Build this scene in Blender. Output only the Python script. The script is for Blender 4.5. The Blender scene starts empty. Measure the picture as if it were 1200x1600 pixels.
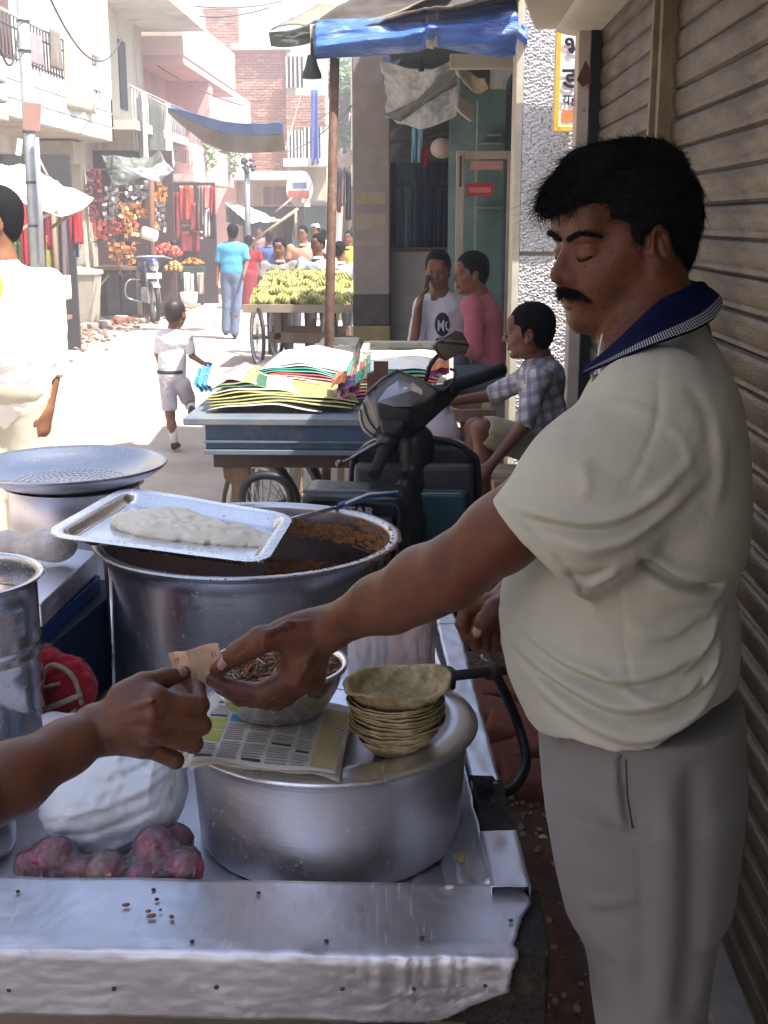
import bpy, bmesh, math, random
import numpy as np
from mathutils import Vector, Matrix, Quaternion, noise as mnoise
random.seed(7); RNG = np.random.default_rng(7)
R = math.radians; PI = math.pi
SC = bpy.context.scene; COL = SC.collection

# ---------------------------------------------------------------- camera
CAMZ = 1.6; F = 1900.0; PITCH = math.atan(455/1900); YAW = R(1.9)
cd = bpy.data.cameras.new('camera'); cam = bpy.data.objects.new('camera', cd); COL.objects.link(cam)
cam.location = (0, 0, CAMZ); cam.rotation_euler = (PI/2-PITCH, 0, YAW)
cd.sensor_fit = 'VERTICAL'; cd.sensor_height = 36; cd.lens = F/1600*36
cd.clip_start = .05; cd.clip_end = 500
SC.camera = cam
SC.render.resolution_x = 768; SC.render.resolution_y = 1024
# ---------------------------------------------------------------- world, sun, exposure
SUN = Vector((.42, -.25, .87)).normalized()
w = bpy.data.worlds.new('World'); SC.world = w; w.use_nodes = True
nt = w.node_tree; bg = nt.nodes['Background']
sky = nt.nodes.new('ShaderNodeTexSky'); sky.sky_type = 'NISHITA'; sky.sun_disc = False
sky.sun_elevation = math.asin(SUN.z); sky.sun_rotation = math.atan2(SUN.x, SUN.y)
sky.dust_density = 3.0; sky.air_density = 1.0; sky.ozone_density = 1.0
nt.links.new(sky.outputs[0], bg.inputs[0]); bg.inputs[1].default_value = .15
sd = bpy.data.lights.new('sun', 'SUN'); sd.energy = 5.0; sd.angle = R(.5); sd.color = (1, .95, .87)
so = bpy.data.objects.new('sun', sd); COL.objects.link(so)
so.rotation_euler = SUN.to_track_quat('Z', 'Y').to_euler()
SC.view_settings.view_transform = 'Standard'; SC.view_settings.look = 'None'
SC.view_settings.exposure = 1.5; SC.view_settings.gamma = 1; SC.view_settings.use_curve_mapping = False

# ---------------------------------------------------------------- placing: a photograph pixel and a distance give a place
CM = cam.rotation_euler.to_matrix()
def ray(px, py): return CM @ Vector(((px-600)/F, (800-py)/F, -1))
def W(px, py, Y):
    d = ray(px, py); t = Y/d.y; return Vector((d.x*t, Y, CAMZ+d.z*t))
def G(px, py, z=0):
    d = ray(px, py); t = (z-CAMZ)/d.z; return Vector((d.x*t, d.y*t, z))
def S(Y, py=700):                                    # metres per pixel at distance Y
    return (W(601, py, Y)-W(600, py, Y)).length

# ---------------------------------------------------------------- objects
def tag(o, label=None, cat=None, group=None, kind=None):
    if label: o['label'] = label
    if cat: o['category'] = cat
    if group: o['group'] = group
    if kind: o['kind'] = kind
    return o
def thing(name, label, cat, loc=(0, 0, 0), group=None, rz=0):
    o = bpy.data.objects.new(name, None); COL.objects.link(o); o.location = loc; o.rotation_euler.z = rz
    o.empty_display_size = .1
    return tag(o, label, cat, group)
WL = {}
def wloc(p):
    v = Vector((0, 0, 0))
    while p: v += p.location; p = p.parent
    return v
def link(name, me, mat, parent=None, world=True, bevel=0, smooth=None):
    """me in world coordinates (world=True) is moved into the parent's frame"""
    if world and parent: me.transform(Matrix.Translation(-wloc(parent)))
    o = bpy.data.objects.new(name, me); COL.objects.link(o); o.parent = parent
    if mat is not None: 
        for m in (mat if isinstance(mat, (list, tuple)) else [mat]): me.materials.append(m)
    if smooth is not None:
        me.polygons.foreach_set('use_smooth', [smooth]*len(me.polygons))
    if bevel:
        b = o.modifiers.new('bevel', 'BEVEL'); b.width = bevel; b.segments = 2; b.limit_method = 'ANGLE'; b.angle_limit = R(40)
        if smooth is None: me.polygons.foreach_set('use_smooth', [True]*len(me.polygons)); b.harden_normals = True
    return o
def solo(name, me, mat, label, cat, group=None, kind=None, bevel=0, smooth=None, origin=None):
    """a thing that is one mesh, origin at its base"""
    if len(me.vertices):
        n = len(me.vertices); co = np.empty(n*3); me.vertices.foreach_get('co', co); co = co.reshape(-1, 3)
        c = Vector(origin) if origin else Vector(((co[:, 0].min()+co[:, 0].max())/2, (co[:, 1].min()+co[:, 1].max())/2, co[:, 2].min()))
        me.transform(Matrix.Translation(-c))
    o = link(name, me, mat, None, False, bevel, smooth); o.location = c
    return tag(o, label, cat, group, kind)
def copy_tree(o, parent=None):
    c = o.copy(); COL.objects.link(c); c.parent = parent
    for ch in [x for x in bpy.data.objects if x.parent == o]: copy_tree(ch, c)
    return c

def np_mesh(name, V, Q):
    V = np.asarray(V, dtype=np.float32); me = bpy.data.meshes.new(name)
    Q = np.asarray(Q, dtype=np.int32)
    me.vertices.add(len(V)); me.vertices.foreach_set('co', V.ravel())
    k = Q.shape[1]; me.loops.add(Q.size); me.loops.foreach_set('vertex_index', Q.ravel())
    me.polygons.add(len(Q)); me.polygons.foreach_set('loop_start', np.arange(0, Q.size, k, dtype=np.int32))
    me.polygons.foreach_set('use_smooth', np.ones(len(Q), dtype=bool))
    me.update(calc_edges=True); me.validate(); return me

class MB:
    def __init__(s): s.v = []; s.f = []; s.sm = []; s.mi = []
    def add(s, vs, fs, smooth=False, mi=0):
        o = len(s.v); s.v += [tuple(v) for v in vs]; s.f += [tuple(i+o for i in f) for f in fs]
        s.sm += [smooth]*len(fs); s.mi += [mi]*len(fs); return s
    def box(s, c, size, rot=None, mi=0):
        c = Vector(c); h = Vector(size)/2
        vs = [Vector((x*h.x, y*h.y, z*h.z)) for x in (-1, 1) for y in (-1, 1) for z in (-1, 1)]
        if rot is not None: vs = [rot @ v for v in vs]
        return s.add([c+v for v in vs], [(0, 1, 3, 2), (4, 6, 7, 5), (0, 4, 5, 1), (2, 3, 7, 6), (0, 2, 6, 4), (1, 5, 7, 3)], mi=mi)
    def bb(s, x0, x1, y0, y1, z0, z1, mi=0): return s.box(((x0+x1)/2, (y0+y1)/2, (z0+z1)/2), (x1-x0, y1-y0, z1-z0), mi=mi)
    def beam(s, a, b, wd, th, up=(0, 0, 1), mi=0):
        a = Vector(a); b = Vector(b); d = (b-a); L = d.length; d.normalize(); u = Vector(up)
        if abs(d.dot(u)) > .98: u = Vector((0, 1, 0))
        x = d.cross(u).normalized(); z = x.cross(d)
        rot = Matrix((x, d, z)).transposed()
        return s.box((a+b)/2, (wd, L, th), rot, mi)
    def tube(s, pts, r, n=8, cap=True, smooth=True, flat=1.0, mi=0):
        pts = [Vector(p) for p in pts]; rs = r if isinstance(r, (list, tuple)) else [r]*len(pts)
        vs = []; fs = []; prev = None
        for i, p in enumerate(pts):
            d = (pts[min(i+1, len(pts)-1)]-pts[max(i-1, 0)])
            if d.length < 1e-9: d = Vector((0, 0, 1))
            d.normalize()
            if prev is None:
                u = Vector((0, 0, 1)) if abs(d.z) < .9 else Vector((1, 0, 0)); x = d.cross(u).normalized()
            else:
                x = (prev-d*prev.dot(d)); x = x.normalized() if x.length > 1e-6 else prev
            prev = x; y = d.cross(x)
            for k in range(n):
                a = 2*PI*k/n; vs.append(p+(x*math.cos(a)+y*math.sin(a)*flat)*rs[i])
        m = len(pts)
        for i in range(m-1):
            for k in range(n):
                k2 = (k+1) % n; fs.append((i*n+k, i*n+k2, (i+1)*n+k2, (i+1)*n+k))
        s.add(vs, fs, smooth, mi)
        if cap:
            o = len(s.v)-m*n
            s.f += [tuple(o+k for k in reversed(range(n))), tuple(o+(m-1)*n+k for k in range(n))]; s.sm += [False]*2; s.mi += [mi]*2
        return s
    def lathe(s, c, prof, n=48, smooth=True, wob=None, mi=0, axis=None, closed=False):
        """prof: (radius, height) pairs"""
        c = Vector(c); vs = []; fs = []; m = len(prof)
        for (r, z) in prof:
            for k in range(n):
                a = 2*PI*k/n; rr = r*(1+(wob(a, z) if wob else 0)); v = Vector((rr*math.cos(a), rr*math.sin(a), z))
                if axis is not None: v = axis @ v
                vs.append(c+v)
        for i in range(m-1 if not closed else m):
            j = (i+1) % m
            for k in range(n):
                k2 = (k+1) % n; fs.append((i*n+k, i*n+k2, j*n+k2, j*n+k))
        return s.add(vs, fs, smooth, mi)
    def prism(s, poly, h, base=None, ex=None, ey=None, ez=None, mi=0, smooth=False):
        """2D poly spanned by ex, ey from base, extruded by h along ez"""
        base = Vector(base or (0, 0, 0)); ex = Vector(ex or (1, 0, 0)); ey = Vector(ey or (0, 1, 0)); ez = Vector(ez or (0, 0, 1))
        n = len(poly); a = [base+ex*x+ey*y for x, y in poly]; b = [p+ez*h for p in a]
        s.add(a+b, [tuple(reversed(range(n))), tuple(range(n, 2*n))], False, mi)
        o = len(s.v)-2*n
        for i in range(n):
            j = (i+1) % n; s.f.append((o+i, o+j, o+n+j, o+n+i)); s.sm.append(smooth); s.mi.append(mi)
        return s
    def grid(s, fn, nu, nv, smooth=True, mi=0):
        vs = [fn(i/nu, j/nv) for j in range(nv+1) for i in range(nu+1)]
        fs = [(j*(nu+1)+i, j*(nu+1)+i+1, (j+1)*(nu+1)+i+1, (j+1)*(nu+1)+i) for j in range(nv) for i in range(nu)]
        return s.add(vs, fs, smooth, mi)
    def ball(s, c, r, n=10, rot=None, mi=0):
        rr = r if isinstance(r, (tuple, list, Vector)) else (r, r, r); c = Vector(c); vs = []; fs = []; m = n//2+1
        for i in range(m+1):
            t = PI*i/m
            for k in range(n):
                a = 2*PI*k/n; v = Vector((rr[0]*math.sin(t)*math.cos(a), rr[1]*math.sin(t)*math.sin(a), rr[2]*math.cos(t)))
                if rot is not None: v = rot @ v
                vs.append(c+v)
        for i in range(m):
            for k in range(n):
                k2 = (k+1) % n; fs.append((i*n+k, (i+1)*n+k, (i+1)*n+k2, i*n+k2))
        return s.add(vs, fs, True, mi)
    def mesh(s, name='mesh'):
        me = bpy.data.meshes.new(name); me.from_pydata(s.v, [], s.f)
        me.polygons.foreach_set('use_smooth', s.sm); me.polygons.foreach_set('material_index', s.mi)
        me.update(); return me
    def obj(s, name, mat, parent=None, bevel=0, world=True): return link(name, s.mesh(name), mat, parent, world, bevel)
    def solo(s, name, mat, label, cat, group=None, kind=None, bevel=0): return solo(name, s.mesh(name), mat, label, cat, group, kind, bevel)

def solidify(o, t, off=0):
    m = o.modifiers.new('solidify', 'SOLIDIFY'); m.thickness = t; m.offset = off; return o
def catmull(pts, n=6):
    pts = [Vector(p) for p in pts]; out = []
    P = [pts[0]*2-pts[1]]+pts+[pts[-1]*2-pts[-2]]
    for i in range(1, len(P)-2):
        for k in range(n):
            t = k/n; a, b, c, d = P[i-1], P[i], P[i+1], P[i+2]
            out.append(.5*((2*b)+(c-a)*t+(2*a-5*b+4*c-d)*t*t+(3*b-a-3*c+d)*t**3))
    out.append(pts[-1]); return out

# ---------------------------------------------------------------- signed distance modelling (bodies, cloth, dough, bags)
def smin(a, b, k):
    if k <= 0: return np.minimum(a, b)
    h = np.clip(.5+.5*(a-b)/k, 0, 1); return a*(1-h)+b*h-k*h*(1-h)
def smax(a, b, k): return -smin(-a, -b, k)
def vnoise(X, Y, Z, seed=0, octv=2):
    """cheap smooth pseudo-noise in about -1..1"""
    out = 0; amp = 1; tot = 0; rg = np.random.default_rng(seed)
    for o in range(octv):
        f = 2.0**o; s = 0
        for k in range(3):
            d = rg.normal(size=3); d /= np.linalg.norm(d); ph = rg.uniform(0, 6.28); d2 = rg.normal(size=3); p2 = rg.uniform(0, 6.28)
            s = s+np.sin(f*(X*d[0]+Y*d[1]+Z*d[2])+ph+1.3*np.sin(.7*f*(X*d2[0]+Y*d2[1]+Z*d2[2])+p2))
        out = out+amp*s/3; tot += amp; amp *= .5
    return out/tot
class Field:
    def __init__(s, lo, hi, h):
        s.lo = np.array(lo, dtype=np.float32); s.h = h
        s.n = np.maximum(4, np.ceil((np.array(hi)-s.lo)/h).astype(int)+1); s.D = np.full(s.n, 9., dtype=np.float32)
        s.ax = [s.lo[i]+h*np.arange(s.n[i], dtype=np.float32) for i in range(3)]
    def blk(s, lo, hi):
        a = [int(np.clip(np.floor((lo[i]-s.lo[i])/s.h), 0, s.n[i])) for i in range(3)]
        b = [int(np.clip(np.ceil((hi[i]-s.lo[i])/s.h)+1, 0, s.n[i])) for i in range(3)]
        sl = tuple(slice(a[i], b[i]) for i in range(3))
        return sl, (s.ax[0][sl[0]][:, None, None], s.ax[1][sl[1]][None, :, None], s.ax[2][sl[2]][None, None, :])
    def put(s, sl, d, k, op):
        if op == 'u': s.D[sl] = smin(s.D[sl], d, k)
        elif op == 's': s.D[sl] = smax(s.D[sl], -d, k)
        elif op == 'i': s.D[sl] = smax(s.D[sl], d, k)
    def cap(s, a, b, ra, rb=None, k=.01, op='u', flat=None):
        """tapered capsule; flat=(axis, factor) thins it along an axis"""
        rb = ra if rb is None else rb; a = np.array(a, dtype=np.float32); b = np.array(b, dtype=np.float32)
        fa = 1.
        m = max(ra, rb)+k*1.5+s.h*3
        sl, (X, Y, Z) = s.blk(np.minimum(a, b)-m, np.maximum(a, b)+m)
        if s.D[sl].size == 0: return s
        ab = b-a; L2 = float(ab@ab)+1e-12
        t = np.clip(((X-a[0])*ab[0]+(Y-a[1])*ab[1]+(Z-a[2])*ab[2])/L2, 0, 1)
        dx = X-a[0]-t*ab[0]; dy = Y-a[1]-t*ab[1]; dz = Z-a[2]-t*ab[2]
        if flat is not None:
            ax, fa = np.array(flat[0], dtype=np.float32), flat[1]; ax = ax/np.linalg.norm(ax)
            q = (dx*ax[0]+dy*ax[1]+dz*ax[2])*(1/fa-1); dx = dx+q*ax[0]; dy = dy+q*ax[1]; dz = dz+q*ax[2]
        s.put(sl, np.sqrt(dx*dx+dy*dy+dz*dz)-(ra+(rb-ra)*t), k, op); return s
    def chain(s, pts, rs, k=.01, op='u', flat=None, kk=0):
        if not isinstance(rs, (list, tuple)): rs = [rs]*len(pts)
        for i in range(len(pts)-1): s.cap(pts[i], pts[i+1], rs[i], rs[i+1], k, op, flat)
        return s
    def ell(s, c, r, rot=None, k=.01, op='u'):
        c = np.array(c, dtype=np.float32); m = max(r)+k*1.5+s.h*3
        sl, (X, Y, Z) = s.blk(c-m, c+m)
        if s.D[sl].size == 0: return s
        dx, dy, dz = X-c[0], Y-c[1], Z-c[2]
        if rot is not None:
            M = np.array(rot, dtype=np.float32)      # columns = local axes
            dx, dy, dz = (dx*M[0, i]+dy*M[1, i]+dz*M[2, i] for i in range(3))
        k0 = np.sqrt((dx/r[0])**2+(dy/r[1])**2+(dz/r[2])**2); k1 = np.sqrt((dx/r[0]**2)**2+(dy/r[1]**2)**2+(dz/r[2]**2)**2)+1e-9
        s.put(sl, k0*(k0-1)/k1, k, op); return s
    def rbox(s, c, r, rot=None, rad=.01, k=.01, op='u'):
        c = np.array(c, dtype=np.float32); m = float(np.linalg.norm(r))+k*1.5+s.h*3
        sl, (X, Y, Z) = s.blk(c-m, c+m)
        if s.D[sl].size == 0: return s
        dx, dy, dz = X-c[0], Y-c[1], Z-c[2]
        if rot is not None:
            M = np.array(rot, dtype=np.float32); dx, dy, dz = (dx*M[0, i]+dy*M[1, i]+dz*M[2, i] for i in range(3))
        qx, qy, qz = np.abs(dx)-r[0]+rad, np.abs(dy)-r[1]+rad, np.abs(dz)-r[2]+rad
        d = np.sqrt(np.maximum(qx, 0)**2+np.maximum(qy, 0)**2+np.maximum(qz, 0)**2)+np.minimum(np.maximum(qx, np.maximum(qy, qz)), 0)-rad
        s.put(sl, d, k, op); return s
    def cut(s, p, nrm, k=.004):
        """removes everything on the side the normal points to"""
        nrm = np.array(nrm, dtype=np.float32); nrm /= np.linalg.norm(nrm); sl, (X, Y, Z) = s.blk(s.lo-1, s.lo+s.n*s.h+1)
        s.D = smax(s.D, (X-p[0])*nrm[0]+(Y-p[1])*nrm[1]+(Z-p[2])*nrm[2], k); return s
    def apply(s, fn):
        sl, (X, Y, Z) = s.blk(s.lo-1, s.lo+s.n*s.h+1); near = np.abs(s.D) < 1
        s.D = np.where(near, s.D+fn(X, Y, Z), s.D).astype(np.float32); return s
    def copy(s):
        f = Field.__new__(Field); f.lo = s.lo; f.h = s.h; f.n = s.n; f.ax = s.ax; f.D = s.D.copy(); return f
    def mesh(s, name='skin', relax=1):
        D = s.D; D = np.pad(D, 1, constant_values=9.); S_ = D < 0
        n = D.shape; c = np.zeros((n[0]-1, n[1]-1, n[2]-1), dtype=np.int8)
        for dx in (0, 1):
            for dy in (0, 1):
                for dz in (0, 1): c += S_[dx:n[0]-1+dx, dy:n[1]-1+dy, dz:n[2]-1+dz]
        act = (c > 0) & (c < 8); I = np.argwhere(act); idx = -np.ones(act.shape, dtype=np.int64); idx[act] = np.arange(len(I))
        acc = np.zeros((len(I), 3)); cnt = np.zeros(len(I)); Dc = np.clip(D, -3*s.h, 3*s.h)
        for ax in range(3):
            o1, o2 = [a for a in range(3) if a != ax]
            for u in (0, 1):
                for v in (0, 1):
                    A = I.copy(); A[:, o1] += u; A[:, o2] += v; B = A.copy(); B[:, ax] += 1
                    da = Dc[A[:, 0], A[:, 1], A[:, 2]]; db = Dc[B[:, 0], B[:, 1], B[:, 2]]; m = (da < 0) != (db < 0)
                    t = np.where(m, da/np.where(m, da-db, 1), 0); P = A.astype(float); P[:, ax] += t; acc[m] += P[m]; cnt[m] += 1
        V = (acc/cnt[:, None]-1)*s.h+s.lo
        Q = []
        for ax in range(3):
            o1, o2 = [(1, 2), (2, 0), (0, 1)][ax]
            a = [slice(None)]*3; b = [slice(None)]*3; a[ax] = slice(0, n[ax]-1); b[ax] = slice(1, n[ax])
            E = np.argwhere(S_[tuple(a)] != S_[tuple(b)])
            E = E[(E[:, o1] > 0) & (E[:, o2] > 0) & (E[:, o1] < n[o1]-1) & (E[:, o2] < n[o2]-1)]
            def at(du, dv):
                e = E.copy(); e[:, o1] += du; e[:, o2] += dv; return idx[e[:, 0], e[:, 1], e[:, 2]]
            q = np.stack([at(-1, -1), at(0, -1), at(0, 0), at(-1, 0)], 1)
            ins = S_[E[:, 0], E[:, 1], E[:, 2]]
            q[~ins] = q[~ins][:, ::-1]; Q.append(q)
        Q = np.concatenate(Q); Q = Q[(Q >= 0).all(1)]
        for _ in range(relax):                      # light Laplacian relax evens the lattice
            a = np.zeros_like(V); k = np.zeros(len(V))
            for i in range(4):
                np.add.at(a, Q[:, i], V[Q[:, (i+1) % 4]]); np.add.at(k, Q[:, i], 1)
                np.add.at(a, Q[:, i], V[Q[:, (i-1) % 4]]); np.add.at(k, Q[:, i], 1)
            V = V*.5+.5*a/np.maximum(k, 1)[:, None]
        return np_mesh(name, V, Q)
def fold(f, pts, amp, wd, yband=None, tail=.25):
    """raises (amp>0) or presses (amp<0) a crease that runs along a polyline in the x-z plane"""
    P_ = np.array([[p[0], p[2]] for p in catmull(pts, 6)]); m = wd*3; a, b = P_.min(0)-m, P_.max(0)+m
    lo = (a[0], f.lo[1]-1 if yband is None else yband[0], a[1]); hi = (b[0], f.lo[1]+f.n[1]*f.h+1 if yband is None else yband[1], b[1])
    sl, (X, Y, Z) = f.blk(lo, hi)
    if f.D[sl].size == 0: return
    X2, Z2 = X[:, 0, :][:, None, :], Z[0][None]; X2 = X; best = np.full((X.shape[0], 1, Z.shape[2]), 9.); tt = np.zeros_like(best); n = len(P_)-1
    for i in range(n):
        p, q = P_[i], P_[i+1]; d = q-p; L2 = d@d+1e-12; t = np.clip(((X-p[0])*d[0]+(Z-p[1])*d[1])/L2, 0, 1); r = np.sqrt((X-p[0]-t*d[0])**2+(Z-p[1]-t*d[1])**2)
        c_ = r < best; best = np.where(c_, r, best); tt = np.where(c_, (i+t)/n, tt)
    e = np.clip(np.minimum(tt, 1-tt)/tail, 0, 1); g = -amp*np.exp(-(best/wd)**2)*e
    f.D[sl] = f.D[sl]+g.astype(np.float32)
def basis(z, x=(1, 0, 0)):
    """rotation whose local z is z, local x near x"""
    z = Vector(z).normalized(); x = Vector(x); x = (x-z*x.dot(z)).normalized(); y = z.cross(x)
    return Matrix((x, y, z)).transposed()
# ---------------------------------------------------------------- materials
def mat(name, col, col2=None, scale=8, rough=.7, metal=0, bump=0, bscale=60, spec=.5, detail=6, c2amt=(.35, .65), stretch=(1, 1, 1),
        rvar=0, sss=0, trans=0, alpha=1, dirt_shade=None, dscale=3, damt=(.55, .75), coat=0, emit=None, double=False, sheen=0, wave=None, bdist=.01, ior=1.45):
    m = bpy.data.materials.new(name); m.use_nodes = True; t = m.node_tree; N = t.nodes; L = t.links; b = N['Principled BSDF']
    b.inputs['Roughness'].default_value = rough; b.inputs['Metallic'].default_value = metal; b.inputs['Specular IOR Level'].default_value = spec
    b.inputs['IOR'].default_value = ior
    if sss: b.inputs['Subsurface Weight'].default_value = sss; b.inputs['Subsurface Radius'].default_value = (1, .35, .2); b.inputs['Subsurface Scale'].default_value = .006
    if trans: b.inputs['Transmission Weight'].default_value = trans
    if coat: b.inputs['Coat Weight'].default_value = coat; b.inputs['Coat Roughness'].default_value = .15
    if sheen: b.inputs['Sheen Weight'].default_value = sheen
    b.inputs['Alpha'].default_value = alpha
    tc = N.new('ShaderNodeTexCoord'); mp = N.new('ShaderNodeMapping'); L.new(tc.outputs['Object'], mp.inputs[0]); mp.inputs['Scale'].default_value = stretch
    def noise(sc, det=detail, ro=.6):
        n = N.new('ShaderNodeTexNoise'); n.inputs['Scale'].default_value = sc; n.inputs['Detail'].default_value = det; n.inputs['Roughness'].default_value = ro
        L.new(mp.outputs[0], n.inputs['Vector']); return n
    def ramp(src, a, c0, c1):
        r = N.new('ShaderNodeValToRGB'); r.color_ramp.elements[0].position = a[0]; r.color_ramp.elements[1].position = a[1]
        r.color_ramp.elements[0].color = c0; r.color_ramp.elements[1].color = c1; L.new(src, r.inputs[0]); return r
    c4 = lambda c: (c[0], c[1], c[2], 1)
    out = None
    if col2 is None: col2 = tuple(min(1, x*.78) for x in col)
    n1 = noise(scale); r1 = ramp(n1.outputs[0], c2amt, c4(col), c4(col2)); out = r1.outputs[0]
    if dirt_shade is not None:
        n2 = noise(dscale, 8, .7); r2 = ramp(n2.outputs[0], damt, (0, 0, 0, 1), (1, 1, 1, 1)); mx = N.new('ShaderNodeMix'); mx.data_type = 'RGBA'
        L.new(r2.outputs[0], mx.inputs[0]); L.new(out, mx.inputs[6]); mx.inputs[7].default_value = c4(dirt_shade); out = mx.outputs[2]
    L.new(out, b.inputs['Base Color'])
    if rvar:
        n3 = noise(scale*1.7); r3 = N.new('ShaderNodeMapRange'); r3.inputs[1].default_value = .3; r3.inputs[2].default_value = .7
        r3.inputs[3].default_value = max(0, rough-rvar); r3.inputs[4].default_value = min(1, rough+rvar); L.new(n3.outputs[0], r3.inputs[0]); L.new(r3.outputs[0], b.inputs['Roughness'])
    if bump:
        n4 = noise(bscale, 5); bp = N.new('ShaderNodeBump'); bp.inputs['Strength'].default_value = bump; bp.inputs['Distance'].default_value = bdist
        L.new(n4.outputs[0], bp.inputs['Height']); L.new(bp.outputs[0], b.inputs['Normal'])
    if emit: b.inputs['Emission Color'].default_value = c4(emit[0]); b.inputs['Emission Strength'].default_value = emit[1]
    m['b'] = 1
    return m
def bsdf(m): return m.node_tree.nodes['Principled BSDF']
def cloth_mat(name, col, col2=None, weave=900, scale=6, bump=.25, rough=.9, wr=None, wrs=14, wrd=.012):
    """fabric: fine weave plus optional broad wrinkle relief"""
    m = mat(name, col, col2, scale=scale, rough=rough, sheen=.15, spec=.2)
    t = m.node_tree; N = t.nodes; L = t.links; b = bsdf(m); mp = [n for n in N if n.type == 'MAPPING'][0]
    n = N.new('ShaderNodeTexNoise'); n.inputs['Scale'].default_value = weave; n.inputs['Detail'].default_value = 2; L.new(mp.outputs[0], n.inputs['Vector'])
    bp = N.new('ShaderNodeBump'); bp.inputs['Strength'].default_value = bump; bp.inputs['Distance'].default_value = .001; L.new(n.outputs[0], bp.inputs['Height'])
    if wr:
        n2 = N.new('ShaderNodeTexNoise'); n2.inputs['Scale'].default_value = wrs; n2.inputs['Detail'].default_value = 3; n2.inputs['Distortion'].default_value = 1.5; L.new(mp.outputs[0], n2.inputs['Vector'])
        b2 = N.new('ShaderNodeBump'); b2.inputs['Strength'].default_value = wr; b2.inputs['Distance'].default_value = wrd; L.new(n2.outputs[0], b2.inputs['Height']); L.new(bp.outputs[0], b2.inputs['Normal'])
        L.new(b2.outputs[0], b.inputs['Normal'])
    else: L.new(bp.outputs[0], b.inputs['Normal'])
    return m
def steel(name, col=(.62, .62, .63), rough=.28, brushed=(1, 1, .02), scr=.35, dirt_shade=None, bs=300, damt=(.6, .8)):
    """spun metal: fine lines run round the axis, smudged roughness, dull scratches"""
    m = mat(name, col, tuple(c*.85 for c in col), scale=5, rough=rough, metal=1, rvar=.1, dirt_shade=dirt_shade, dscale=7, damt=damt)
    t = m.node_tree; N = t.nodes; L = t.links; b = bsdf(m); tc = [n for n in N if n.type == 'TEX_COORD'][0]
    mp = N.new('ShaderNodeMapping'); L.new(tc.outputs['Object'], mp.inputs[0]); mp.inputs['Scale'].default_value = (brushed[2], brushed[2], 1) if brushed[2] < 1 else (1, 1, 1)
    n = N.new('ShaderNodeTexNoise'); n.inputs['Scale'].default_value = bs; n.inputs['Detail'].default_value = 3; L.new(mp.outputs[0], n.inputs['Vector'])
    n2 = N.new('ShaderNodeTexNoise'); n2.inputs['Scale'].default_value = 40; n2.inputs['Detail'].default_value = 6; L.new(tc.outputs['Object'], n2.inputs['Vector'])
    ad = N.new('ShaderNodeMath'); ad.operation = 'ADD'; L.new(n.outputs[0], ad.inputs[0]); L.new(n2.outputs[0], ad.inputs[1])
    n3 = N.new('ShaderNodeTexNoise'); n3.inputs['Scale'].default_value = 6; L.new(tc.outputs['Object'], n3.inputs['Vector'])
    ma = N.new('ShaderNodeMath'); ma.operation = 'MULTIPLY_ADD'; ma.inputs[1].default_value = 3; L.new(n3.outputs[0], ma.inputs[0]); L.new(ad.outputs[0], ma.inputs[2])
    bp = N.new('ShaderNodeBump'); bp.inputs['Strength'].default_value = scr; bp.inputs['Distance'].default_value = .0009; L.new(ma.outputs[0], bp.inputs['Height']); L.new(bp.outputs[0], b.inputs['Normal'])
    # scratches: two crossing families of fine lines, plus dull smears
    src = b.inputs['Roughness'].links[0].from_socket if b.inputs['Roughness'].links else None; csrc = b.inputs['Base Color'].links[0].from_socket
    for k, (rot, thr) in enumerate((((.3, .5, .2), .66), ((1.2, -.4, .9), .67))):
        m2 = N.new('ShaderNodeMapping'); L.new(tc.outputs['Object'], m2.inputs[0]); m2.inputs['Rotation'].default_value = rot; m2.inputs['Scale'].default_value = (160, 9, 160)
        q = N.new('ShaderNodeTexNoise'); q.inputs['Scale'].default_value = 1; q.inputs['Detail'].default_value = 2; L.new(m2.outputs[0], q.inputs['Vector'])
        r_ = N.new('ShaderNodeMapRange'); r_.inputs[1].default_value = thr; r_.inputs[2].default_value = thr+.03; L.new(q.outputs[0], r_.inputs[0])
        mx = N.new('ShaderNodeMix'); mx.data_type = 'RGBA'; mf = N.new('ShaderNodeMath'); mf.operation = 'MULTIPLY'; mf.inputs[1].default_value = .45; L.new(r_.outputs[0], mf.inputs[0]); L.new(mf.outputs[0], mx.inputs[0]); L.new(csrc, mx.inputs[6]); mx.inputs[7].default_value = (.9, .9, .92, 1); csrc = mx.outputs[2]
        if src is not None:
            ad2 = N.new('ShaderNodeMath'); ad2.operation = 'MULTIPLY_ADD'; ad2.inputs[1].default_value = .25; L.new(r_.outputs[0], ad2.inputs[0]); L.new(src, ad2.inputs[2]); src = ad2.outputs[0]
    L.new(csrc, b.inputs['Base Color']); 
    if src is not None: L.new(src, b.inputs['Roughness'])
    return m
M = {}
M['road'] = mat('road', (.46, .40, .34), (.36, .31, .26), scale=1.2, rough=.95, bump=.4, bscale=18, dirt_shade=(.30, .24, .19), dscale=.7, damt=(.5, .75))
M['earth'] = mat('earth', (.16, .085, .055), (.09, .05, .035), scale=7, rough=1, bump=.9, bscale=40, dirt_shade=(.26, .10, .05), dscale=4, damt=(.5, .65), bdist=.02)
M['brickred'] = mat('brickred', (.24, .085, .05), (.16, .06, .04), scale=12, rough=.95, bump=.7, bscale=50, dirt_shade=(.2, .14, .1))
M['shutter'] = mat('shutter', (.140, .110, .068), (.080, .062, .038), scale=9, rough=.42, metal=.55, bump=.35, bscale=110, dirt_shade=(.035, .025, .017), dscale=7, damt=(.45, .62), stretch=(1, .35, 1.6), rvar=.12)
M['shutter_frame'] = mat('shutter_frame', (.23, .19, .125), (.13, .10, .065), scale=5, rough=.6, metal=.2, bump=.3, bscale=60, dirt_shade=(.08, .06, .04), dscale=9)
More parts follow.
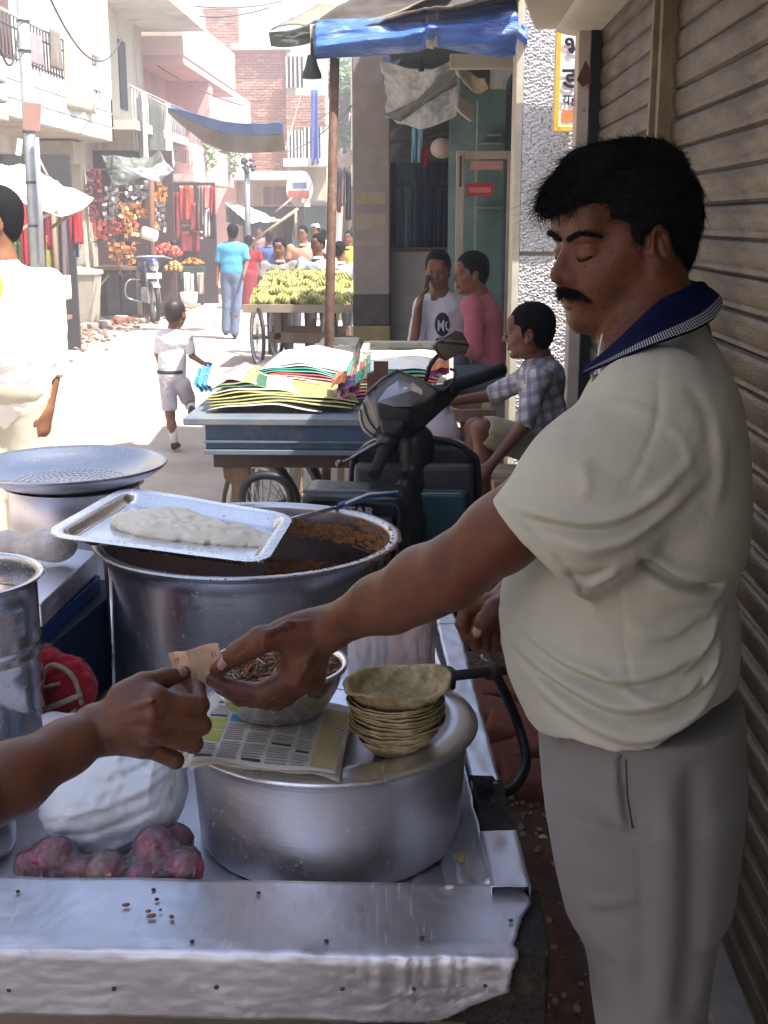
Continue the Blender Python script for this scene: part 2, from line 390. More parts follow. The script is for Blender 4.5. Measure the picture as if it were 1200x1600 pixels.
M['black'] = mat('black', (.012, .012, .013), rough=.5)
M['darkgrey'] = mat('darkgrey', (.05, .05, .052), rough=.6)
M['concrete'] = mat('concrete', (.36, .32, .27), (.27, .235, .2), scale=4, rough=.95, bump=.35, bscale=40, dirt_shade=(.17, .14, .12), dscale=3, damt=(.5, .8))
M['plaster_grey'] = mat('plaster_grey', (.40, .37, .33), (.31, .28, .25), scale=3, rough=.95, bump=.2, dirt_shade=(.2, .17, .14), dscale=2.5)
M['slab'] = mat('slab', (.50, .46, .38), (.42, .38, .31), scale=3, rough=.9, bump=.25, dirt_shade=(.3, .26, .2), dscale=3)
M['stucco'] = mat('stucco', (.80, .79, .80), (.66, .65, .66), scale=90, rough=.95, bump=.4, bscale=150, dirt_shade=(.16, .16, .18), dscale=85, damt=(.53, .60))  # dark specks painted in for the shade inside the pebbledash pits
M['white_wall'] = mat('white_wall', (.66, .65, .62), (.54, .53, .50), scale=1.5, rough=.9, stretch=(1, 1, .3), dirt_shade=(.30, .28, .25), dscale=1.4, damt=(.50, .74), bump=.1)
M['cream_wall'] = mat('cream_wall', (.62, .58, .46), (.52, .48, .38), scale=1, rough=.9, stretch=(1, 1, .3), dirt_shade=(.33, .28, .22), dscale=1.2, damt=(.48, .7))
M['pink_wall'] = mat('pink_wall', (.66, .40, .37), (.55, .33, .31), scale=1, rough=.9, stretch=(1, 1, .3), dirt_shade=(.40, .27, .25), dscale=1.1, damt=(.48, .7))
M['palepink'] = mat('palepink', (.72, .54, .50), (.62, .45, .42), scale=1, rough=.9)
M['blue_tarp'] = mat('blue_tarp', (.05, .14, .46), (.035, .09, .34), scale=5, rough=.52, bump=.8, bscale=9, bdist=.03, stretch=(.5, 1, 3), dirt_shade=(.34, .42, .62), dscale=5, damt=(.52, .72))
M['pale_tarp'] = mat('pale_tarp', (.42, .44, .46), (.32, .33, .35), scale=3, rough=.38, bump=.6, bscale=10, bdist=.03, dirt_shade=(.2, .2, .2))
M['green_grey_tarp'] = mat('green_grey_tarp', (.12, .13, .11), (.07, .08, .07), scale=3, rough=.5, bump=.4, bscale=10, bdist=.03)
M['whitecloth'] = cloth_mat('whitecloth', (.78, .76, .74), (.66, .64, .62), scale=2)
M['brown_cloth'] = cloth_mat('brown_cloth', (.17, .15, .12), (.12, .10, .08), scale=2)
M['rust'] = mat('rust', (.14, .075, .05), (.08, .045, .035), scale=20, rough=.75, metal=.3, bump=.3, bscale=60, dirt_shade=(.22, .16, .12), dscale=12)
M['zincpole'] = mat('zincpole', (.42, .46, .50), (.32, .35, .39), scale=6, rough=.5, metal=.5, dirt_shade=(.2, .2, .2), dscale=5)
M['wood'] = mat('wood', (.24, .16, .10), (.15, .10, .06), scale=9, rough=.85, bump=.4, bscale=30, stretch=(1, 1, .15))
M['palewood'] = mat('palewood', (.52, .42, .30), (.40, .32, .22), scale=9, rough=.8, bump=.2, bscale=30)
M['burntwood'] = mat('burntwood', (.035, .025, .018), (.015, .012, .01), scale=14, rough=.8, bump=1, bscale=35, dirt_shade=(.09, .055, .03), dscale=18, bdist=.02)
M['bluepaint'] = mat('bluepaint', (.05, .10, .18), (.035, .07, .13), scale=7, rough=.5, dirt_shade=(.16, .17, .18), dscale=9, damt=(.5, .7), bump=.2)
M['bluepaint_dark'] = mat('bluepaint_dark', (.012, .035, .10), (.008, .02, .06), scale=6, rough=.42, dirt_shade=(.03, .03, .035), dscale=9, bump=.25, bscale=30)
M['steel'] = steel('steel', (.74, .74, .76), .26, scr=.22)
M['steel_dull'] = steel('steel_dull', (.54, .54, .57), .34, scr=.3)
M['alu'] = steel('alu', (.62, .62, .65), .47, scr=.25, dirt_shade=(.42, .40, .40))
M['alu_bright'] = steel('alu_bright', (.74, .74, .77), .33, scr=.2)
M['steel_polish'] = steel('steel_polish', (.68, .68, .70), .2, scr=.12)
M['zinc'] = steel('zinc', (.78, .79, .86), .47, brushed=(1, 1, 1), scr=.4, bs=12, dirt_shade=(.34, .32, .30), damt=(.62, .8))
M['gravy'] = mat('gravy', (.30, .10, .025), (.16, .05, .015), scale=20, rough=.35, bump=.8, bscale=40, bdist=.01)
M['dough'] = mat('dough', (.86, .80, .66), (.80, .73, .58), scale=12, rough=.5, bump=.35, bscale=18, sss=.15, bdist=.01)
M['skin'] = mat('skin', (.165, .068, .036), (.125, .050, .027), scale=11, rough=.47, sss=.12, bump=.25, bscale=330, spec=.45, bdist=.002)
M['skin_hand'] = mat('skin_hand', (.150, .052, .025), (.090, .030, .015), scale=24, rough=.42, rvar=.07, sss=.12, bump=.5, bscale=240, spec=.38, bdist=.002)
M['skin2'] = mat('skin2', (.22, .10, .055), (.17, .077, .042), scale=9, rough=.5, spec=.4)
M['nail'] = mat('nail', (.40, .24, .20), (.36, .22, .18), rough=.25, spec=.6)
M['lip'] = mat('lip', (.20, .075, .06), (.16, .06, .05), scale=60, rough=.42)
M['hair'] = mat('hair', (.005, .005, .006), (.010, .009, .010), scale=80, rough=.6, spec=.15, bump=.6, bscale=240)
M['eye'] = mat('eye', (.26, .22, .20), rough=.15)
M['glass'] = mat('glass', (.9, .95, .95), rough=.05, trans=1, alpha=.35)
M['glass_dark'] = mat('glass_dark', (.02, .025, .03), rough=.12)
M['plastic_black'] = mat('plastic_black', (.014, .014, .016), (.02, .02, .022), scale=30, rough=.35, rvar=.08, bump=.05, bscale=400)
M['plastic_dusty'] = mat('plastic_dusty', (.030, .030, .034), (.07, .065, .06), scale=5, rough=.45, rvar=.1)
M['teal'] = mat('teal', (.025, .085, .10), (.02, .07, .085), scale=4, rough=.25, coat=.4)
M['green_paint'] = mat('green_paint', (.05, .22, .11), (.04, .16, .08), scale=6, rough=.6)
M['teal_paint'] = mat('teal_paint', (.20, .33, .31), (.14, .24, .23), scale=4, rough=.7, dirt_shade=(.10, .13, .12), dscale=3)
M['doorframe'] = mat('doorframe', (.46, .41, .35), (.36, .32, .27), scale=6, rough=.6, dirt_shade=(.2, .17, .14), dscale=6)
M['jeans'] = cloth_mat('jeans', (.045, .065, .095), (.025, .04, .065), scale=3, wr=.5)
M['leafplate'] = mat('leafplate', (.34, .265, .12), (.19, .135, .055), scale=14, rough=.8, bump=.8, bscale=60, dirt_shade=(.50, .42, .24), dscale=22, damt=(.46, .60), bdist=.004)
M['paper'] = mat('paper', (.62, .58, .52), (.5, .46, .4), rough=.95)
M['red'] = cloth_mat('red', (.42, .02, .03), (.28, .015, .02), scale=30)
M['jute'] = cloth_mat('jute', (.42, .36, .29), (.26, .22, .17), scale=60, weave=300, bump=.8)
M['plasticbag'] = mat('plasticbag', (.70, .78, .86), (.62, .70, .78), rough=.24, trans=.0, sss=.3, bump=.5, bscale=20, bdist=.010, spec=.8)
M['onion'] = mat('onion', (.60, .06, .20), (.42, .03, .13), scale=7, rough=.28, stretch=(6, 6, .6), dirt_shade=(.55, .30, .22), dscale=3, damt=(.52, .7), spec=.6)
# ================================================================ GROUND
def nz(x, y, z=0, s=1): return mnoise.noise(Vector((x*s, y*s, z*s)))
mb = MB()
def gfn(x, y): return (x, y, .012*nz(x, y, 0, 1.3)+.006*nz(x, y, 3, 5)-.012)
xs = [-60, -30, -15]+[-8+.25*i for i in range(60)]+[8, 15, 30, 60]
ys = [-30, -10, -3]+[-1+.25*i for i in range(110)]+[28, 32, 38, 46, 60, 90, 140, 220]
vs = [gfn(x, y) for y in ys for x in xs]; n = len(xs)
mb.add(vs, [(j*n+i, j*n+i+1, (j+1)*n+i+1, (j+1)*n+i) for j in range(len(ys)-1) for i in range(n-1)], True)
o = mb.obj('road', M['road']); tag(o, kind='structure')
# bare red earth strip along the right-hand shutters
mb = MB(); mb.grid(lambda u, v: (-.12+.76*u+.03*nz(u, v*20, 2, 3)*(1-u), -1+6.0*v, .012+.018*nz(u*3, v*14, 1, 2.2)+.008*nz(u*9, v*50, 4, 2)+.02*u), 26, 160)
o = mb.obj('earth', M['earth']); tag(o, kind='structure')
# gravel and dust crumbs
mb = MB()
for i in range(900):
    x = random.uniform(.05, .6); y = random.uniform(1.6, 4.3); r = random.uniform(.003, .013)
    mb.ball((x, y, .03+r*.3), (r, r*random.uniform(.6, 1.2), r*.6), 5)
for i in range(700):
    x = random.gauss(-5.0, .35); y = random.uniform(14, 24); r = random.uniform(.01, .05)
    mb.ball((x, y, r*.3), (r, r*random.uniform(.6, 1.2), r*.5), 5)
tag(mb.obj('gravel', mat('crumb', (.22, .13, .09), (.30, .24, .2), scale=2, rough=1)), kind='stuff')
# fallen bricks by the wall, right
mm = None
for i, (px, py, rz, sc, tilt) in enumerate([(800, 1085, .3, 1.3, .05), (835, 1150, -.2, 1.3, .12), (800, 1190, .7, 1.2, -.1), (850, 1220, .1, 1.1, .2), (775, 1120, -.5, 1.1, .1), (845, 1090, 1.0, 1.2, .15)]):
    p = G(px, py, .05)
    f = Field((-.16, -.1, -.08), (.16, .1, .08), .008); f.rbox((0, 0, 0), (.115, .055, .04), None, .012, 0)
    f.apply(lambda X, Y, Z: .008*vnoise(X*30, Y*30, Z*30, i, 3)); me = f.mesh('brick')
    o = link('loose_brick', me, M['brickred']); o.location = p; o.rotation_euler = (tilt, tilt*.5, rz); o.scale = (sc,)*3
    tag(o, ['broken red brick nearest the black hose, furthest back on the earth', 'chipped red brick lying flat beside the vendor\'s belly', 'red brick turned askew below the hose bend', 'red brick half buried in the earth near the vendor\'s trouser pocket', 'small brick fragment close to the metal cart rim', 'rough brick lump under the vendor\'s shirt hem'][i], 'brick', 'fallen bricks on the earth behind the cart')
p = G(848, 1308, .03)
MB().prism([(-.012, -.006), (.012, -.01), (.006, .012), (-.008, .008)], .002, base=p).solo('paper_scrap', M['paper'], 'tiny white paper scrap on the red earth beside the trousers', 'litter')

# ================================================================ RIGHT-HAND BUILDING: shutters, posts, slab
XW = .61
wx0 = lambda px, Y: W(px, 345, Y).x
bld = thing('shop_building', 'single-storey shop building with closed brown rolling shutters behind the vendor', 'building', (XW, 2.5, 0))
wl = MB(); wl.bb(XW+.10, XW+3.2, -1.2, 5.03, 0, 2.72); wl.obj('wall', M['plaster_grey'], bld)
wl = MB(); wl.bb(XW-.02, XW+.1, -1.2, 5.03, 2.33, 2.5); wl.obj('lintel', M['slab'], bld, .004)
wl = MB(); wl.bb(XW-.03, XW+.1, -1.2, 5.03, 0, .06); wl.obj('sill', M['concrete'], bld, .004)
def slat_mesh(L):
    prof = []                                     # section in (x, z): a fat ridge, a narrow groove and a folded lip
    for k in range(9):
        a = -PI/2+PI*k/8; prof.append((-.0068*math.cos(a)**.7*(1+.35*math.sin(a)), .032*math.sin(a)*.86+.004))
    prof = [(.004, -.0375)]+[(.002, -.0345), (-.0055, -.0325), (-.0060, -.0300), (.0005, -.0280)]+[(p[0]-.002, p[1]+.002) for p in prof[1:-1]]+[(-.004, .033), (.004, .0375)]
    nl = 12; vs = []; fs = []
    for j in range(nl+1):
        y = L*j/nl
        for (x, z) in prof: vs.append((x+.0012*nz(y, z, 1, 9), y, z))
    m = len(prof)
    for j in range(nl):
        for i in range(m-1): fs.append((j*m+i, (j+1)*m+i, (j+1)*m+i+1, j*m+i+1))
    me = bpy.data.meshes.new('slat'); me.from_pydata(vs, [], fs); me.polygons.foreach_set('use_smooth', [True]*len(fs)); me.update(); return me
for (ya, yb, nm) in ((.75, 3.44, 'shutter'), (3.65, 4.88, 'shutter')):
    sh = bpy.data.objects.new('shutter', None); COL.objects.link(sh); sh.parent = bld; sh.location = (0, ya-2.5, 0)
    ms = [slat_mesh(yb-ya) for _ in range(1)]
    for k in range(30):
        s_ = link('slat', ms[0], None, sh, False); s_.location = (.055+random.uniform(-.0015, .0015), 0, .10+.075*k); s_.rotation_euler = (random.uniform(-.0006, .0006), random.uniform(-.03, .03), 0)
    ms[0].materials.append(M['shutter'])
    b = MB(); b.bb(XW+.075, XW+.095, ya, yb, .06, 2.33); b.obj('backing', M['shutter'], sh)
pm = MB(); pm.bb(XW+.01, XW+.09, 3.445, 3.55, .06, 2.33); pm.bb(XW-.006, XW+.012, 3.485, 3.51, .06, 2.33); pm.obj('post', M['shutter_frame'], bld, .004)
pm = MB(); pm.bb(XW+.02, XW+.08, 3.55, 3.645, .06, 2.33); pm.obj('guide_rail', M['black'], bld)
pm = MB(); pm.bb(XW+.01, XW+.09, 4.885, 4.915, .06, 2.33); pm.obj('guide_rail', M['black'], bld)
pm = MB(); pm.bb(XW-.035, XW+.09, 4.92, 5.03, 0, 2.33); pm.obj('jamb', mat('peeling_jamb', (.50, .44, .38), (.38, .33, .28), scale=8, rough=.9, dirt_shade=(.34, .09, .07), dscale=5, damt=(.60, .66), bump=.2), bld, .006)
# torn tin flap on the jamb
pm = MB(); pm.prism([(-.025, -.03), (0, -.055), (.03, -.035), (.027, .006), (.006, .042)], .004, base=W(912, 112, 4.88), ex=(1, 0, 0), ey=(0, 0, 1), ez=(0, 1, 0)); pm.obj('tin_flap', M['rust'], bld)
# overhanging slab
ZS = W(860, 46, 5.08).z
mb = MB(); mb.prism([(XW+.3, -1.2), (XW+.3, 5.1), (wx0(826, 5.08), 5.08), (.32, 4.4), (.20, 3.2), (.05, 2.6), (-.1, -1.2)], .09, base=(0, 0, ZS)); mb.obj('overhang', M['slab'], bld, .012)
mb = MB(); mb.grid(lambda u, v: (XW+.05-.16*math.sin(v*PI/2), 2.8+2.27*u, ZS-.001-.03*math.cos(v*PI/2)), 8, 6); o = mb.obj('cove_moulding', M['slab'], bld)
# unseen awning added above the frame to keep the pots in shade
mb = MB(); mb.grid(lambda u, v: (-.42+.92*u, .35+2.3*v, 2.62+.10*math.sin(u*PI)-.05*math.sin(v*9)*math.sin(u*PI)), 20, 30)
aw = thing('shade_awning', 'unseen canvas awning added above the frame to shade the food cart', 'awning', (-.2, .8, 2.6))
solidify(mb.obj('canvas', M['brown_cloth'], aw), .004)
mb = MB(); mb.tube([(-.42, .35, 2.6), (-.42, 2.65, 2.6)], .014); mb.obj('pole', M['wood'], aw)
mb = MB(); mb.tube([(.50, .35, 2.6), (.50, 2.65, 2.6)], .014); mb.obj('pole', M['wood'], aw)

# ================================================================ STUCCO WALL beyond the alley, lit by raking sun
YS = 5.9; x0 = W(813, 345, YS).x; x1 = x0+.95; zg = W(840, 397, YS).z
sw = thing('stucco_wall', 'coarse white pebbledash wall end between the shop door and the shutters', 'wall', (x0+.4, YS, 0))
def stucco(za, zb, nm):
    nx = 300; nzv = int((zb-za)/.0034)
    gx, gz = np.meshgrid(np.linspace(x0, x1, nx), np.linspace(za, zb, nzv))
    a = vnoise(gx*300, gz*300, gx*0, 3, 3)+1.1*vnoise(gx*560, gz*560, gx*0, 8, 2)+.3*vnoise(gx*30, gz*30, gx*0, 9, 2); b = np.clip(a*1.5, -1.1, .9)
    e = np.minimum(1, np.minimum(np.minimum(gx-x0, x1-gx), np.minimum(gz-za, zb-gz))/.006)
    gy = YS-.0042*b*e; V = np.stack([gx.ravel(), gy.ravel(), gz.ravel()], 1)
    i = np.arange(nzv-1)[:, None]*nx+np.arange(nx-1)[None]; i = i.ravel(); Q = np.stack([i, i+1, i+nx+1, i+nx], 1)
    return link(nm, np_mesh(nm, V, Q), M['stucco'], sw)
stucco(zg+.012, 2.75, 'render_panel'); stucco(.3, zg-.008, 'render_panel')
mb = MB(); mb.bb(x0, x1, YS+.01, YS+.4, 0, 2.85); mb.obj('masonry', M['plaster_grey'], sw)
mb = MB(); mb.bb(x0-.035, x0-.002, YS-.005, YS+.25, 0, 2.6); mb.obj('edge_trim', mat('edgetrim', (.55, .50, .40), rough=.9), sw, .003)

# yellow sign board with Hindi lettering
pa = W(869, 38, 5.74); pb = W(869, 206, 5.74); xr = W(935, 100, 5.74).x
sg = thing('sign_board', 'yellow framed white sign with black Hindi lettering on the stucco wall', 'sign', (pa.x+.15, 5.74, pb.z))
mb = MB(); mb.bb(pa.x, xr+.12, 5.745, 5.77, pb.z, pa.z+.12); mb.obj('panel', mat('signwhite', (.78, .76, .80), (.7, .68, .72), rough=.5), sg)
mb = MB(); fw = .024; mb.bb(pa.x, pa.x+fw, 5.728, 5.744, pb.z, pa.z+.12); mb.bb(pa.x+fw, xr+.12, 5.728, 5.744, pb.z, pb.z+fw); mb.obj('frame', mat('signyellow', (.62, .42, .06), (.5, .3, .05), scale=20, rough=.6, dirt_shade=(.2, .08, .03), dscale=30, damt=(.62, .7)), sg, .003)
mb = MB(); q = W(879, 172, 5.74); q2 = W(918, 190, 5.74); mb.bb(q.x, xr+.1, 5.7405, 5.7435, q2.z, q.z); mb.obj('orange_block', mat('signorange', (.62, .2, .07), rough=.6), sg)
ink = mat('sign_ink', (.012, .012, .03), rough=.5)
def text(body, loc, size, m, parent, rot=(PI/2, 0, 0), ext=.0006, name='lettering', align='LEFT', xs=1, bold=0):
    c = bpy.data.curves.new(name, 'FONT'); c.body = body; c.size = size; c.extrude = ext; c.align_x = align; c.offset = bold; c.resolution_u = 3
    o = bpy.data.objects.new(name, c); COL.objects.link(o)
    bpy.context.view_layer.update(); dg = bpy.context.evaluated_depsgraph_get(); me = bpy.data.meshes.new_from_object(o.evaluated_get(dg)); bpy.data.objects.remove(o)
    me.materials.clear(); o = bpy.data.objects.new(name, me); COL.objects.link(o); me.materials.append(m)
    if parent: o.parent = parent; o.location = Vector(loc)-wloc(parent)
    else: o.location = loc
    o.rotation_euler = rot; o.scale = (xs, 1, 1); return o
s5 = S(5.74, 200)
text('भ', W(880, 91, 5.74)-Vector((0, .004, 0)), 46*s5, ink, sg, bold=.002)
text('डॉ', W(878, 137, 5.74)-Vector((0, .004, 0)), 42*s5, ink, sg, bold=.002)
text('यहाँ', W(878, 164, 5.74)-Vector((0, .004, 0)), 22*s5, ink, sg, bold=.0006)

# ================================================================ GARMENT STALL with blue awning
YP = 9.0
def wx(px, Y): return W(px, 345, Y).x
def wz(py, Y, px=600): return W(px, py, Y).z
# pillar
pl, pr = wx(551, YP), wx(609, YP)
pil = thing('concrete_pillar', 'tall square concrete pillar with yellow and black painted bands', 'pillar', ((pl+pr)/2, YP, 0))
mb = MB(); mb.bb(pl, pr, YP, YP+.3, wz(461, YP), wz(60, YP)); mb.obj('shaft', mat('pillar_conc', (.33, .29, .26), (.25, .22, .195), scale=5, rough=.9, bump=.3, dirt_shade=(.24, .2, .17), dscale=3), pil, .012)
mb = MB(); mb.bb(pl-.004, pr+.004, YP-.004, YP+.304, wz(509, YP), wz(461, YP)); mb.obj('black_band', mat('band_black', (.05, .045, .045), (.09, .08, .075), scale=9, rough=.8), pil, .01)
mb = MB(); mb.bb(pl-.006, pr+.006, YP-.006, YP+.306, 0, wz(509, YP)); mb.obj('yellow_band', mat('band_yellow', (.30, .25, .10), (.22, .18, .09), scale=9, rough=.8), pil, .01)
ym = mat('worn_yellow', (.36, .27, .10), (.36, .31, .25), scale=14, rough=.9, c2amt=(.42, .5))
for a, b in ((300, 318), (334, 358), (376, 384)):
    mb = MB(); mb.bb(pl+.02, pr-.03, YP-.0007, YP+.01, wz(b, YP), wz(a, YP)); mb.obj('worn_paint', ym, pil)
# low wall, jeans, rail
st = thing('garment_stall', 'shaded garment stall with low plastered wall and dark interior behind the seated men', 'stall', (.0, 9.4, 0))
xl, xr2 = wx(606, 9.2), wx(730, 9.2)
mb = MB(); mb.bb(xl, xr2+.6, 9.2, 9.4, 0, wz(392, 9.2)); mb.obj('low_wall', M['plaster_grey'], st, .01)
mb = MB(); mb.bb(xl, xr2+.6, 9.17, 9.45, wz(392, 9.2)+.002, wz(386, 9.2)); mb.obj('counter_edge', mat('redwood', (.12, .05, .04), rough=.7), st, .004)
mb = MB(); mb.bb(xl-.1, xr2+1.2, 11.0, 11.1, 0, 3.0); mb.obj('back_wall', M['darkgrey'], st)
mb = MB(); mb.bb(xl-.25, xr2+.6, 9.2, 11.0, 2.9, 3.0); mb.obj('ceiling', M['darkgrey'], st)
mb = MB(); mb.tube([W(606, 255, 9.3), W(730, 252, 9.3)], .012); mb.tube([W(606, 222, 9.2), W(720, 205, 9.2)], .01); mb.obj('hanging_rail', M['wood'], st)
def hang(p, wd, h, m, name, label, cat, group, legs=False, amp=.02, seed=0, tk=.01, yr=0):
    mb = MB(); rd = random.Random(seed)
    ph = rd.uniform(0, 6)
    def fn(u, v, a=0, b=1, cut=0):
        x = (a+(b-a)*u-.5)*wd*(1-.12*v*(1-1)); z = -v*h*(1+.015*math.sin(u*5+ph))
        y = amp*(math.sin(u*9+ph+v*1.5)+.5*math.sin(u*17+ph*2))*(.4+.6*v)
        c, s_ = math.cos(yr), math.sin(yr)
        return (p[0]+x*c-y*s_, p[1]+x*s_+y*c, p[2]+z)
    if legs:
        mb.grid(lambda u, v: fn(u, v*.25), 12, 3); mb.grid(lambda u, v: fn(u, .25+v*.75, 0, .47), 8, 8); mb.grid(lambda u, v: fn(u, .25+v*.75, .53, 1), 8, 8)
    else: mb.grid(fn, 16, 10)
    o = mb.solo(name, m, label, cat, group); o.data.materials[0] = m; solidify(o, tk); return o
jm = [M['jeans'], cloth_mat('jeans2', (.10, .14, .17), (.07, .10, .13), scale=3, wr=.5), cloth_mat('jeans3', (.03, .04, .06), (.02, .03, .045), scale=3, wr=.5)]
for i, (px, wpx, mi, lab) in enumerate([(610, 14, 2, 'darkest narrow jeans at the left end of the rail beside the pillar'), (634, 30, 1, 'faded grey-blue jeans, palest pair on the stall rail'), (660, 26, 0, 'blue jeans hanging in the middle of the stall rail'), (684, 26, 2, 'dark navy jeans second from the door frame'), (707, 24, 0, 'dark blue jeans hanging closest to the door frame')]):
    hang(W(px, 254, 9.25), wpx*S(9.25), (386-254)*S(9.25), jm[mi], 'hanging_jeans', lab, 'jeans', 'jeans hanging in the shaded stall', True, .02, i)
o = hang(W(652, 200, 9.1), 16*S(9), 50*S(9), cloth_mat('ltblue', (.25, .5, .62)), 'hanging_bag', 'light blue plastic bag hanging above the jeans', 'bag', None, False, .03, 9)
o = hang(W(664, 232, 9.1), 12*S(9), 26*S(9), M['red'], 'hanging_cloth', 'small red cloth hanging beside the light blue bag', 'cloth', None, False, .03, 10)
f = Field(W(676, 250, 8.8)-Vector((.02, .15, .03)), W(740, 205, 8.8)+Vector((.02, .15, .04)), .012); c1 = W(692, 232, 8.8); c2 = W(726, 222, 8.8)
f.ell(c1, (.085, .09, .07)).ell(c2, (.09, .08, .06), None, .04).apply(lambda X, Y, Z: .008*vnoise(X*30, Y*30, Z*30, 1))
solo('cloth_bundle', f.mesh(), cloth_mat('pinkish', (.46, .36, .34)), 'pale pinkish cloth bundle tied under the tarp beside the door', 'bundle')
# grey tarps slung over the stall
def sheet(pts, nu, nv, fold, mt, name, label, cat, thick=.006, seed=0, fr=7, parent=None):
    """bilinear patch through four corners, with folds running down v"""
    A, B, C_, D_ = [Vector(p) for p in pts]; nrm = (B-A).cross(D_-A).normalized(); rd = random.Random(seed); p1, p2 = rd.uniform(0, 6), rd.uniform(0, 6)
    mb = MB()
    def fn(u, v):
        p = A*(1-u)*(1-v)+B*u*(1-v)+C_*u*v+D_*(1-u)*v
        d = fold*(.55*math.sin(u*fr+p1+1.2*math.sin(v*3+p2))+.25*math.sin(u*fr*2.3+p2+v*2)+.9*(abs(nz(u*3.2+p1, v*3.2, p2, 1.6))-.3)+.45*(abs(nz(u*9+p1, v*7, p2, 1.6))-.25))
        return p+nrm*d+Vector((0, 0, -abs(fold)*1.4*math.sin(PI*u)))
    mb.grid(fn, nu*2, nv*3)
    if parent is not None: o = mb.obj(name, mt, parent)
    else: o = mb.solo(name, mt, label, cat)
    solidify(o, thick); return o
sheet([W(600, 92, 8.6), W(716, 90, 8.2), W(716, 180, 8.4), W(600, 185, 8.8)], 24, 16, .05, M['pale_tarp'], 'grey_tarp', 'crumpled silver grey tarpaulin sagging behind the pillar top', 'tarp', seed=2)
sheet([W(602, 180, 8.7), W(640, 172, 8.5), W(716, 95, 8.0), W(716, 130, 8.2)], 16, 8, .03, M['green_grey_tarp'], 'dark_tarp', 'dark underside of sagging tarp cutting diagonally above the stall', 'tarp', seed=3)
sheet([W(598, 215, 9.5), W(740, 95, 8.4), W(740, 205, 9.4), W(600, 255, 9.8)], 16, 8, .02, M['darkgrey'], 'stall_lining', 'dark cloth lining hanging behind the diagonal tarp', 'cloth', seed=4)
o = sheet([W(600, 88, 8.9), W(628, 88, 8.7), W(612, 130, 8.8), W(600, 130, 8.9)], 8, 6, .02, M['blue_tarp'], 'blue_sheet', 'small bright blue plastic strip beside the pillar top', 'tarp', seed=5)
# awning: blue tarp skirt with brown roof edge
A = thing('blue_awning', 'stall awning with torn bright blue tarpaulin skirt and brown cloth roof', 'awning', (0, 6.2, 0))
def skirt():
    mb = MB(); ya = 6.0
    Lp = [(492, 32, 92), (530, 30, 90), (575, 29, 87), (620, 27, 84), (658, 20, 80), (670, 18, 74), (690, 20, 75), (740, 14, 84), (780, 5, 90), (808, 2, 86), (824, 40, 86)]
    def fn(u, v):
        t = u*(len(Lp)-1); i = min(int(t), len(Lp)-2); f_ = t-i; a, b = Lp[i], Lp[i+1]
        px = a[0]+(b[0]-a[0])*f_; py = (a[1]+(b[1]-a[1])*f_)*(1-v)+(a[2]+(b[2]-a[2])*f_)*v
        d = .03*math.sin(v*7+u*2)+.02*math.sin(v*15+u*9)+.012*math.sin(u*41+v*5)+.02*nz(u*9, v*4, 0, 1.5)
        return W(px, py, ya+.12*math.sin(PI*v)*-1+d-.3*(1-v)*0)
    mb.grid(fn, 90, 22); return mb
solidify(skirt().obj('tarp_skirt', M['blue_tarp'], A), .004)
sheet([W(420, 50, 6.1), W(820, -30, 5.7), W(830, -10, 8.5), W(500, 60, 8.8)], 20, 10, .04, M['brown_cloth'], 'roof_cloth', '', '', .01, seed=6, parent=A)
sheet([W(420, 50, 6.1), W(497, 30, 6.04), W(497, 62, 6.04), W(423, 72, 6.1)], 8, 4, .012, M['green_grey_tarp'], 'side_flap', '', '', .006, seed=7, parent=A)
sheet([W(424, 48, 6.08), W(700, -8, 6.0), W(760, -30, 6.6), W(500, 10, 6.6)], 18, 4, .02, mat('tanedge', (.24, .20, .15), rough=.8), 'roof_edge', '', '', .006, seed=8, parent=A)
sheet([W(490, 34, 6.04), W(824, 4, 6.04), W(824, -34, 6.2), W(600, -30, 6.2)], 20, 6, .02, mat('roof_shade', (.10, .085, .075), (.06, .05, .045), scale=6, rough=.9), 'roof_shade_sheet', '', '', .006, seed=9, parent=A)  # dark sheet added for the shaded underside of the roof
mb = MB(); mb.beam(W(422, 62, 6.15), W(830, -12, 6.15), .03, .03); mb.obj('front_batten', M['wood'], A)
mb = MB(); mb.tube([W(494, 40, 6.15), W(610, 60, 8.9)], .015); mb.obj('rafter', M['wood'], A)
mb = MB()
for k, px in enumerate((486, 490, 494)): mb.tube([W(px, 38, 6.02), W(px+1, 90, 6.02)], .006)
mb.obj('cord_lashing', M['jute'], A); mb = MB()
mb.tube([W(668, 25, 5.95), W(670, 74, 5.9)], .012); mb.tube([W(676, 22, 5.95), W(675, 76, 5.9)], .008); mb.tube([W(683, 20, 5.95), W(680, 72, 5.9)], .01)
mb.obj('cord_lashing', M['jute'], A)
p = W(487, 103, 6.0); mb = MB(); mb.lathe(p, [(.0, .05), (.018, .048), (.03, .0), (.045, -.035), (.046, -.055), (.0, -.055)], 16)
mb.tube([p+Vector((0, 0, .05)), W(487, 60, 6.0)], .004); mb.solo('lamp_shade', M['darkgrey'], 'grey metal lamp shade hanging under the awning corner', 'lamp')
p = W(658, 104, 6.3); mb = MB(); mb.lathe(p, [(.0, .03), (.009, .028), (.01, .0), (.017, -.008), (.014, -.022), (0, -.024)], 12)
mb.tube([p+Vector((0, 0, .03)), W(657, 62, 6.3)], .0025); mb.solo('bulb_holder', M['black'], 'black bulb holder dangling on a wire under the blue tarp', 'lamp')
# rusty pole
a = W(523, 92, 5.95); b = W(513, 590, 5.85); d = (b-a); b2 = a+d*(a.z/(a.z-b.z)); 
mb = MB(); mb.tube([a, b2], .023, 10); 
mb.solo('awning_pole', M['rust'], 'thin rusty brown iron pole holding up the awning in mid street', 'pole')
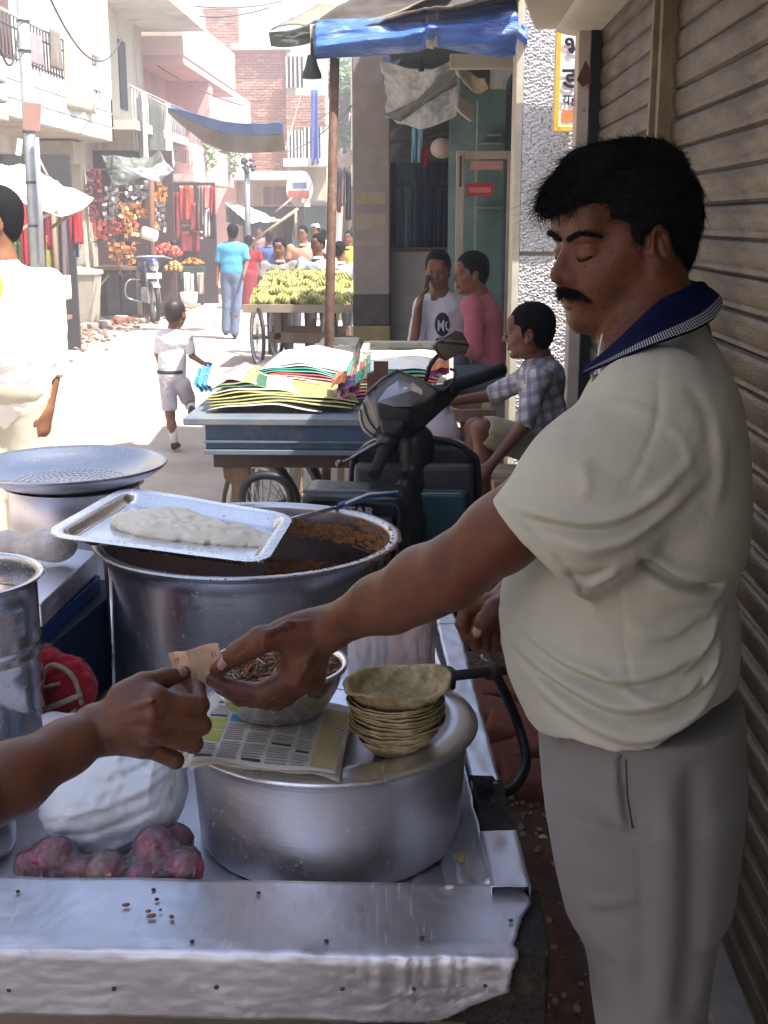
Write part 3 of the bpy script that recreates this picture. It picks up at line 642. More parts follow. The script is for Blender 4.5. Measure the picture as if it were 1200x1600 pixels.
# doorway of the teal shop
D = thing('shop_doorway', 'teal and green painted shop doorway between the jeans and the stucco wall', 'doorway', (wx(760, 7.0), 7.0, 0))
Yd = 8.0
mb = MB(); mb.bb(wx(800, 6.4), wx(811, 6.4), 6.4, 6.5, 0, wz(70, 6.4)); mb.obj('green_post', M['green_paint'], D, .004)
mb = MB(); mb.bb(wx(812, 6.4), wx(819, 6.4), 6.38, 6.5, 0, wz(60, 6.4)); mb.obj('pale_post', M['doorframe'], D, .004)
mb = MB(); mb.bb(wx(700, 6.6), wx(800, 6.6), 6.6, 6.68, wz(107, 6.6), wz(84, 6.6)); mb.obj('header', M['slab'], D, .004)
mb = MB(); mb.bb(wx(700, 8.7), wx(800, 8.7), 8.7, 8.75, 0, wz(140, 8.7)); mb.obj('back_panel', M['teal_paint'], D)
mb = MB(); mb.bb(wx(748, 7.9), wx(751, 7.9), 8.5, 8.55, 0, wz(140, 7.9)); mb.bb(wx(767, 8.0), wx(790, 8.0), 8.62, 8.69, wz(203, 8.0), wz(198, 8.0)); mb.bb(wx(752, 8.0), wx(792, 8.0), 8.62, 8.69, wz(216, 8.0), wz(213, 8.0)); mb.bb(wx(752, 8.0), wx(792, 8.0), 8.62, 8.69, wz(325, 8.0), wz(321, 8.0))
mb.obj('panel_batten', mat('tealpale', (.36, .45, .42), rough=.7), D, .003)
mb = MB(); mb.bb(wx(794, 8.1), wx(800, 8.1), 8.1, 8.6, 0, wz(100, 7.6)); mb.obj('recess_shade', M['black'], D)  # black block put in for the shade of a recess
for i, (a_, b_, c_, mt) in enumerate([((714, 85), (736, 120), (740, 142), 'slab'), ((716, 122), (737, 148), (737, 158), 'teal_paint'), ((713, 140), (737, 165), (737, 190), 'doorframe')]):
    sheet([W(a_[0], a_[1], 6.7), W(b_[0], b_[1], 6.9), W(c_[0], c_[1], 6.9), W(a_[0], a_[1]+28, 6.7)], 6, 4, .005, M[mt], 'roof_flap', '', '', .02, parent=D)
sheet([W(736, 112, 6.75), W(758, 122, 6.7), W(764, 138, 6.7), W(740, 145, 6.75)], 6, 4, .01, mat('cardbrown', (.42, .33, .22), rough=.9), 'torn_card', '', '', .004, parent=D)
# door leaf with glass and stickers
dl = bpy.data.objects.new('door', None); COL.objects.link(dl); dl.parent = D; dl.location = (0, 0, 0)
xa, xb, zt = wx(712, Yd), wx(800, Yd), wz(236, Yd)
mb = MB(); fw = .05; mb.bb(xa, xa+fw, Yd, Yd+.04, .05, zt); mb.bb(xb-fw*.7, xb, Yd, Yd+.04, .05, zt); mb.bb(xa+fw, xb-fw*.7, Yd, Yd+.04, zt-.05, zt); mb.bb(xa+fw, xb-fw*.7, Yd, Yd+.04, .05, .4)
mb.obj('door_frame', M['doorframe'], dl, .004)
mb = MB(); mb.bb(xa+fw, xb-fw*.7, Yd+.015, Yd+.021, .4, zt-.05); mb.obj('glass_pane', M['glass'], dl)
mb = MB(); mb.bb(wx(734, Yd), wx(784, Yd), Yd+.008, Yd+.012, wz(265, Yd), wz(252, Yd)); mb.obj('pink_sticker', mat('pinkst', (.52, .24, .22), (.55, .3, .28), scale=60, rough=.6), dl)
mb = MB(); mb.bb(wx(728, Yd), wx(770, Yd), Yd+.008, Yd+.012, wz(306, Yd), wz(286, Yd)); s_ = mb.obj('red_sticker', mat('redst', (.50, .03, .06), rough=.5), dl)
mb = MB(); mb.bb(wx(732, Yd), wx(766, Yd), Yd+.004, Yd+.0075, wz(301, Yd), wz(293, Yd)); mb.obj('sticker_strip', mat('stk', (.62, .22, .18), rough=.6), dl)
mb = MB(); mb.tube([(xa+.025, Yd-.012, zt-.03), (xa+.025, Yd-.012, zt-.22)], .006); mb.obj('door_handle', M['rust'], dl)
# side building mass right of the doorway, beyond the stucco wall
mb = MB(); mb.bb(wx(819, 6.5)+.03, 4.0, 6.33, 12.5, 0, 4.8); mb.solo('side_building', M['plaster_grey'], 'plain plastered building mass behind the stucco wall', 'building', None, None)

# ================================================================ LEFT-HAND BUILDINGS
XL = -5.0
def LY(px): return XL/((px-665)/1900.)          # distance at which a pixel column meets the left frontage
B = thing('balcony_house', 'white house on the left with railed balcony, washing and banded parapet', 'house', (-6.5, 17, 0))
mb = MB(); mb.bb(-9, -6.3, 12, 20, 2.6, 8); mb.obj('upper_wall', M['white_wall'], B)
mb = MB(); mb.bb(-9, -6.6, 12, 20.0, 0, 2.6); mb.obj('lower_wall', M['plaster_grey'], B)
zb0, zt0, zr0 = W(195, 222, 20.2).z, W(190, 155, 20.2).z, W(188, 96, 20.2).z; dz_ = (zt0-zb0)/3
for k, (za, zb) in enumerate(((zb0, zb0+dz_-.012), (zb0+dz_, zb0+2*dz_-.012), (zb0+2*dz_, zt0))):
    mb = MB(); mb.bb(XL-.12, XL, 15.0, 20.2, za, zb); mb.bb(-6.6, XL, 20.08, 20.2, za, zb); mb.obj('parapet_band', M['white_wall'], B, .01)
    mb = MB(); mb.bb(XL-.12, XL+.08, 12.0, 14.9, za-.1, zb-.1); mb.obj('parapet_band', M['plaster_grey'], B, .03)
mb = MB(); mb.bb(-6.6, XL-.12, 12, 20.08, zb0+.02, zb0+.15); mb.obj('balcony_floor', M['slab'], B)
mb = MB(); mb.bb(-6.3, XL, 19.7, 20.2, zt0, 8); mb.obj('wing_wall', M['white_wall'], B, .01)
mb = MB(); mb.bb(-7.4, XL-.5, 19.6, 20.25, zb0-.35, zb0-.01); mb.obj('beam', M['slab'], B, .01)
for (ya, yb) in ((13.0, 14.2), (15.4, 16.2), (17.2, 19.2)):
    mb = MB(); mb.bb(-6.3, -6.25, ya, yb, zb0+.2, 5.6); d_ = mb.obj('balcony_door', mat('browndoor', (.11, .05, .04), (.08, .035, .03), rough=.6), B)
    for kk in range(3):
        q = MB(); yy = ya+(yb-ya)*(kk+.08)/3; q.bb(-6.245, -6.22, yy, yy+(yb-ya)*.28, 3.4, 5.4); q.obj('door_panel', mat('browndoor2', (.14, .07, .05), rough=.6), d_, .008)
rl = bpy.data.objects.new('railing', None); COL.objects.link(rl); rl.parent = B; rl.location = (0, 0, 0)
mb = MB(); mb.tube([(XL-.06, 12.2, zr0), (XL-.06, 19.7, zr0)], .022); mb.obj('top_rail', mat('whiterail', (.6, .6, .6), rough=.5), rl)
mb = MB(); mb.tube([(XL-.06, 12.2, zr0-.15), (XL-.06, 19.7, zr0-.15)], .012); mb.tube([(XL-.06, 12.2, zt0+.06), (XL-.06, 19.7, zt0+.06)], .012); mb.obj('rail_bar', M['darkgrey'], rl)
bm_ = MB(); bm_.tube([(0, 0, zt0), (0, 0, zr0)], .011, 6); bm_ = bm_.mesh()
bm_.materials.append(M['darkgrey'])
for k in range(56):
    o = link('baluster', bm_, None, rl, False); o.location = (XL-.06-B.location.x, 12.35+.13*k-17, 0)
def lhang(py_, ya, yb, z0, z1, m, lab, nm='washing', seed=0, cat='laundry', grp='washing on the white balcony'):
    y = (ya+yb)/2; return hang((XL+.03, y, z0), yb-ya, z0-z1, m, nm, lab, cat, grp, False, .03, seed, .01, PI/2)
lhang(0, 17.6, 18.9, zr0+.03, zt0-.35, cloth_mat('khaki', (.40, .35, .26), (.34, .3, .22)), 'large khaki cloth drying over the balcony rail', seed=1)
lhang(0, 16.9, 17.4, zr0+.03, zt0+.1, M['brown_cloth'], 'dark brown cloth drying left of the khaki one', seed=2)
lhang(0, 16.0, 16.5, zr0-.15, zt0+.05, cloth_mat('mauve', (.35, .22, .24)), 'mauve patterned cloth hanging low on the rail', seed=3)
lhang(0, 19.05, 19.5, zr0-.2, zt0+.03, M['whitecloth'], 'white cloth nearest the wing wall of the balcony', seed=4)
# next house: cream wall, slab, long railing with grey drapes
ZR2 = W(222, 145, 21.5).z
B2 = thing('cream_house', 'cream walled house beyond the balcony with a flat projecting roof slab', 'house', (-7, 22.5, 0))
mb = MB(); mb.bb(-9, -5.6, 20.3, 25.2, 0, 7.0); mb.obj('wall', M['cream_wall'], B2)
mb = MB(); mb.bb(-9, -4.4, 20.4, 25.6, wz(45, 25)+.05, wz(45, 25)+.35); mb.obj('roof_slab', M['white_wall'], B2, .01)
for ya in (21, 23.2): 
    mb = MB(); mb.bb(-5.6, -5.57, ya, ya+.5, 3.6, 4.8); mb.obj('window', M['darkgrey'], B2)
mb = MB(); mb.bb(-5.6, -4.7, 20.4, 25, W(240,205,23).z-.15, W(240,205,23).z); mb.obj('balcony_floor', M['slab'], B2)
mb = MB(); mb.tube([(-4.75, 20.4, ZR2), (-4.75, 25, ZR2)], .02); mb.tube([(-4.75, 20.4, ZR2-.5), (-4.75, 25, ZR2-.5)], .012)
for k in range(24): mb.tube([(-4.75, 20.5+.19*k, ZR2-1.0), (-4.75, 20.5+.19*k, ZR2)], .012, 5)
mb.obj('railing', mat('greyrail', (.35, .35, .36), rough=.6), B2)
for i, (y, w_, h_, m_) in enumerate([(21.0, .5, 1.5, 'pale_tarp'), (22.0, .7, 1.6, 'green_grey_tarp'), (23.0, .5, 1.1, 'whitecloth')]):
    hang((-4.68, y, ZR2-.05), w_, h_, M[m_], 'hanging_sheet', ['pale grey sheet hanging on the cream house railing', 'dark green-grey sheet hanging down in a point on the railing', 'small white sheet furthest along the cream house railing'][i], 'sheet', 'sheets on the cream house railing', False, .06, i, .01, PI/2)
# pink houses
zp0, zp1, zq0, zq1 = W(370, 150, 32.3).z, W(368, 82, 32.3).z, W(350, 292, 31).z, W(350, 242, 31).z
B3 = thing('pink_house', 'pink house with plants and balconies painted paler for the sun on them', 'house', (-6, 29, 0))
mb = MB(); mb.bb(-9, -5.9, 25.4, 34, 0, 6.8); mb.obj('wall', M['pink_wall'], B3)
mb = MB(); mb.bb(-5.9, -4.9, 25.7, 32.6, zp0, zp0+.15); mb.obj('balcony_floor', M['pink_wall'], B3)
mb = MB(); mb.bb(-5.0, -4.88, 25.7, 32.6, zp0+.152, zp1); mb.bb(-5.9, -5.0, 25.7, 25.8, zp0+.152, zp1); mb.obj('parapet', M['palepink'], B3, .01)  # paler pink put in for the sunlight on the balcony fronts
mb = MB(); mb.bb(-5.9, -4.9, 26.5, 32, zq0, zq0+.15); mb.obj('balcony_floor', M['palepink'], B3)
mb = MB(); mb.bb(-5.0, -4.9, 26.5, 32, zq0+.152, zq1); mb.obj('parapet', M['palepink'], B3, .01)
mb = MB(); mb.bb(-5.9, -4.95, 29.0, 29.5, zq1, zp0); mb.obj('pier', M['pink_wall'], B3)
mb = MB()
for k in range(14): mb.tube([(-4.95, 26.6+.2*k, zq1), (-4.95, 26.6+.2*k, zq1+.5)], .015, 5)
mb.tube([(-4.95, 26.6, zq1+.5), (-4.95, 29.2, zq1+.5)], .02, 6); mb.obj('railing', M['whitecloth'], B3)
for (ya, yb, za, zb) in ((26.3, 27.2, 5.1, 6.6), (29.8, 30.6, 3.3, 4.4)):
    mb = MB(); mb.bb(-5.9, -5.86, ya, yb, za, zb); mb.obj('window', M['darkgrey'], B3)
mb = MB(); mb.prism([(math.cos(a)*.8, math.sin(a)*.4) for a in [PI*i/10 for i in range(11)]], .15, base=(-5.74, 26.9, zp1), ex=(0, 1, 0), ey=(0, 0, 1), ez=(1, 0, 0)); mb.obj('arch_moulding', mat('terracotta', (.5, .25, .14), rough=.9), B3)
# little leafy plant helper
def leaves(mb, c, r, n, sz, rd=random):
    for _ in range(n):
        d = Vector((rd.gauss(0, 1), rd.gauss(0, 1), rd.gauss(0, 1))).normalized()*r*rd.random()**.4; p = Vector(c)+Vector((d.x, d.y, d.z))
        a = Vector((rd.gauss(0, 1), rd.gauss(0, 1), rd.gauss(0, 1))).normalized(); b = a.orthogonal().normalized(); s_ = sz*rd.uniform(.5, 1.3)
        mb.add([p-a*s_, p+b*s_*.45, p+a*s_, p-b*s_*.45], [(0, 1, 2, 3)])
leafm = mat('leaf', (.07, .14, .03), (.10, .18, .05), scale=3, rough=.6); barkm = M['wood']
for i, (y, z) in enumerate(((27.9, zq1), (31.2, zq1))):
    pt = thing('balcony_plant', ['trailing green plant on the pink house lower balcony, left one', 'green potted plant at the right end of the lower pink balcony'][i], 'plant', (-4.9, y, z))
    mb = MB(); leaves(mb, (-4.85, y, z+.1), .35, 160, .06); leaves(mb, (-4.83, y, z-.3), .22, 80, .06); mb.obj('foliage', leafm, pt)
    mb = MB(); mb.lathe((-4.95, y, z), [(0, 0), (.1, 0), (.13, .2), (0, .2)], 12); mb.obj('pot', mat('pot', (.35, .14, .08), rough=.9), pt)
# brick tower facing the street, bricks laid as real courses
def brick_wall(parent, x0, x1, y, z0, z1, bw=.23, bh=.078, name='brick_courses', seed=1, holes=()):
    rd = random.Random(seed); mb = MB(); r = 0; z = z0
    while z < z1:
        x = x0-(bw/2 if r % 2 else 0)
        while x < x1:
            a, b = max(x, x0), min(x+bw-.014, x1)
            if b-a > .03 and not any(h[0] < (a+b)/2 < h[1] and h[2] < z < h[3] for h in holes):
                pr_ = rd.uniform(0, .02); mb.bb(a, b, y-pr_, y+.06, z, min(z+bh-.014, z1), mi=rd.choice((0, 0, 1, 2)))
            x += bw
        z += bh; r += 1
    o = link(name, mb.mesh(), [M['brickA'], M['brickB'], M['brickC']], parent); tag(o, kind='stuff'); return o
M['brickA'] = mat('brickA', (.42, .22, .16), (.36, .18, .13), scale=3, rough=.95); M['brickB'] = mat('brickB', (.50, .30, .22), (.44, .25, .18), scale=3, rough=.95); M['brickC'] = mat('brickC', (.30, .16, .12), (.36, .2, .15), scale=3, rough=.95)
BT = thing('brick_house', 'tall unplastered red brick house closing the view up the street', 'house', (-5, 39, 0))
Yb = 38.0
mb = MB(); mb.bb(-7.4, -3.2, Yb+.05, Yb+5, 2.2, wz(75, Yb)); mb.obj('mortar_core', mat('mortar', (.42, .36, .31), rough=1), BT)
mb = MB(); mb.bb(-7.6, wx(378, Yb), Yb+.5, Yb+5, wz(75, Yb), wz(6, Yb)); mb.obj('stair_tower', mat('mortar2', (.42, .36, .31), rough=1), BT)
brick_wall(BT, wx(325, Yb), wx(452, Yb), Yb, wz(275, Yb), wz(78, Yb))
brick_wall(BT, wx(325, Yb), wx(377, Yb), Yb+.45, wz(75, Yb), wz(8, Yb), seed=4)
brick_wall(BT, wx(452, Yb), wx(512, Yb), Yb-.3, wz(200, Yb), wz(150, Yb), seed=5)
mb = MB(); mb.bb(wx(370, Yb), wx(460, Yb), Yb-.25, Yb+.05, wz(78, Yb), wz(68, Yb)); mb.obj('coping', M['white_wall'], BT, .01)
mb = MB(); mb.bb(wx(452, Yb), wx(512, Yb), Yb-.26, Yb+1, 2.2, wz(150, Yb)); mb.bb(wx(452, Yb), wx(510, Yb), Yb-.1, Yb+1, wz(150, Yb), wz(80, Yb)); mb.obj('bay_wall', M['cream_wall'], BT)
for i, (xa_, xb_, za_, zb_) in enumerate(((454, 480, 138, 90), (455, 476, 248, 205), (480, 505, 248, 200))):
    mb = MB(); mb.bb(wx(xa_, Yb), wx(xb_, Yb), Yb-.34, Yb-.27, wz(za_, Yb), wz(zb_, Yb)); wn = mb.obj('window', M['darkgrey'], BT)
    for kk in range(5):
        q = MB(); xx = wx(xa_+(xb_-xa_)*kk/4, Yb); q.bb(xx-.02, xx+.02, Yb-.38, Yb-.345, wz(za_, Yb), wz(zb_, Yb)); q.obj('window_bar', M['whitecloth'], wn)
mb = MB(); mb.bb(wx(450, Yb), wx(520, Yb), Yb-1.0, Yb-.3, wz(262, Yb), wz(252, Yb)); mb.obj('balcony_slab', M['white_wall'], BT, .01)
mb = MB(); mb.bb(wx(450, Yb), wx(515, Yb), Yb-1.0, Yb-.95, wz(252, Yb), wz(228, Yb)-.4); mb.obj('balcony_front', M['palepink'], BT)
hang(W(491, 140, 37), 11*S(37), 105*S(37), cloth_mat('bluecl', (.05, .12, .5)), 'hanging_cloth', 'long narrow blue cloth hanging down the brick house front', 'cloth', None, False, .08, 3)
# lower cream house under the brick one + far street end
B5 = thing('low_cream_house', 'low cream house front below the brick house, with dark shop opening', 'house', (-5, 34, 0))
mb = MB(); mb.bb(wx(372, 34.5), wx(470, 34.5), 34.5, 37.5, 2.0, wz(268, 34.5)); mb.obj('wall', M['cream_wall'], B5)
mb = MB(); mb.bb(wx(365, 34), wx(478, 34), 33.6, 34.6, wz(282, 34), wz(268, 34)); mb.obj('cornice', M['white_wall'], B5, .01)
for a_, b_ in ((412, 424), (427, 448), (450, 460)):
    mb = MB(); mb.bb(wx(a_, 34.4), wx(b_, 34.4), 34.44, 34.49, wz(320, 34.4), wz(292, 34.4)); mb.obj('window', mat('redwin', (.25, .12, .11), rough=.7), B5)
mb = MB(); mb.bb(wx(372, 34.5), wx(470, 34.5), 35.5, 35.6, 0, 2.0); mb.obj('shop_interior', M['darkgrey'], B5)
mb = MB(); mb.bb(-7.5, wx(372, 34.5), 34.3, 37.5, 0, 5.0); mb.obj('side_wall', M['palepink'], B5)
B6 = thing('far_shop_row', 'far shop fronts and pale upper storeys at the end of the street', 'building', (-2, 50, 0))
mb = MB(); mb.bb(wx(455, 46), wx(520, 46), 46, 50, 0, wz(230, 46)); mb.obj('wall', M['white_wall'], B6)
mb = MB(); mb.bb(wx(500, 52), wx(545, 52), 52, 56, 0, wz(150, 52)); mb.obj('wall', M['cream_wall'], B6)
mb = MB(); mb.bb(wx(520, 44), wx(560, 44), 45, 49, 2.5, wz(215, 45)); mb.obj('wall', M['pink_wall'], B6)
mb = MB(); mb.bb(wx(460, 45.9), wx(510, 45.9), 45.9, 45.99, 0, wz(322, 46)); mb.obj('shop_opening', mat('teal_shop', (.13, .2, .16), rough=.8), B6)
for a_, b_, c_, d_ in ((515, 524, 290, 250), (505, 513, 270, 235), (530, 541, 300, 240)):
    mb = MB(); mb.bb(wx(a_, 44.9), wx(b_, 44.9), 44.9, 44.95, wz(c_, 44.9), wz(d_, 44.9)); mb.obj('window', M['darkgrey'], B6)
# right-hand far side: second-storey things and dark shop mouth between pole and pillar
B7 = thing('right_row_house', 'shaded shop fronts on the right side of the street past the iron pole', 'building', (-.5, 24, 0))
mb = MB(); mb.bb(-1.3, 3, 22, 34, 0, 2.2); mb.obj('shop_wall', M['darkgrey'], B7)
mb = MB(); mb.bb(-1.3, 3, 22, 34, 2.3, 4.4); mb.obj('wall', M['plaster_grey'], B7)
sheet([W(527, 237, 21), W(556, 228, 19), W(556, 250, 20), W(527, 262, 22)], 8, 5, .05, M['pale_tarp'], 'far_awning', 'pale grey awning seen between the iron pole and the pillar', 'awning')
for i, (px, py, wp, hp, m_) in enumerate([(529, 265, 6, 60, 'jeans'), (536, 262, 7, 55, 'brown_cloth'), (544, 268, 8, 70, 'black'), (530, 300, 5, 30, 'red')]):
    hang(W(px, py, 19.5), wp*S(19.5), hp*S(19.5), M[m_], 'hanging_garment', ['blue garment hanging far down the street beside the pole', 'brown garment hanging between pole and pillar', 'black garment hanging nearest the pillar, far down the street', 'small red garment hanging low beside the pole'][i], 'garment', 'garments hanging between pole and pillar', False, .03, i)
# trees beyond
def tree(x, y, h, r, label, seed, n=2600):
    rd = random.Random(seed); t = thing('street_tree', label, 'tree', (x, y, 0))
    tk = MB(); tk.tube([(x, y, 0), (x+.1, y, h*.3), (x, y+.1, h*.55)], [.22, .17, .12], 8)
    mb = MB()
    for k in range(9):
        a = rd.uniform(0, 6.28); rr = rd.uniform(.2, .75)*r; c = Vector((x+rr*math.cos(a), y+rr*math.sin(a), h*.62+rd.uniform(-.3, .4)*h*.5))
        tk.tube([(x, y+.1, h*.5), tuple((Vector((x, y, h*.5))+c)/2), tuple(c)], [.09, .06, .02], 6)
        leaves(mb, c, r*.45, n//9, .16, rd)
    tk.obj('trunk', barkm, t); mb.obj('crown', leafm, t)
tree(wx(538, 42), 43, 8.3, 1.6, 'green tree rising between the iron pole and the pillar', 1)
tree(wx(640, 38)+1, 40, 7.5, 2.0, 'green tree hidden mostly behind the concrete pillar', 3, 1500)
# left foreground steel street pole with junction boxes
P = thing('street_pole', 'riveted grey steel pole at far left with a brown tin plate', 'pole', (wx(56, 12.5), 12.5, 0))
a = W(32, -40, 12.5); b = W(57, 420, 12.5); d = b-a; b2 = a+d*(a.z/(a.z-b.z))
mb = MB(); mb.tube([a, b2], [.055, .06], 14); mb.obj('pole_tube', M['zincpole'], P)
mb = MB(); mb.tube([W(52, 215, 12.42)+Vector((.03, 0, 0)), W(62, 420, 12.42)+Vector((.03, 0, 0))], .028); mb.obj('cable_pipe', M['zincpole'], P)
mb = MB(); mb.box(W(50, 182, 12.3), (.17, .02, .26), Matrix.Rotation(.12, 3, 'Y')); mb.obj('tin_plate', mat('tinbrown', (.40, .22, .17), (.34, .2, .16), rough=.7), P, .004)
mb = MB(); mb.box(W(30, 230, 12.3), (.05, .03, .16), Matrix.Rotation(.2, 3, 'Y')); mb.obj('switch_box', M['whitecloth'], P, .004)
for py in (30, 75, 200, 280, 350):
    mb = MB(); c = a+(b-a)*((py+40)/460); mb.lathe(c, [(.064, -.012), (.066, 0), (.064, .012)], 14); mb.obj('clamp_ring', M['darkgrey'], P)
P2 = thing('street_pole', 'pale distant street pole with tangled cables in front of the brick house', 'pole', (wx(386, 26), 26, 0))
mb = MB(); mb.tube([(wx(386, 26), 26, 0), (wx(388, 26), 26, wz(238, 26))], [.07, .055]); mb.obj('pole_tube', M['zincpole'], P2)
mb = MB(); mb.beam(W(378, 262, 26), W(400, 260, 26), .05, .05); mb.beam(W(380, 250, 26), W(398, 252, 26), .03, .03)
for k in range(10): q = W(388+random.uniform(-8, 8), 258+random.uniform(-10, 14), 25.9); mb.ball(q, random.uniform(.03, .07), 6)
mb.obj('cable_box', M['darkgrey'], P2)
# overhead wires
def wire(p, q, sag, r, lab, grp='overhead wires across the street'):
    p, q = Vector(p), Vector(q); mb = MB(); n = 14
    mb.tube([p.lerp(q, i/n)-Vector((0, 0, sag*4*(i/n)*(1-i/n))) for i in range(n+1)], r, 5); mb.solo('wire', M['darkgrey'], lab, 'wire', grp)
wire(W(200, -4, 24), W(420, 12, 26), .25, .012, 'lower overhead wire crossing the sky near the top of the frame')
wire(W(200, -12, 24), W(440, 2, 30), .2, .012, 'upper overhead wire crossing above the brick house')
wire(W(75, -10, 14), W(190, 60, 20), .5, .012, 'sagging white wire in front of the balcony doors')
wire(W(30, 40, 12.5), W(0, 75, 12), .25, .012, 'blue-grey cable drooping off the left pole')
wire(W(235, 95, 26), W(380, 165, 26), .1, .012, 'wire running along the pink house front')
wire(W(460, 190, 37), W(560, 130, 30), .3, .014, 'wire running from the brick bay to the right')
wire(W(430, 240, 37), W(560, 150, 28), .3, .014, 'wire running low between brick house and iron pole')
wire(W(500, 190, 37), W(550, 165, 20), .2, .012, 'short wire beside the green tree')

# ================================================================ THE STREET GOES ON behind and beside the viewpoint
for i, (x0_, x1_, y0_, y1_, h_, m_, lab) in enumerate([(-12, -6.4, 6.2, 11.9, 5.6, 'cream_wall', 'cream house front left of the frame, before the balcony house'), (-12, -6.6, -1.5, 6.1, 6.2, 'plaster_grey', 'grey plastered house across the street from the food cart'), (-12, -6.3, -12, -1.6, 5.8, 'palepink', 'pale pink house behind the viewpoint on the left'),
        (.75, 6, -9.5, -1.3, 5.6, 'plaster_grey', 'two-storey plastered shop house behind the viewpoint on the right')]):
    hs_ = thing('street_house', lab, 'house', ((x0_+x1_)/2, (y0_+y1_)/2, 0), 'houses out of frame along the street')
    mb = MB(); mb.bb(x0_, x1_, y0_, y1_, 0, h_); mb.obj('wall', M[m_], hs_)
    xs_ = x1_ if x0_ < -7 else x0_; sg_ = 1 if x0_ < -7 else -1
    if x1_-x0_ < 8:
        for k in range(int((y1_-y0_)/2.2)):
            yy = y0_+.6+2.2*k
            mb = MB(); mb.bb(min(xs_, xs_+sg_*.03), max(xs_, xs_+sg_*.03), yy, yy+1.1, 3.5, 4.8); mb.obj('window', M['darkgrey'], hs_)
            mb = MB(); mb.bb(min(xs_, xs_+sg_*.03), max(xs_, xs_+sg_*.03), yy, yy+1.6, 0, 2.3); mb.obj('shop_shutter', M['shutter_frame'], hs_)
        mb = MB(); mb.bb(min(xs_, xs_+sg_*.8), max(xs_, xs_+sg_*.8), y0_, y1_, 2.75, 2.87); mb.obj('canopy_slab', M['slab'], hs_)
# ================================================================ LEFT STREET SIDE: stalls, goods, bin, motorbike
def solid_mat(n, c, **k): return mat(n, c, **k)
# white awning
WA = thing('white_awning', 'sagging white cloth awning propped on bamboo at the left edge', 'awning', (-4.6, 13, 2.5))
sheet([W(-40, 236, 14.5), W(55, 262, 14.6), W(146, 312, 14.2), W(-10, 300, 12.6)], 20, 12, .05, M['whitecloth'], 'canvas', '', '', .01, seed=1, parent=WA)
sheet([W(-10, 300, 12.6), W(60, 300, 13.2), W(146, 312, 14.2), W(96, 338, 13.4)], 16, 6, .03, M['whitecloth'], 'hem', '', '', .01, seed=2, parent=WA)
mb = MB(); mb.tube([W(16, 368, 13), W(96, 322, 13.4)], .022); mb.obj('bamboo_pole', M['palewood'], WA)
mb = MB(); mb.tube([W(80, 356, 14), W(140, 316, 14.2)], .02); mb.obj('bamboo_pole', M['wood'], WA)
mb = MB(); mb.tube([W(57, 240, 14.4), W(76, 278, 14.3)], .012); mb.obj('guy_rope', M['jute'], WA)
# red stall behind the kurta man
LS = thing('cloth_stall', 'stall draped with red and green cloth behind the man in white', 'stall', (-5.2, 15, 0))
for (a, b, c, d, mt, nm) in ((26, 46, 300, 425, M['red'], 'red_drape'), (52, 82, 318, 390, cloth_mat('dred', (.22, .01, .04)), 'red_drape'), (14, 40, 378, 425, cloth_mat('dgreen', (.06, .16, .04)), 'green_drape'), (60, 80, 368, 425, cloth_mat('dyellow', (.33, .30, .06)), 'yellow_drape'), (80, 108, 330, 450, cloth_mat('dbrown', (.16, .12, .13)), 'brown_drape')):
    mb = MB(); A_, B_ = W(a, c, 15.2), W(b, d, 15.2)
    mb.grid(lambda u, v: (A_.x+(B_.x-A_.x)*u, 15.2+.03*math.sin(u*14+v*2), A_.z+(B_.z-A_.z)*v), 12, 8); solidify(mb.obj(nm, mt, LS), .01)
mb = MB(); mb.bb(wx(-60, 15.6), wx(118, 15.6), 15.5, 15.55, 0, 2.4); mb.obj('back_wall', M['darkgrey'], LS)
mb = MB(); mb.tube([W(82, 318, 15), (wx(82, 15), 15, 0)], .03); mb.obj('corner_post', M['wood'], LS)
mb = MB(); mb.beam(W(-10, 500, 15.1), W(104, 497, 15.1), .5, .05); mb.obj('counter', M['wood'], LS)
for i, (px, py, w_, h_, m_, l_) in enumerate([(117, 328, 18, 50, 'red', 'bright pink-red scarf hanging from the awning corner'), (118, 372, 10, 28, 'jeans', 'small blue and white scarf hanging below the red one'), (104, 430, 10, 36, 'whitecloth', 'white and pink cloth hanging beside the metal bin')]):
    hang(W(px, py, 14.6), w_*S(14.6), h_*S(14.6), M[m_], 'hanging_scarf', l_, 'scarf', None, False, .04, i)
# grey metal bin
def z_at(px, py, Y): return W(px, py, Y).z
bn = thing('metal_bin', 'tall beige-grey metal bin with sloping lid beside the stall', 'bin', (wx(118, 18.6), 18.6, 0))
bc = bn.location; mb = MB()
mb.prism([(-.17, 0), (.17, 0), (.25, .72), (-.27, .72)], .4, base=(bc.x, 18.6, .08), ex=(1, 0, 0), ey=(0, 0, 1), ez=(0, 1, 0)); mb.obj('body', mat('binmetal', (.42, .38, .31), (.33, .3, .25), scale=5, rough=.6, dirt_shade=(.2, .15, .1)), bn, .01)
mb = MB(); mb.prism([(-.29, .80), (.27, .80), (.27, .86), (-.29, .94)], .46, base=(bc.x, 18.57, .0), ex=(1, 0, 0), ey=(0, 0, 1), ez=(0, 1, 0)); mb.obj('lid', mat('binlid', (.6, .58, .52), rough=.5), bn, .01)
for s_ in (-.14, .14):
    mb = MB(); mb.bb(bc.x+s_-.03, bc.x+s_+.03, 18.65, 18.9, 0, .08); mb.obj('foot', M['darkgrey'], bn)
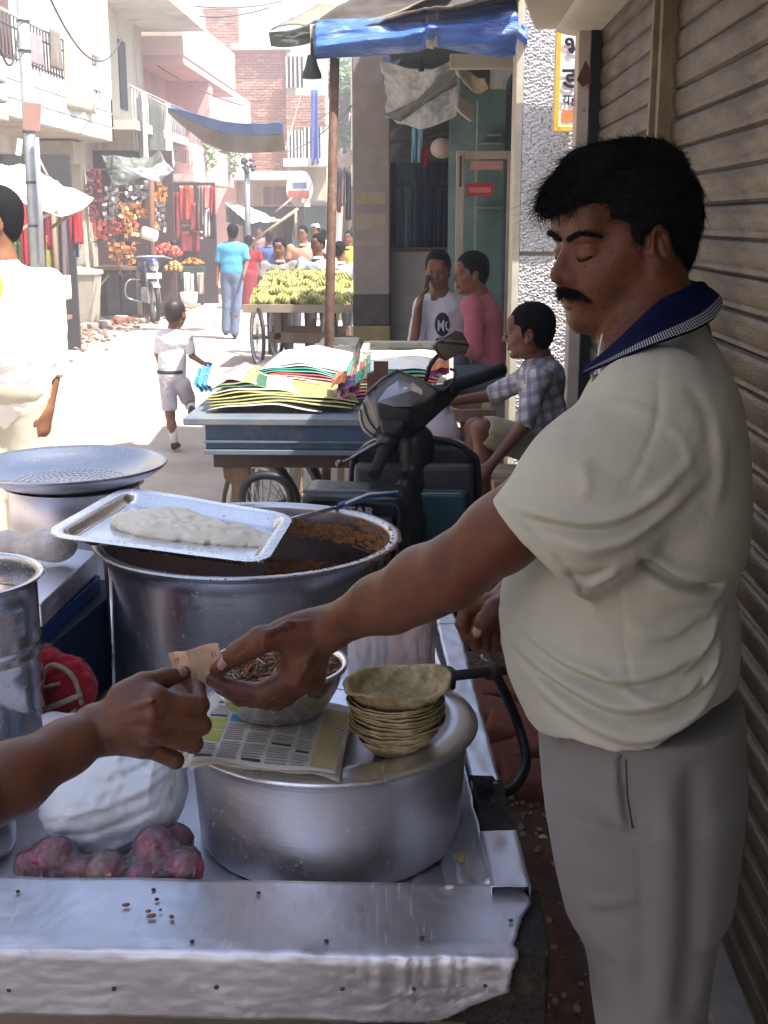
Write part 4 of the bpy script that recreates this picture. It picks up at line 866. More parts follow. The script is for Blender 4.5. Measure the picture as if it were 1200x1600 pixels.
# rubble kerb
for i in range(26):
    px = 95+150*(i+random.uniform(.2, .8))/26; py = 492+random.uniform(-4, 10)+(245-px)*.12; p = G(px, py); r = random.uniform(.05, .13)
    f = Field((-.2, -.2, -.1), (.2, .2, .15), .03); f.rbox((0, 0, 0), (r, r*.8, r*.5), Matrix.Rotation(random.uniform(0, 3), 3, 'Z'), .02, 0).apply(lambda X, Y, Z: .015*vnoise(X*14, Y*14, Z*14, i, 2))
    o = link('stone', f.mesh('stone'), M['brickred'] if i % 3 == 0 else M['concrete']); o.location = p+Vector((0, 0, r*.3)); tag(o, f"{'red brick lump' if i % 3 == 0 else 'grey rubble stone'}, {['nearest', 'second', 'third', 'fourth', 'fifth', 'sixth', 'seventh', 'eighth', 'ninth', 'tenth', 'eleventh', 'twelfth', 'thirteenth', 'fourteenth', 'fifteenth', 'sixteenth', 'seventeenth', 'eighteenth', 'nineteenth', 'twentieth', 'twenty-first', 'twenty-second', 'twenty-third', 'twenty-fourth', 'twenty-fifth', 'last'][i]} along the road edge from bin to motorcycle", 'stone', 'rubble stones along the left roadside')
# trinket stall: dark booth with goods
TS = thing('trinket_stall', 'dark wooden booth stacked with glittering red and gold packets', 'stall', (-5, 20.6, 0))
Yt = 20.6
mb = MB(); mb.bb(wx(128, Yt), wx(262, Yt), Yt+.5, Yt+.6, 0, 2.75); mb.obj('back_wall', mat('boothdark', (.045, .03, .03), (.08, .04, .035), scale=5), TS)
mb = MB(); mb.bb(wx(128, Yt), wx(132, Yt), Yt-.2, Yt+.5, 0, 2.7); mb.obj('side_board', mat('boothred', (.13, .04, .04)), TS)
mb = MB(); mb.bb(wx(146, Yt), wx(222, Yt), Yt-.25, Yt+.5, .80, .86); mb.obj('counter_board', M['wood'], TS, .01)
for px in (150, 216):
    mb = MB(); mb.bb(wx(px, Yt)-.035, wx(px, Yt)+.035, Yt-.2, Yt-.13, 0, .8); mb.obj('counter_leg', M['palewood'], TS, .005)
mb = MB(); mb.beam(W(152, 452, Yt-.1), W(170, 430, Yt-.1), .04, .03); mb.obj('brace', M['palewood'], TS)
for a_, b_ in ((156, 176), (180, 205)):
    mb = MB(); mb.bb(wx(a_, Yt), wx(b_, Yt), Yt+.2, Yt+.3, .05, .75); mb.obj('cupboard_panel', mat('cupb', (.16, .14, .14)), TS, .01)
for py in (265, 300, 340, 378):
    mb = MB(); mb.tube([W(145, py, Yt-.1), W(236, py+2, Yt-.1)], .012, 6); mb.obj('hanging_rod', M['wood'], TS)
mb = MB(); mb.tube([W(236, 250, Yt-.2), (wx(236, Yt), Yt-.2, 0)], .05); mb.obj('front_post', mat('boothpost', (.18, .08, .05)), TS)
sheet([W(158, 240, Yt-.8), W(250, 236, Yt-.6), W(262, 262, Yt-1.1), W(176, 290, Yt-1.1)], 14, 8, .07, M['green_grey_tarp'], 'stall_tarp', 'green-grey tarp folded over the front of the trinket stall', 'tarp', seed=4)
sheet([W(196, 262, Yt-1.15), W(256, 250, Yt-1.1), W(272, 268, Yt-1.4), W(228, 280, Yt-1.3)], 12, 6, .05, M['pale_tarp'], 'stall_tarp', 'pale sunlit tarp edge above the glittering chains', 'tarp', seed=5)
goodm = {'red': mat('foil_red', (.42, .04, .03), (.60, .14, .08), scale=40, rough=.3, metal=.3, bump=.8, bscale=60, c2amt=(.45, .55)),
         'gold': mat('foil_gold', (.65, .42, .10), (.75, .25, .08), scale=35, rough=.25, metal=.6, bump=.8, bscale=60, c2amt=(.45, .55)),
         'silver': mat('foil_silver', (.6, .58, .6), (.25, .25, .25), scale=40, rough=.25, metal=.8, bump=.8, bscale=60, c2amt=(.45, .55)),
         'orange': mat('foil_orange', (.70, .20, .06), (.75, .45, .2), scale=30, rough=.3, metal=.3, bump=.8, bscale=60, c2amt=(.45, .55)),
         'maroon': mat('foil_maroon', (.18, .02, .03), (.28, .05, .05), scale=30, rough=.4, bump=.8, bscale=60)}
def packet(px, py, wp, hp, kind, lab, grp, Y=Yt-.15, strands=False):
    """a bunch of little sachets or bangles hung from one hook: crinkled rows"""
    c = W(px, py, Y); w_, h_ = wp*S(Y), hp*S(Y); mb = MB(); rows = max(2, int(hp/6)); cols = max(2, int(wp/5)); rd = random.Random(px*7+py)
    for i in range(rows):
        for j in range(cols):
            x = c.x+(j+.5)/cols*w_-w_/2; z = c.z-(i+.5)/rows*h_
            if rd.random() < .08: continue
            x += rd.uniform(-.3, .3)*w_/cols; z += rd.uniform(-.3, .3)*h_/rows; q_ = rd.uniform(.6, 1.35)
            rot = Matrix.Rotation(rd.uniform(-.6, .6), 3, 'X') @ Matrix.Rotation(rd.uniform(-.5, .5), 3, 'Z') @ Matrix.Rotation(rd.uniform(-.25, .25), 3, 'Y')
            mb.box((x, Y+rd.uniform(-.03, .03), z), (w_/cols*1.05*q_, .02, h_/rows*.92/q_**.5), rot)
    mb.tube([(c.x, Y, c.z), (c.x, Y, c.z+.06)], .006, 4)
    o = mb.solo('hanging_packets', goodm[kind], lab, 'goods', grp); o.data.polygons.foreach_set('use_smooth', [False]*len(o.data.polygons)); return o
gp = 'bunches of packets hanging on the trinket stall'
for a in [(140, 262, 14, 56, 'maroon', 'tall maroon packet strip at the far left top of the stall'), (152, 268, 12, 50, 'maroon', 'second maroon packet strip below the grey tarp'),
          (174, 292, 22, 20, 'silver', 'dull silver packets just below the folded tarp'), (216, 290, 38, 26, 'silver', 'fan of glittering silver chains on the stall'), (172, 314, 24, 28, 'silver', 'silver and white bangle bunch left of the gold packets'),
          (148, 320, 18, 26, 'maroon', 'dark red packet bunch left of the silver bangles'), (196, 316, 22, 24, 'gold', 'bright gold packets in the middle row of the stall'), (221, 318, 24, 22, 'gold', 'gold and red packets right of the middle row'),
          (156, 344, 22, 28, 'red', 'dull red packet bunch, left in the third row'), (181, 342, 22, 24, 'red', 'bright red packet bunch, middle of the third row'), (203, 341, 22, 28, 'orange', 'orange packets, right end of the third row'),
          (178, 380, 18, 28, 'gold', 'golden packets at left of the lowest row'), (199, 378, 22, 32, 'orange', 'blazing orange packets at right of the lowest row'), (187, 408, 5, 20, 'orange', 'thin orange garland dangling below the lowest row'), (202, 406, 7, 22, 'gold', 'thin gold garland dangling at the right of the lowest row'),
          (252, 284, 14, 34, 'gold', 'gold packets hanging on the right booth post'), (250, 318, 12, 40, 'silver', 'silver packets below the gold ones by the post'), (240, 300, 8, 60, 'orange', 'narrow brown-orange strip hanging along the post')]:
    packet(*a, gp)
# garments & goods right of it
for i, (px, py, w_, h_, m_, l_) in enumerate([(291, 290, 20, 52, goodm['red'], 'red glittering garment hanging under the pink house'), (303, 318, 16, 40, goodm['maroon'], 'maroon embroidered garment below the red one'), (322, 290, 14, 34, cloth_mat('pk', (.6, .22, .2)), 'salmon pink shirt hanging at the right stall end'), (332, 292, 8, 42, M['red'], 'dark red garment at the very end of the stall row'), (323, 325, 8, 42, M['whitecloth'], 'white scarf hanging below the salmon shirt'), (329, 330, 9, 40, M['black'], 'black scarf hanging beside the white scarf'), (275, 300, 10, 70, goodm['maroon'], 'dark purple-red garment left of the red one'), (312, 290, 8, 60, M['brown_cloth'], 'brown garment between the red and salmon ones'),
                                                     (296, 362, 30, 30, goodm['maroon'], 'dark patterned cloth low in the garment stall')]):
    hang(W(px, py, 24), w_*S(24), h_*S(24), m_, 'hanging_garment', l_, 'garment', 'garments hanging under the pink house', False, .05, i)
GS = thing('garment_booth', 'dark booth under the pink balcony with shelves of goods', 'stall', (-4.9, 24.6, 0))
mb = MB(); mb.bb(wx(240, 24.6), wx(338, 24.6), 24.5, 24.6, 0, wz(285, 24.6)); mb.obj('back_wall', mat('boothdark2', (.06, .04, .045)), GS)
for py in (352, 362, 372):
    mb = MB(); mb.bb(wx(284, 24.3), wx(314, 24.3), 24.2, 24.45, wz(py, 24.3)-.02, wz(py, 24.3)+.01); mb.obj('shelf', M['whitecloth'], GS)
mb = MB(); mb.bb(wx(283, 24.2), wx(318, 24.2), 23.9, 24.3, wz(436, 24.2), wz(416, 24.2)); mb.obj('table', mat('grn', (.03, .07, .06)), GS, .01)
for px in (289, 301, 315):
    mb = MB(); mb.bb(wx(px, 24.2)-.03, wx(px, 24.2)+.03, 23.95, 24.0, 0, wz(434, 24.2)); mb.obj('table_leg', M['darkgrey'], GS)
def heap(px, py, Y, rx, rz, m, n, s, name, lab, cat):
    mb = MB(); c = W(px, py, Y)
    for _ in range(n): 
        a = random.uniform(0, 6.28); r = random.random()**.5; mb.ball(c+Vector((r*rx*math.cos(a), r*rx*.5*math.sin(a), (1-r*r)*rz+random.uniform(-.01, .01))), s*random.uniform(.7, 1.2), 6)
    return mb.solo(name, m, lab, cat, None, 'stuff')
heap(301, 412, 24.1, .22, .10, mat('marigold', (.75, .25, .03)), 160, .025, 'marigold_heap', 'heap of orange marigolds on the dark green table', 'flowers')
for i, (px, py, w_, h_, m_) in enumerate([(292, 420, 9, 30, M['whitecloth']), (300, 422, 5, 28, M['whitecloth']), (313, 420, 9, 32, cloth_mat('bei', (.5, .42, .34)))]):
    hang(W(px, py+6, 23.85), w_*S(24), h_*S(24), m_, 'hanging_cloth', ['white cloth hanging at the left of the marigold table', 'narrow white cloth hanging mid table', 'beige cloth hanging right of the marigold table'][i], 'cloth', 'cloths hanging from the marigold table', False, .03, i)
mb = MB(); p = G(291, 488); mb.lathe((wx(291, 23.3), 23.3, 0), [(0, 0), (.14, 0), (.17, .28), (.155, .28), (.13, .02), (0, .02)], 20); mb.solo('bucket', M['whitecloth'], 'whitish bucket standing on the road behind the motorbike', 'bucket')
p = W(233, 366, 20); f = Field(p-Vector((.25, .2, .2)), p+Vector((.25, .2, .2)), .02); f.rbox(p, (.14, .1, .1), Matrix.Rotation(.3, 3, 'Y'), .05).apply(lambda X, Y, Z: .02*vnoise(X*14, Y*14, Z*14, 3)); solo('white_sack', f.mesh(), M['whitecloth'], 'bulging white bag hanging above the motorbike', 'bag')
heap(262, 398, 20.9, .25, .16, goodm['red'], 60, .05, 'toy_heap', 'heap of red and white trinkets behind the motorbike', 'goods')
heap(272, 420, 20.8, .15, .10, goodm['gold'], 40, .04, 'toy_heap', 'small heap of golden trinkets above the motorbike wheel', 'goods')
# motorbike facing the camera
def motorbike():
    Ym = 19.8; cx = wx(236, Ym); t = thing('motorcycle', 'parked silver and blue motorcycle facing up the street by the stalls', 'motorcycle', (cx, Ym, 0), None, 0)
    yaw = R(24); rt = Matrix.Rotation(yaw, 3, 'Z'); T = lambda x, y, z: Vector((cx, Ym, 0))+rt @ Vector((x, y, z))
    ax = rt @ Vector((1, 0, 0)); rotw = Matrix((rt @ Vector((0, 1, 0)), Vector((0, 0, 1)), ax)).transposed()
    silver = mat('bikesilver', (.55, .57, .6), rough=.3, metal=.8); bl = mat('bikeblue', (.03, .05, .25), rough=.25, coat=.5)
    for y in (0, 1.25):
        w_ = bpy.data.objects.new('wheel', None); COL.objects.link(w_); w_.parent = t; w_.location = (0, 0, 0)
        mb = MB(); prof = [(.30+.038*math.cos(a), .038*math.sin(a)) for a in [2*PI*i/10 for i in range(10)]]; mb.lathe(T(0, y, .30), prof, 28, axis=rotw, closed=True); mb.obj('tyre', M['black'], w_)
        mb = MB(); mb.lathe(T(0, y, .30), [(.265, -.02), (.28, -.02), (.28, .02), (.265, .02)], 28, axis=rotw, closed=True); mb.obj('rim', silver, w_)
        mb = MB()
        for k in range(12): a = 2*PI*k/12; mb.tube([T(0, y, .30), T(0, y+.27*math.cos(a), .30+.27*math.sin(a))], .005, 4)
        mb.obj('spokes', silver, w_)
    mb = MB(); mb.tube([T(-.09, 0, .3), T(-.09, .2, .95)], .02); mb.tube([T(.09, 0, .3), T(.09, .2, .95)], .02); mb.obj('fork', silver, t)
    mb = MB(); mb.grid(lambda u, v: T((u-.5)*.13, 0+.35*math.cos(.3+v*2.0), .30+.35*math.sin(.3+v*2.0)), 4, 10); solidify(mb.obj('mudguard', silver, t), .006)
    f = Field((-.3, -.2, .5), (.3, 1.7, 1.2), .02); f.ell((0, .55, .86), (.13, .28, .14)).ell((0, .05, .92), (.11, .12, .13), None, .03); me = f.mesh(); me.transform(Matrix.Translation((cx, Ym, 0)) @ rt.to_4x4()); link('tank', me, bl, t)
    mb = MB(); mb.ball(T(0, -.08, .90), (.085, .06, .085), 14); mb.obj('headlamp', M['steel_polish'], t)
    mb = MB(); mb.box(T(0, -.05, .74), (.24, .02, .09), rt); mb.obj('number_plate', M['whitecloth'], t, .004)
    f = Field((-.3, .6, .6), (.3, 1.8, 1.1), .02); f.rbox((0, 1.1, .84), (.13, .42, .06), None, .05).ell((0, .62, .50), (.16, .24, .2), None, .03); me = f.mesh(); me.transform(Matrix.Translation((cx, Ym, 0)) @ rt.to_4x4()); link('seat', me, M['black'], t)
    mb = MB(); mb.box(T(0, .62, .42), (.26, .36, .26), rt); mb.obj('engine', silver, t, .03)
    mb = MB(); mb.tube([T(-.36, .22, 1.0), T(-.2, .12, 1.04), T(.2, .12, 1.04), T(.36, .22, 1.0)], .015); mb.obj('handlebar', silver, t)
    mb = MB(); mb.tube(catmull([T(-.14, .4, .3), T(-.36, .42, .38), T(-.38, .44, .55), T(-.3, .46, .66), T(-.12, .5, .66)], 5), .014); mb.obj('crash_bar', silver, t)
    mb = MB(); mb.tube([T(.16, .5, .3), T(.18, 1.5, .34)], [.03, .045]); mb.obj('exhaust', silver, t)
    for s_ in (-1, 1):
        mb = MB(); mb.tube([T(s_*.25, .14, 1.03), T(s_*.34, .08, 1.22)], .006); mb.ball(T(s_*.36, .07, 1.25), (.06, .015, .04), 10); mb.obj('mirror', M['black'], t)
motorbike()
# blue and brown tarp slung across the left side of the road
tp = MB()
TPp = [((262, 168), (262, 176)), ((285, 172), (283, 195)), ((320, 182), (318, 222)), ((350, 190), (350, 236)), ((380, 193), (382, 240)), ((415, 193), (410, 238)), ((441, 191), (446, 236))]
def tfn(u, v, lo=0, hi=1):
    t = u*(len(TPp)-1); i = min(int(t), len(TPp)-2); f_ = t-i; a, b = TPp[i], TPp[i+1]; v = lo+(hi-lo)*v
    px = (a[0][0]+(b[0][0]-a[0][0])*f_)*(1-v)+(a[1][0]+(b[1][0]-a[1][0])*f_)*v; py = (a[0][1]+(b[0][1]-a[0][1])*f_)*(1-v)+(a[1][1]+(b[1][1]-a[1][1])*f_)*v
    return W(px, py, 17.5+.5*v-1.2*u*0+.06*math.sin(u*14+v*3)+.04*math.sin(u*31))
ta = thing('street_tarp', 'long sagging tarp slung over the street, blue on top and brown below', 'tarp', (-3, 17.5, 2.6))
mb = MB(); mb.grid(lambda u, v: tfn(u, v, 0, .45 if False else .38), 40, 6); solidify(mb.obj('blue_half', mat('tarpblue2', (.05, .12, .30), (.04, .09, .24), rough=.6), ta), .008)
mb = MB(); mb.grid(lambda u, v: tfn(u, v, .38, 1)+Vector((0, .01, 0)), 40, 10); solidify(mb.obj('brown_half', M['brown_cloth'], ta), .008)
mb = MB(); mb.tube([W(200, 132, 20), W(262, 168, 17.5)], .012); mb.tube([W(445, 236, 18), W(470, 150, 30)], .01); mb.obj('tie_rope', M['jute'], ta)
# far awnings and bamboo, sign board
sheet([W(350, 314, 30), W(392, 322, 30), W(440, 342, 28), W(384, 345, 27)], 12, 6, .06, M['whitecloth'], 'far_awning', 'small white awning before the low cream house', 'awning', seed=3)
sheet([W(352, 312, 30.5), W(380, 318, 30.5), W(384, 350, 29), W(354, 344, 29)], 8, 6, .05, M['green_grey_tarp'], 'far_awning', 'dark tarp awning left of the far white awning', 'awning', seed=4)
sheet([W(462, 326, 26), W(430, 345, 26), W(432, 386, 26.5), W(456, 388, 26.5)], 8, 6, .05, M['brown_cloth'], 'brown_awning', 'brown cloth hanging on a slanting bamboo pole', 'awning', seed=5)
mb = MB(); mb.tube([W(395, 378, 25.8), W(466, 326, 25.8)], .035); mb.tube([W(462, 326, 25.8), (wx(464, 25.8), 25.8, 0)], .03); mb.tube([W(430, 332, 25.8), W(456, 310, 26)], .02); mb.solo('bamboo_props', M['palewood'], 'slanting bamboo poles holding the brown cloth in mid street', 'bamboo poles')
fs = thing('round_sign', 'rounded white shop sign with dark top hung up the street', 'sign', (wx(468, 30), 30, wz(312, 30)))
mb = MB(); mb.prism([(.32*math.cos(a), .42*math.sin(a)) for a in [2*PI*i/24 for i in range(24)] if True], .06, base=W(468, 295, 30), ex=(1, 0, 0), ey=(0, 0, 1), ez=(0, 1, 0)); mb.obj('disc', M['whitecloth'], fs)
mb = MB(); mb.box(W(466, 304, 29.9), (.5, .04, .18)); mb.obj('red_panel', mat('redpnl', (.5, .15, .12)), fs)
mb = MB(); mb.box(W(468, 290, 29.9), (.34, .04, .14)); mb.obj('blue_panel', mat('bluepnl', (.15, .2, .35)), fs)
# ================================================================ FOOD CART (foreground)
ZR = .72; ZB = .675                        # rim top, bed
CT = thing('food_cart', 'wooden food cart covered in dented riveted tin sheet', 'cart', (-.45, 2.1, 0))
def crumple(x, y, a=1): return a*(.0006*nz(x, y, 1, 9)+.0010*abs(nz(x+.3*y, y, 5, 14))-.0012*abs(nz(x, y*1.4, 7, 40))+.0016*nz(x, y, 8, 2.5)+.0005*nz(x, y, 3, 90))
YF0, YF1 = 1.333, 1.498
xR = lambda y: W(828, 1490, 1.36).x if y < 1.4 else W(822, 1383, 1.52).x
# front strip: tin folded over the front beam, ragged right end showing burnt wood
tin = MB(); NX, XLEFT, XRIGHT = 150, -1.25, W(806, 1440, 1.42).x
def front(u, v):
    # v: 0 back edge of top .. .5 front edge .. 1 bottom of face
    ragg = np.interp(v, [0, .12, .3, .42, .5, .62, .75, .85, 1], [.010, .026, .006, -.004, -.002, -.006, -.014, -.050, -.098])+.007*nz(v*6, 2, 1, 1.3)+.002*nz(v*30, 2, 4, 1.1)
    x = XLEFT+(XRIGHT+ragg-XLEFT)*u
    if v < .5:
        t = v/.5; y = YF1+.006*nz(x, 0, 2, 7)*(1-t)**3+(YF0-YF1)*t; z = ZR+crumple(x, y)-.004*math.sin(t*PI)
    else:
        t = (v-.5)/.5; y = YF0-.003+.002*nz(x, t*.1, 3, 12)+.0008*nz(x, t, 4, 30); z = ZR-.095*t+.002*nz(x, 0, 5, 9)
    if .44 < v < .56: z += -.003*(1-abs(v-.5)/.06)+.0022*nz(x, 0, 9, 30); y += .003*(1-abs(v-.5)/.06)
    # pleats hammered near the right end
    if v > .5: y += .0024*math.sin(x*300+6*nz(x, 0, 1, 25))*max(0, nz(x, 0, 8, 18)+.5)*max(0, 1-abs(x-XRIGHT+.11)/.14)*(1-(v-.5)*1.6)+.0016*abs(nz(x, t*.3, 7, 17))-.0012*abs(nz(x, t*.5, 9, 50))
    return (x, y, z)
tin.grid(front, 260, 44); o = tin.obj('tin_cover', M['zinc'], CT); solidify(o, .0014)
mb = MB(); mb.bb(XLEFT, W(843, 1440, 1.42).x, YF0+.008, YF1-.008, ZR-.10, ZR-.009)
me = mb.mesh(); bm = bmesh.new(); bm.from_mesh(me); bmesh.ops.subdivide_edges(bm, edges=bm.edges[:], cuts=14, use_grid_fill=True)
for v in bm.verts:
    q = v.co; k = .006*nz(q.x, q.y, q.z, 30)+.004*nz(q.x, q.y, q.z, 70); v.co += Vector((k*1.2 if q.x > XRIGHT-.02 else 0, abs(k)*.7, -abs(k)))
bm.to_mesh(me); bm.free(); link('front_beam', me, M['burntwood'], CT)
for i in range(3):
    mb = MB(); z0 = ZR-.012-.031*i; x9 = W(843, 1440, 1.42).x; mb.box((x9-.02, 1.43+.004*i, z0-.01), (.055, .16, .026), Matrix.Rotation(.04*(i-1), 3, 'X')); mb.obj('splintered_board', M['burntwood'], CT, .004)
# nails
nb = MB(); nb.ball((0, 0, 0), (.0034, .0034, .0018), 8); nm_ = nb.mesh('nail'); nm_.materials.append(M['rust'])
def nail(x, y, z, face=False):
    o = link('nail', nm_, None, CT, False); o.location = Vector((x, y, z))-CT.location; 
    if face: o.rotation_euler.x = PI/2
for px, py in ((28, 1393), (240, 1390), (300, 1471), (404, 1395), (510, 1470), (659, 1465), (815, 1393), (798, 1438), (245, 1405), (268, 1432)):
    p = G(px, py, ZR+.001); nail(p.x, p.y, p.z)
for px, py in ((14, 1547), (178, 1545), (338, 1543), (535, 1545), (647, 1545), (758, 1540)):
    p = W(px, py, YF0-.004); nail(p.x, p.y, p.z, True)
spm = mat('spill', (.30, .12, .03), (.2, .07, .02), scale=60, rough=.3)
for i, (px, py, r) in enumerate(((236, 1431, .008), (231, 1424, .005), (268, 1434, .004), (196, 1414, .007), (250, 1422, .003), (702, 1386, .008))):
    p = G(px, py, ZR+.0015); f = Field((-.015, -.012, -.005), (.015, .012, .006), .0012); r *= .62; f.ell((0, 0, 0), (r*1.3, r*.9, .0016), None).ell((r*.6, .002, 0), (r*.6, r*.5, .0014), None, .003)
    o = link('food_spill', f.mesh(), spm if i < 5 else M['dough'], CT, False); o.location = p-CT.location
# bed sheet metal
zR = ZR+.012
ra = G(806, 1385, zR); rb = G(778, 1298, zR); rc = G(760, 1225, zR); rd_ = G(700, 975, zR)
re_ = G(668, 900, zR)
XB = lambda y: .105+(re_.x-.105)*(y-1.4)/(re_.y-1.4)
mb = MB(); mb.grid(lambda u, v: (-1.25+(1.25+XB(YF1-.01+1.9*v))*u, YF1-.01+1.9*v, ZB+crumple(u*2, v*2, .8)), 60, 60); o = mb.obj('bed_sheet', M['zinc'], CT); solidify(o, .003, -1)
mb = MB(); mb.prism([(-1.25, YF1), (XB(YF1), YF1), (XB(3.4), 3.4), (-1.25, 3.4)], .048, base=(0, 0, ZB-.06)); mb.obj('bed_boards', M['wood'], CT)
# right side rail: tin-wrapped beam, straight from the front corner to the back, broken in the middle
def rail(p0, p1, w0, h0, name='side_rail', m='zinc', seed=0, wd=.05):
    mb = MB(); a, b = Vector(p0), Vector(p1); d = (b-a).normalized(); s_ = d.cross(Vector((0, 0, 1)))
    def fn(u, v):
        p = a.lerp(b, v); pts = [(-wd/2, -h0), (-wd/2, 0), (wd/2, 0), (wd/2, -h0)]; t = u*3; i = min(int(t), 2); f_ = t-i
        q = (pts[i][0]*(1-f_)+pts[i+1][0]*f_, pts[i][1]*(1-f_)+pts[i+1][1]*f_); L = v*(b-a).length
        return p+s_*(q[0]+.0025*nz(L*9, u*4, seed, 2))+Vector((0, 0, q[1]+.0025*nz(L*12, u*3, seed+5, 2)))
    mb.grid(fn, 24, 70); o = mb.obj(name, M[m], CT); solidify(o, .0014); return o
rail(ra+Vector((-.006, 0, 0)), rb, .05, .06, seed=1, wd=.052)
rail(rc, rd_, .05, .06, seed=2, wd=.044); 
rail(rd_+Vector((0, .01, -.002)), re_, .05, .06, seed=3, wd=.044)
mb = MB(); a = rb+Vector((.004, -.02, -.028)); b = rc+Vector((0, .03, -.02)); mb.beam(a, b, .05, .045); me = mb.mesh(); bm = bmesh.new(); bm.from_mesh(me); bmesh.ops.subdivide_edges(bm, edges=bm.edges[:], cuts=8, use_grid_fill=True)
for v in bm.verts: v.co += Vector((nz(*v.co, 40), nz(*(v.co+Vector((3, 0, 0))), 40), nz(*(v.co+Vector((0, 7, 0))), 30)))*.006
bm.to_mesh(me); bm.free(); link('bare_rail_wood', me, M['burntwood'], CT)
# inner tin skirt between bed and rail
mb = MB(); q0, q1 = Vector((ra.x-.03, YF1, 0)), Vector((re_.x-.02, re_.y, 0))
mb.grid(lambda u, v: (q0.lerp(q1, v).x-.06*(1-u)+.004*nz(u*3, v*30, 2), q0.lerp(q1, v).y, ZB+.004+(zR-.012-ZB)*u**1.5+.005*nz(u*5, v*22, 6)), 10, 80); o = mb.obj('inner_skirt', M['zinc'], CT); solidify(o, .0014)
# loose dry leaf plate scrap in the gutter
p = G(742, 1352, ZB+.02); mb = MB(); mb.lathe(p, [(.0, .0), (.02, .003), (.03, .009)], 14, wob=lambda a, z: .15*math.sin(3*a)); solidify(mb.solo('leaf_scrap', M['leafplate'], 'brown dried leaf scrap caught between pot and cart rail', 'leaf'), .001)
# legs and wheels below the bed (cart stands on the road)
for (x, y) in ((-1.15, 1.6), (.04, 1.6), (-1.15, 3.2), (-.02, 3.2)):
    mb = MB(); mb.bb(x-.03, x+.03, y-.03, y+.03, 0, ZB-.06); mb.obj('leg', M['wood'], CT, .005)
for x in (-1.32, ):
    w_ = bpy.data.objects.new('wheel', None); COL.objects.link(w_); w_.parent = CT; w_.location = (0, 0, 0)
    rw = Matrix.Rotation(PI/2, 3, 'Y'); mb = MB(); prof = [(.30+.02*math.cos(a), .02*math.sin(a)) for a in [2*PI*i/8 for i in range(8)]]; mb.lathe((x, 2.4, .32), prof, 28, axis=rw, closed=True); mb.obj('tyre', M['black'], w_)

# ---------------------------------------------------------------- pots
def pot(name, c, r, z0, z1, m, label, cat='pot', rim=.016, lip=.010, wall=.0035, taper=.94, rings=(), inner=None, bulge=0, bot=.02, grp=None):
    t = thing(name, label, cat, (c[0], c[1], z0), grp)
    out = [(0, 0), (r*taper-bot, 0)]+[(r*taper-bot+bot*math.sin(a), bot-bot*math.cos(a)) for a in [PI/2*i/5 for i in range(1, 6)]]
    H = z1-z0; n = 10
    for i in range(1, n): 
        f_ = i/n; out.append((r*(taper+(1-taper)*f_)+bulge*math.sin(PI*f_), bot+(H-bot-lip)*f_))
    for zz in rings:
        k = len(out); out += [(r+.000, H*zz-.006), (r+.0018, H*zz-.002), (r+.0018, H*zz+.002), (r+.0, H*zz+.006)]
    out.sort(key=lambda q: q[1]) if rings else None
    rimp = [(r, H-lip)]+[(r+rim*(.5-.5*math.cos(a)), H-lip*.5-lip*.5*math.cos(a*1.0)) for a in [PI*i/8 for i in range(1, 9)]]+[(r+rim*.6, H+.002), (r-.001, H+.0005)]
    inn = [(r-wall, H-lip*.6)]+[(r*(taper+(1-taper)*(1-i/8.))-wall, (H-lip)*(1-i/8.)+.004) for i in range(1, 9)]+[(0, .004)]
    mb = MB(); mb.lathe((c[0], c[1], z0), out+rimp+inn, 96); mb.obj('body', m, t)
    return t
# front pot with flat lid-tray upturned on it
c1 = Vector((W(515, 1145, 1.735).x, 1.735)); R1 = .211
ZL = .850
P1 = pot('aluminium_pot', c1, R1, ZB+.003, ZL-.002, M['alu'], 'large squat aluminium pot at the front of the cart carrying newspapers', rim=.004, taper=.955, bot=.010)
mb = MB(); R2 = .2255
prof = [(0, .004), (R2-.06, .004), (R2-.052, .007), (R2-.046, .013), (R2-.038, .017), (R2-.026, .016), (R2-.012, .0125), (R2, .009), (R2+.002, .005), (R2-.001, .001), (R2-.02, .004), (R2-.04, .008), (R2-.055, -.002), (0, -.003)]
mb.lathe((c1.x, c1.y, ZL), prof, 128); mb.solo('pot_lid', M['alu_bright'], 'round aluminium lid with rolled rim lying on the front pot', 'lid')
# big cauldron behind
c2 = Vector((W(388, 838, 2.36).x, 2.36)); R3 = .288; Z2 = W(388, 838, 2.36).z
P2_ = pot('steel_cauldron', c2, R3, ZB+.003, Z2, M['steel_dull'], 'big open steel cauldron with gravy-stained rim behind the bowl', rim=.020, lip=.014, taper=.965)
gm = mat('crust', (.34, .15, .045), (.20, .07, .02), scale=40, rough=.75, bump=1, bscale=90)
mb = MB(); mb.lathe((c2.x, c2.y, Z2-.20), [(0, 0), (R3-.015, .0), (R3-.010, .006)], 64, wob=lambda a, z: .004*math.sin(9*a)); mb.obj('gravy', M['gravy'], P2_)
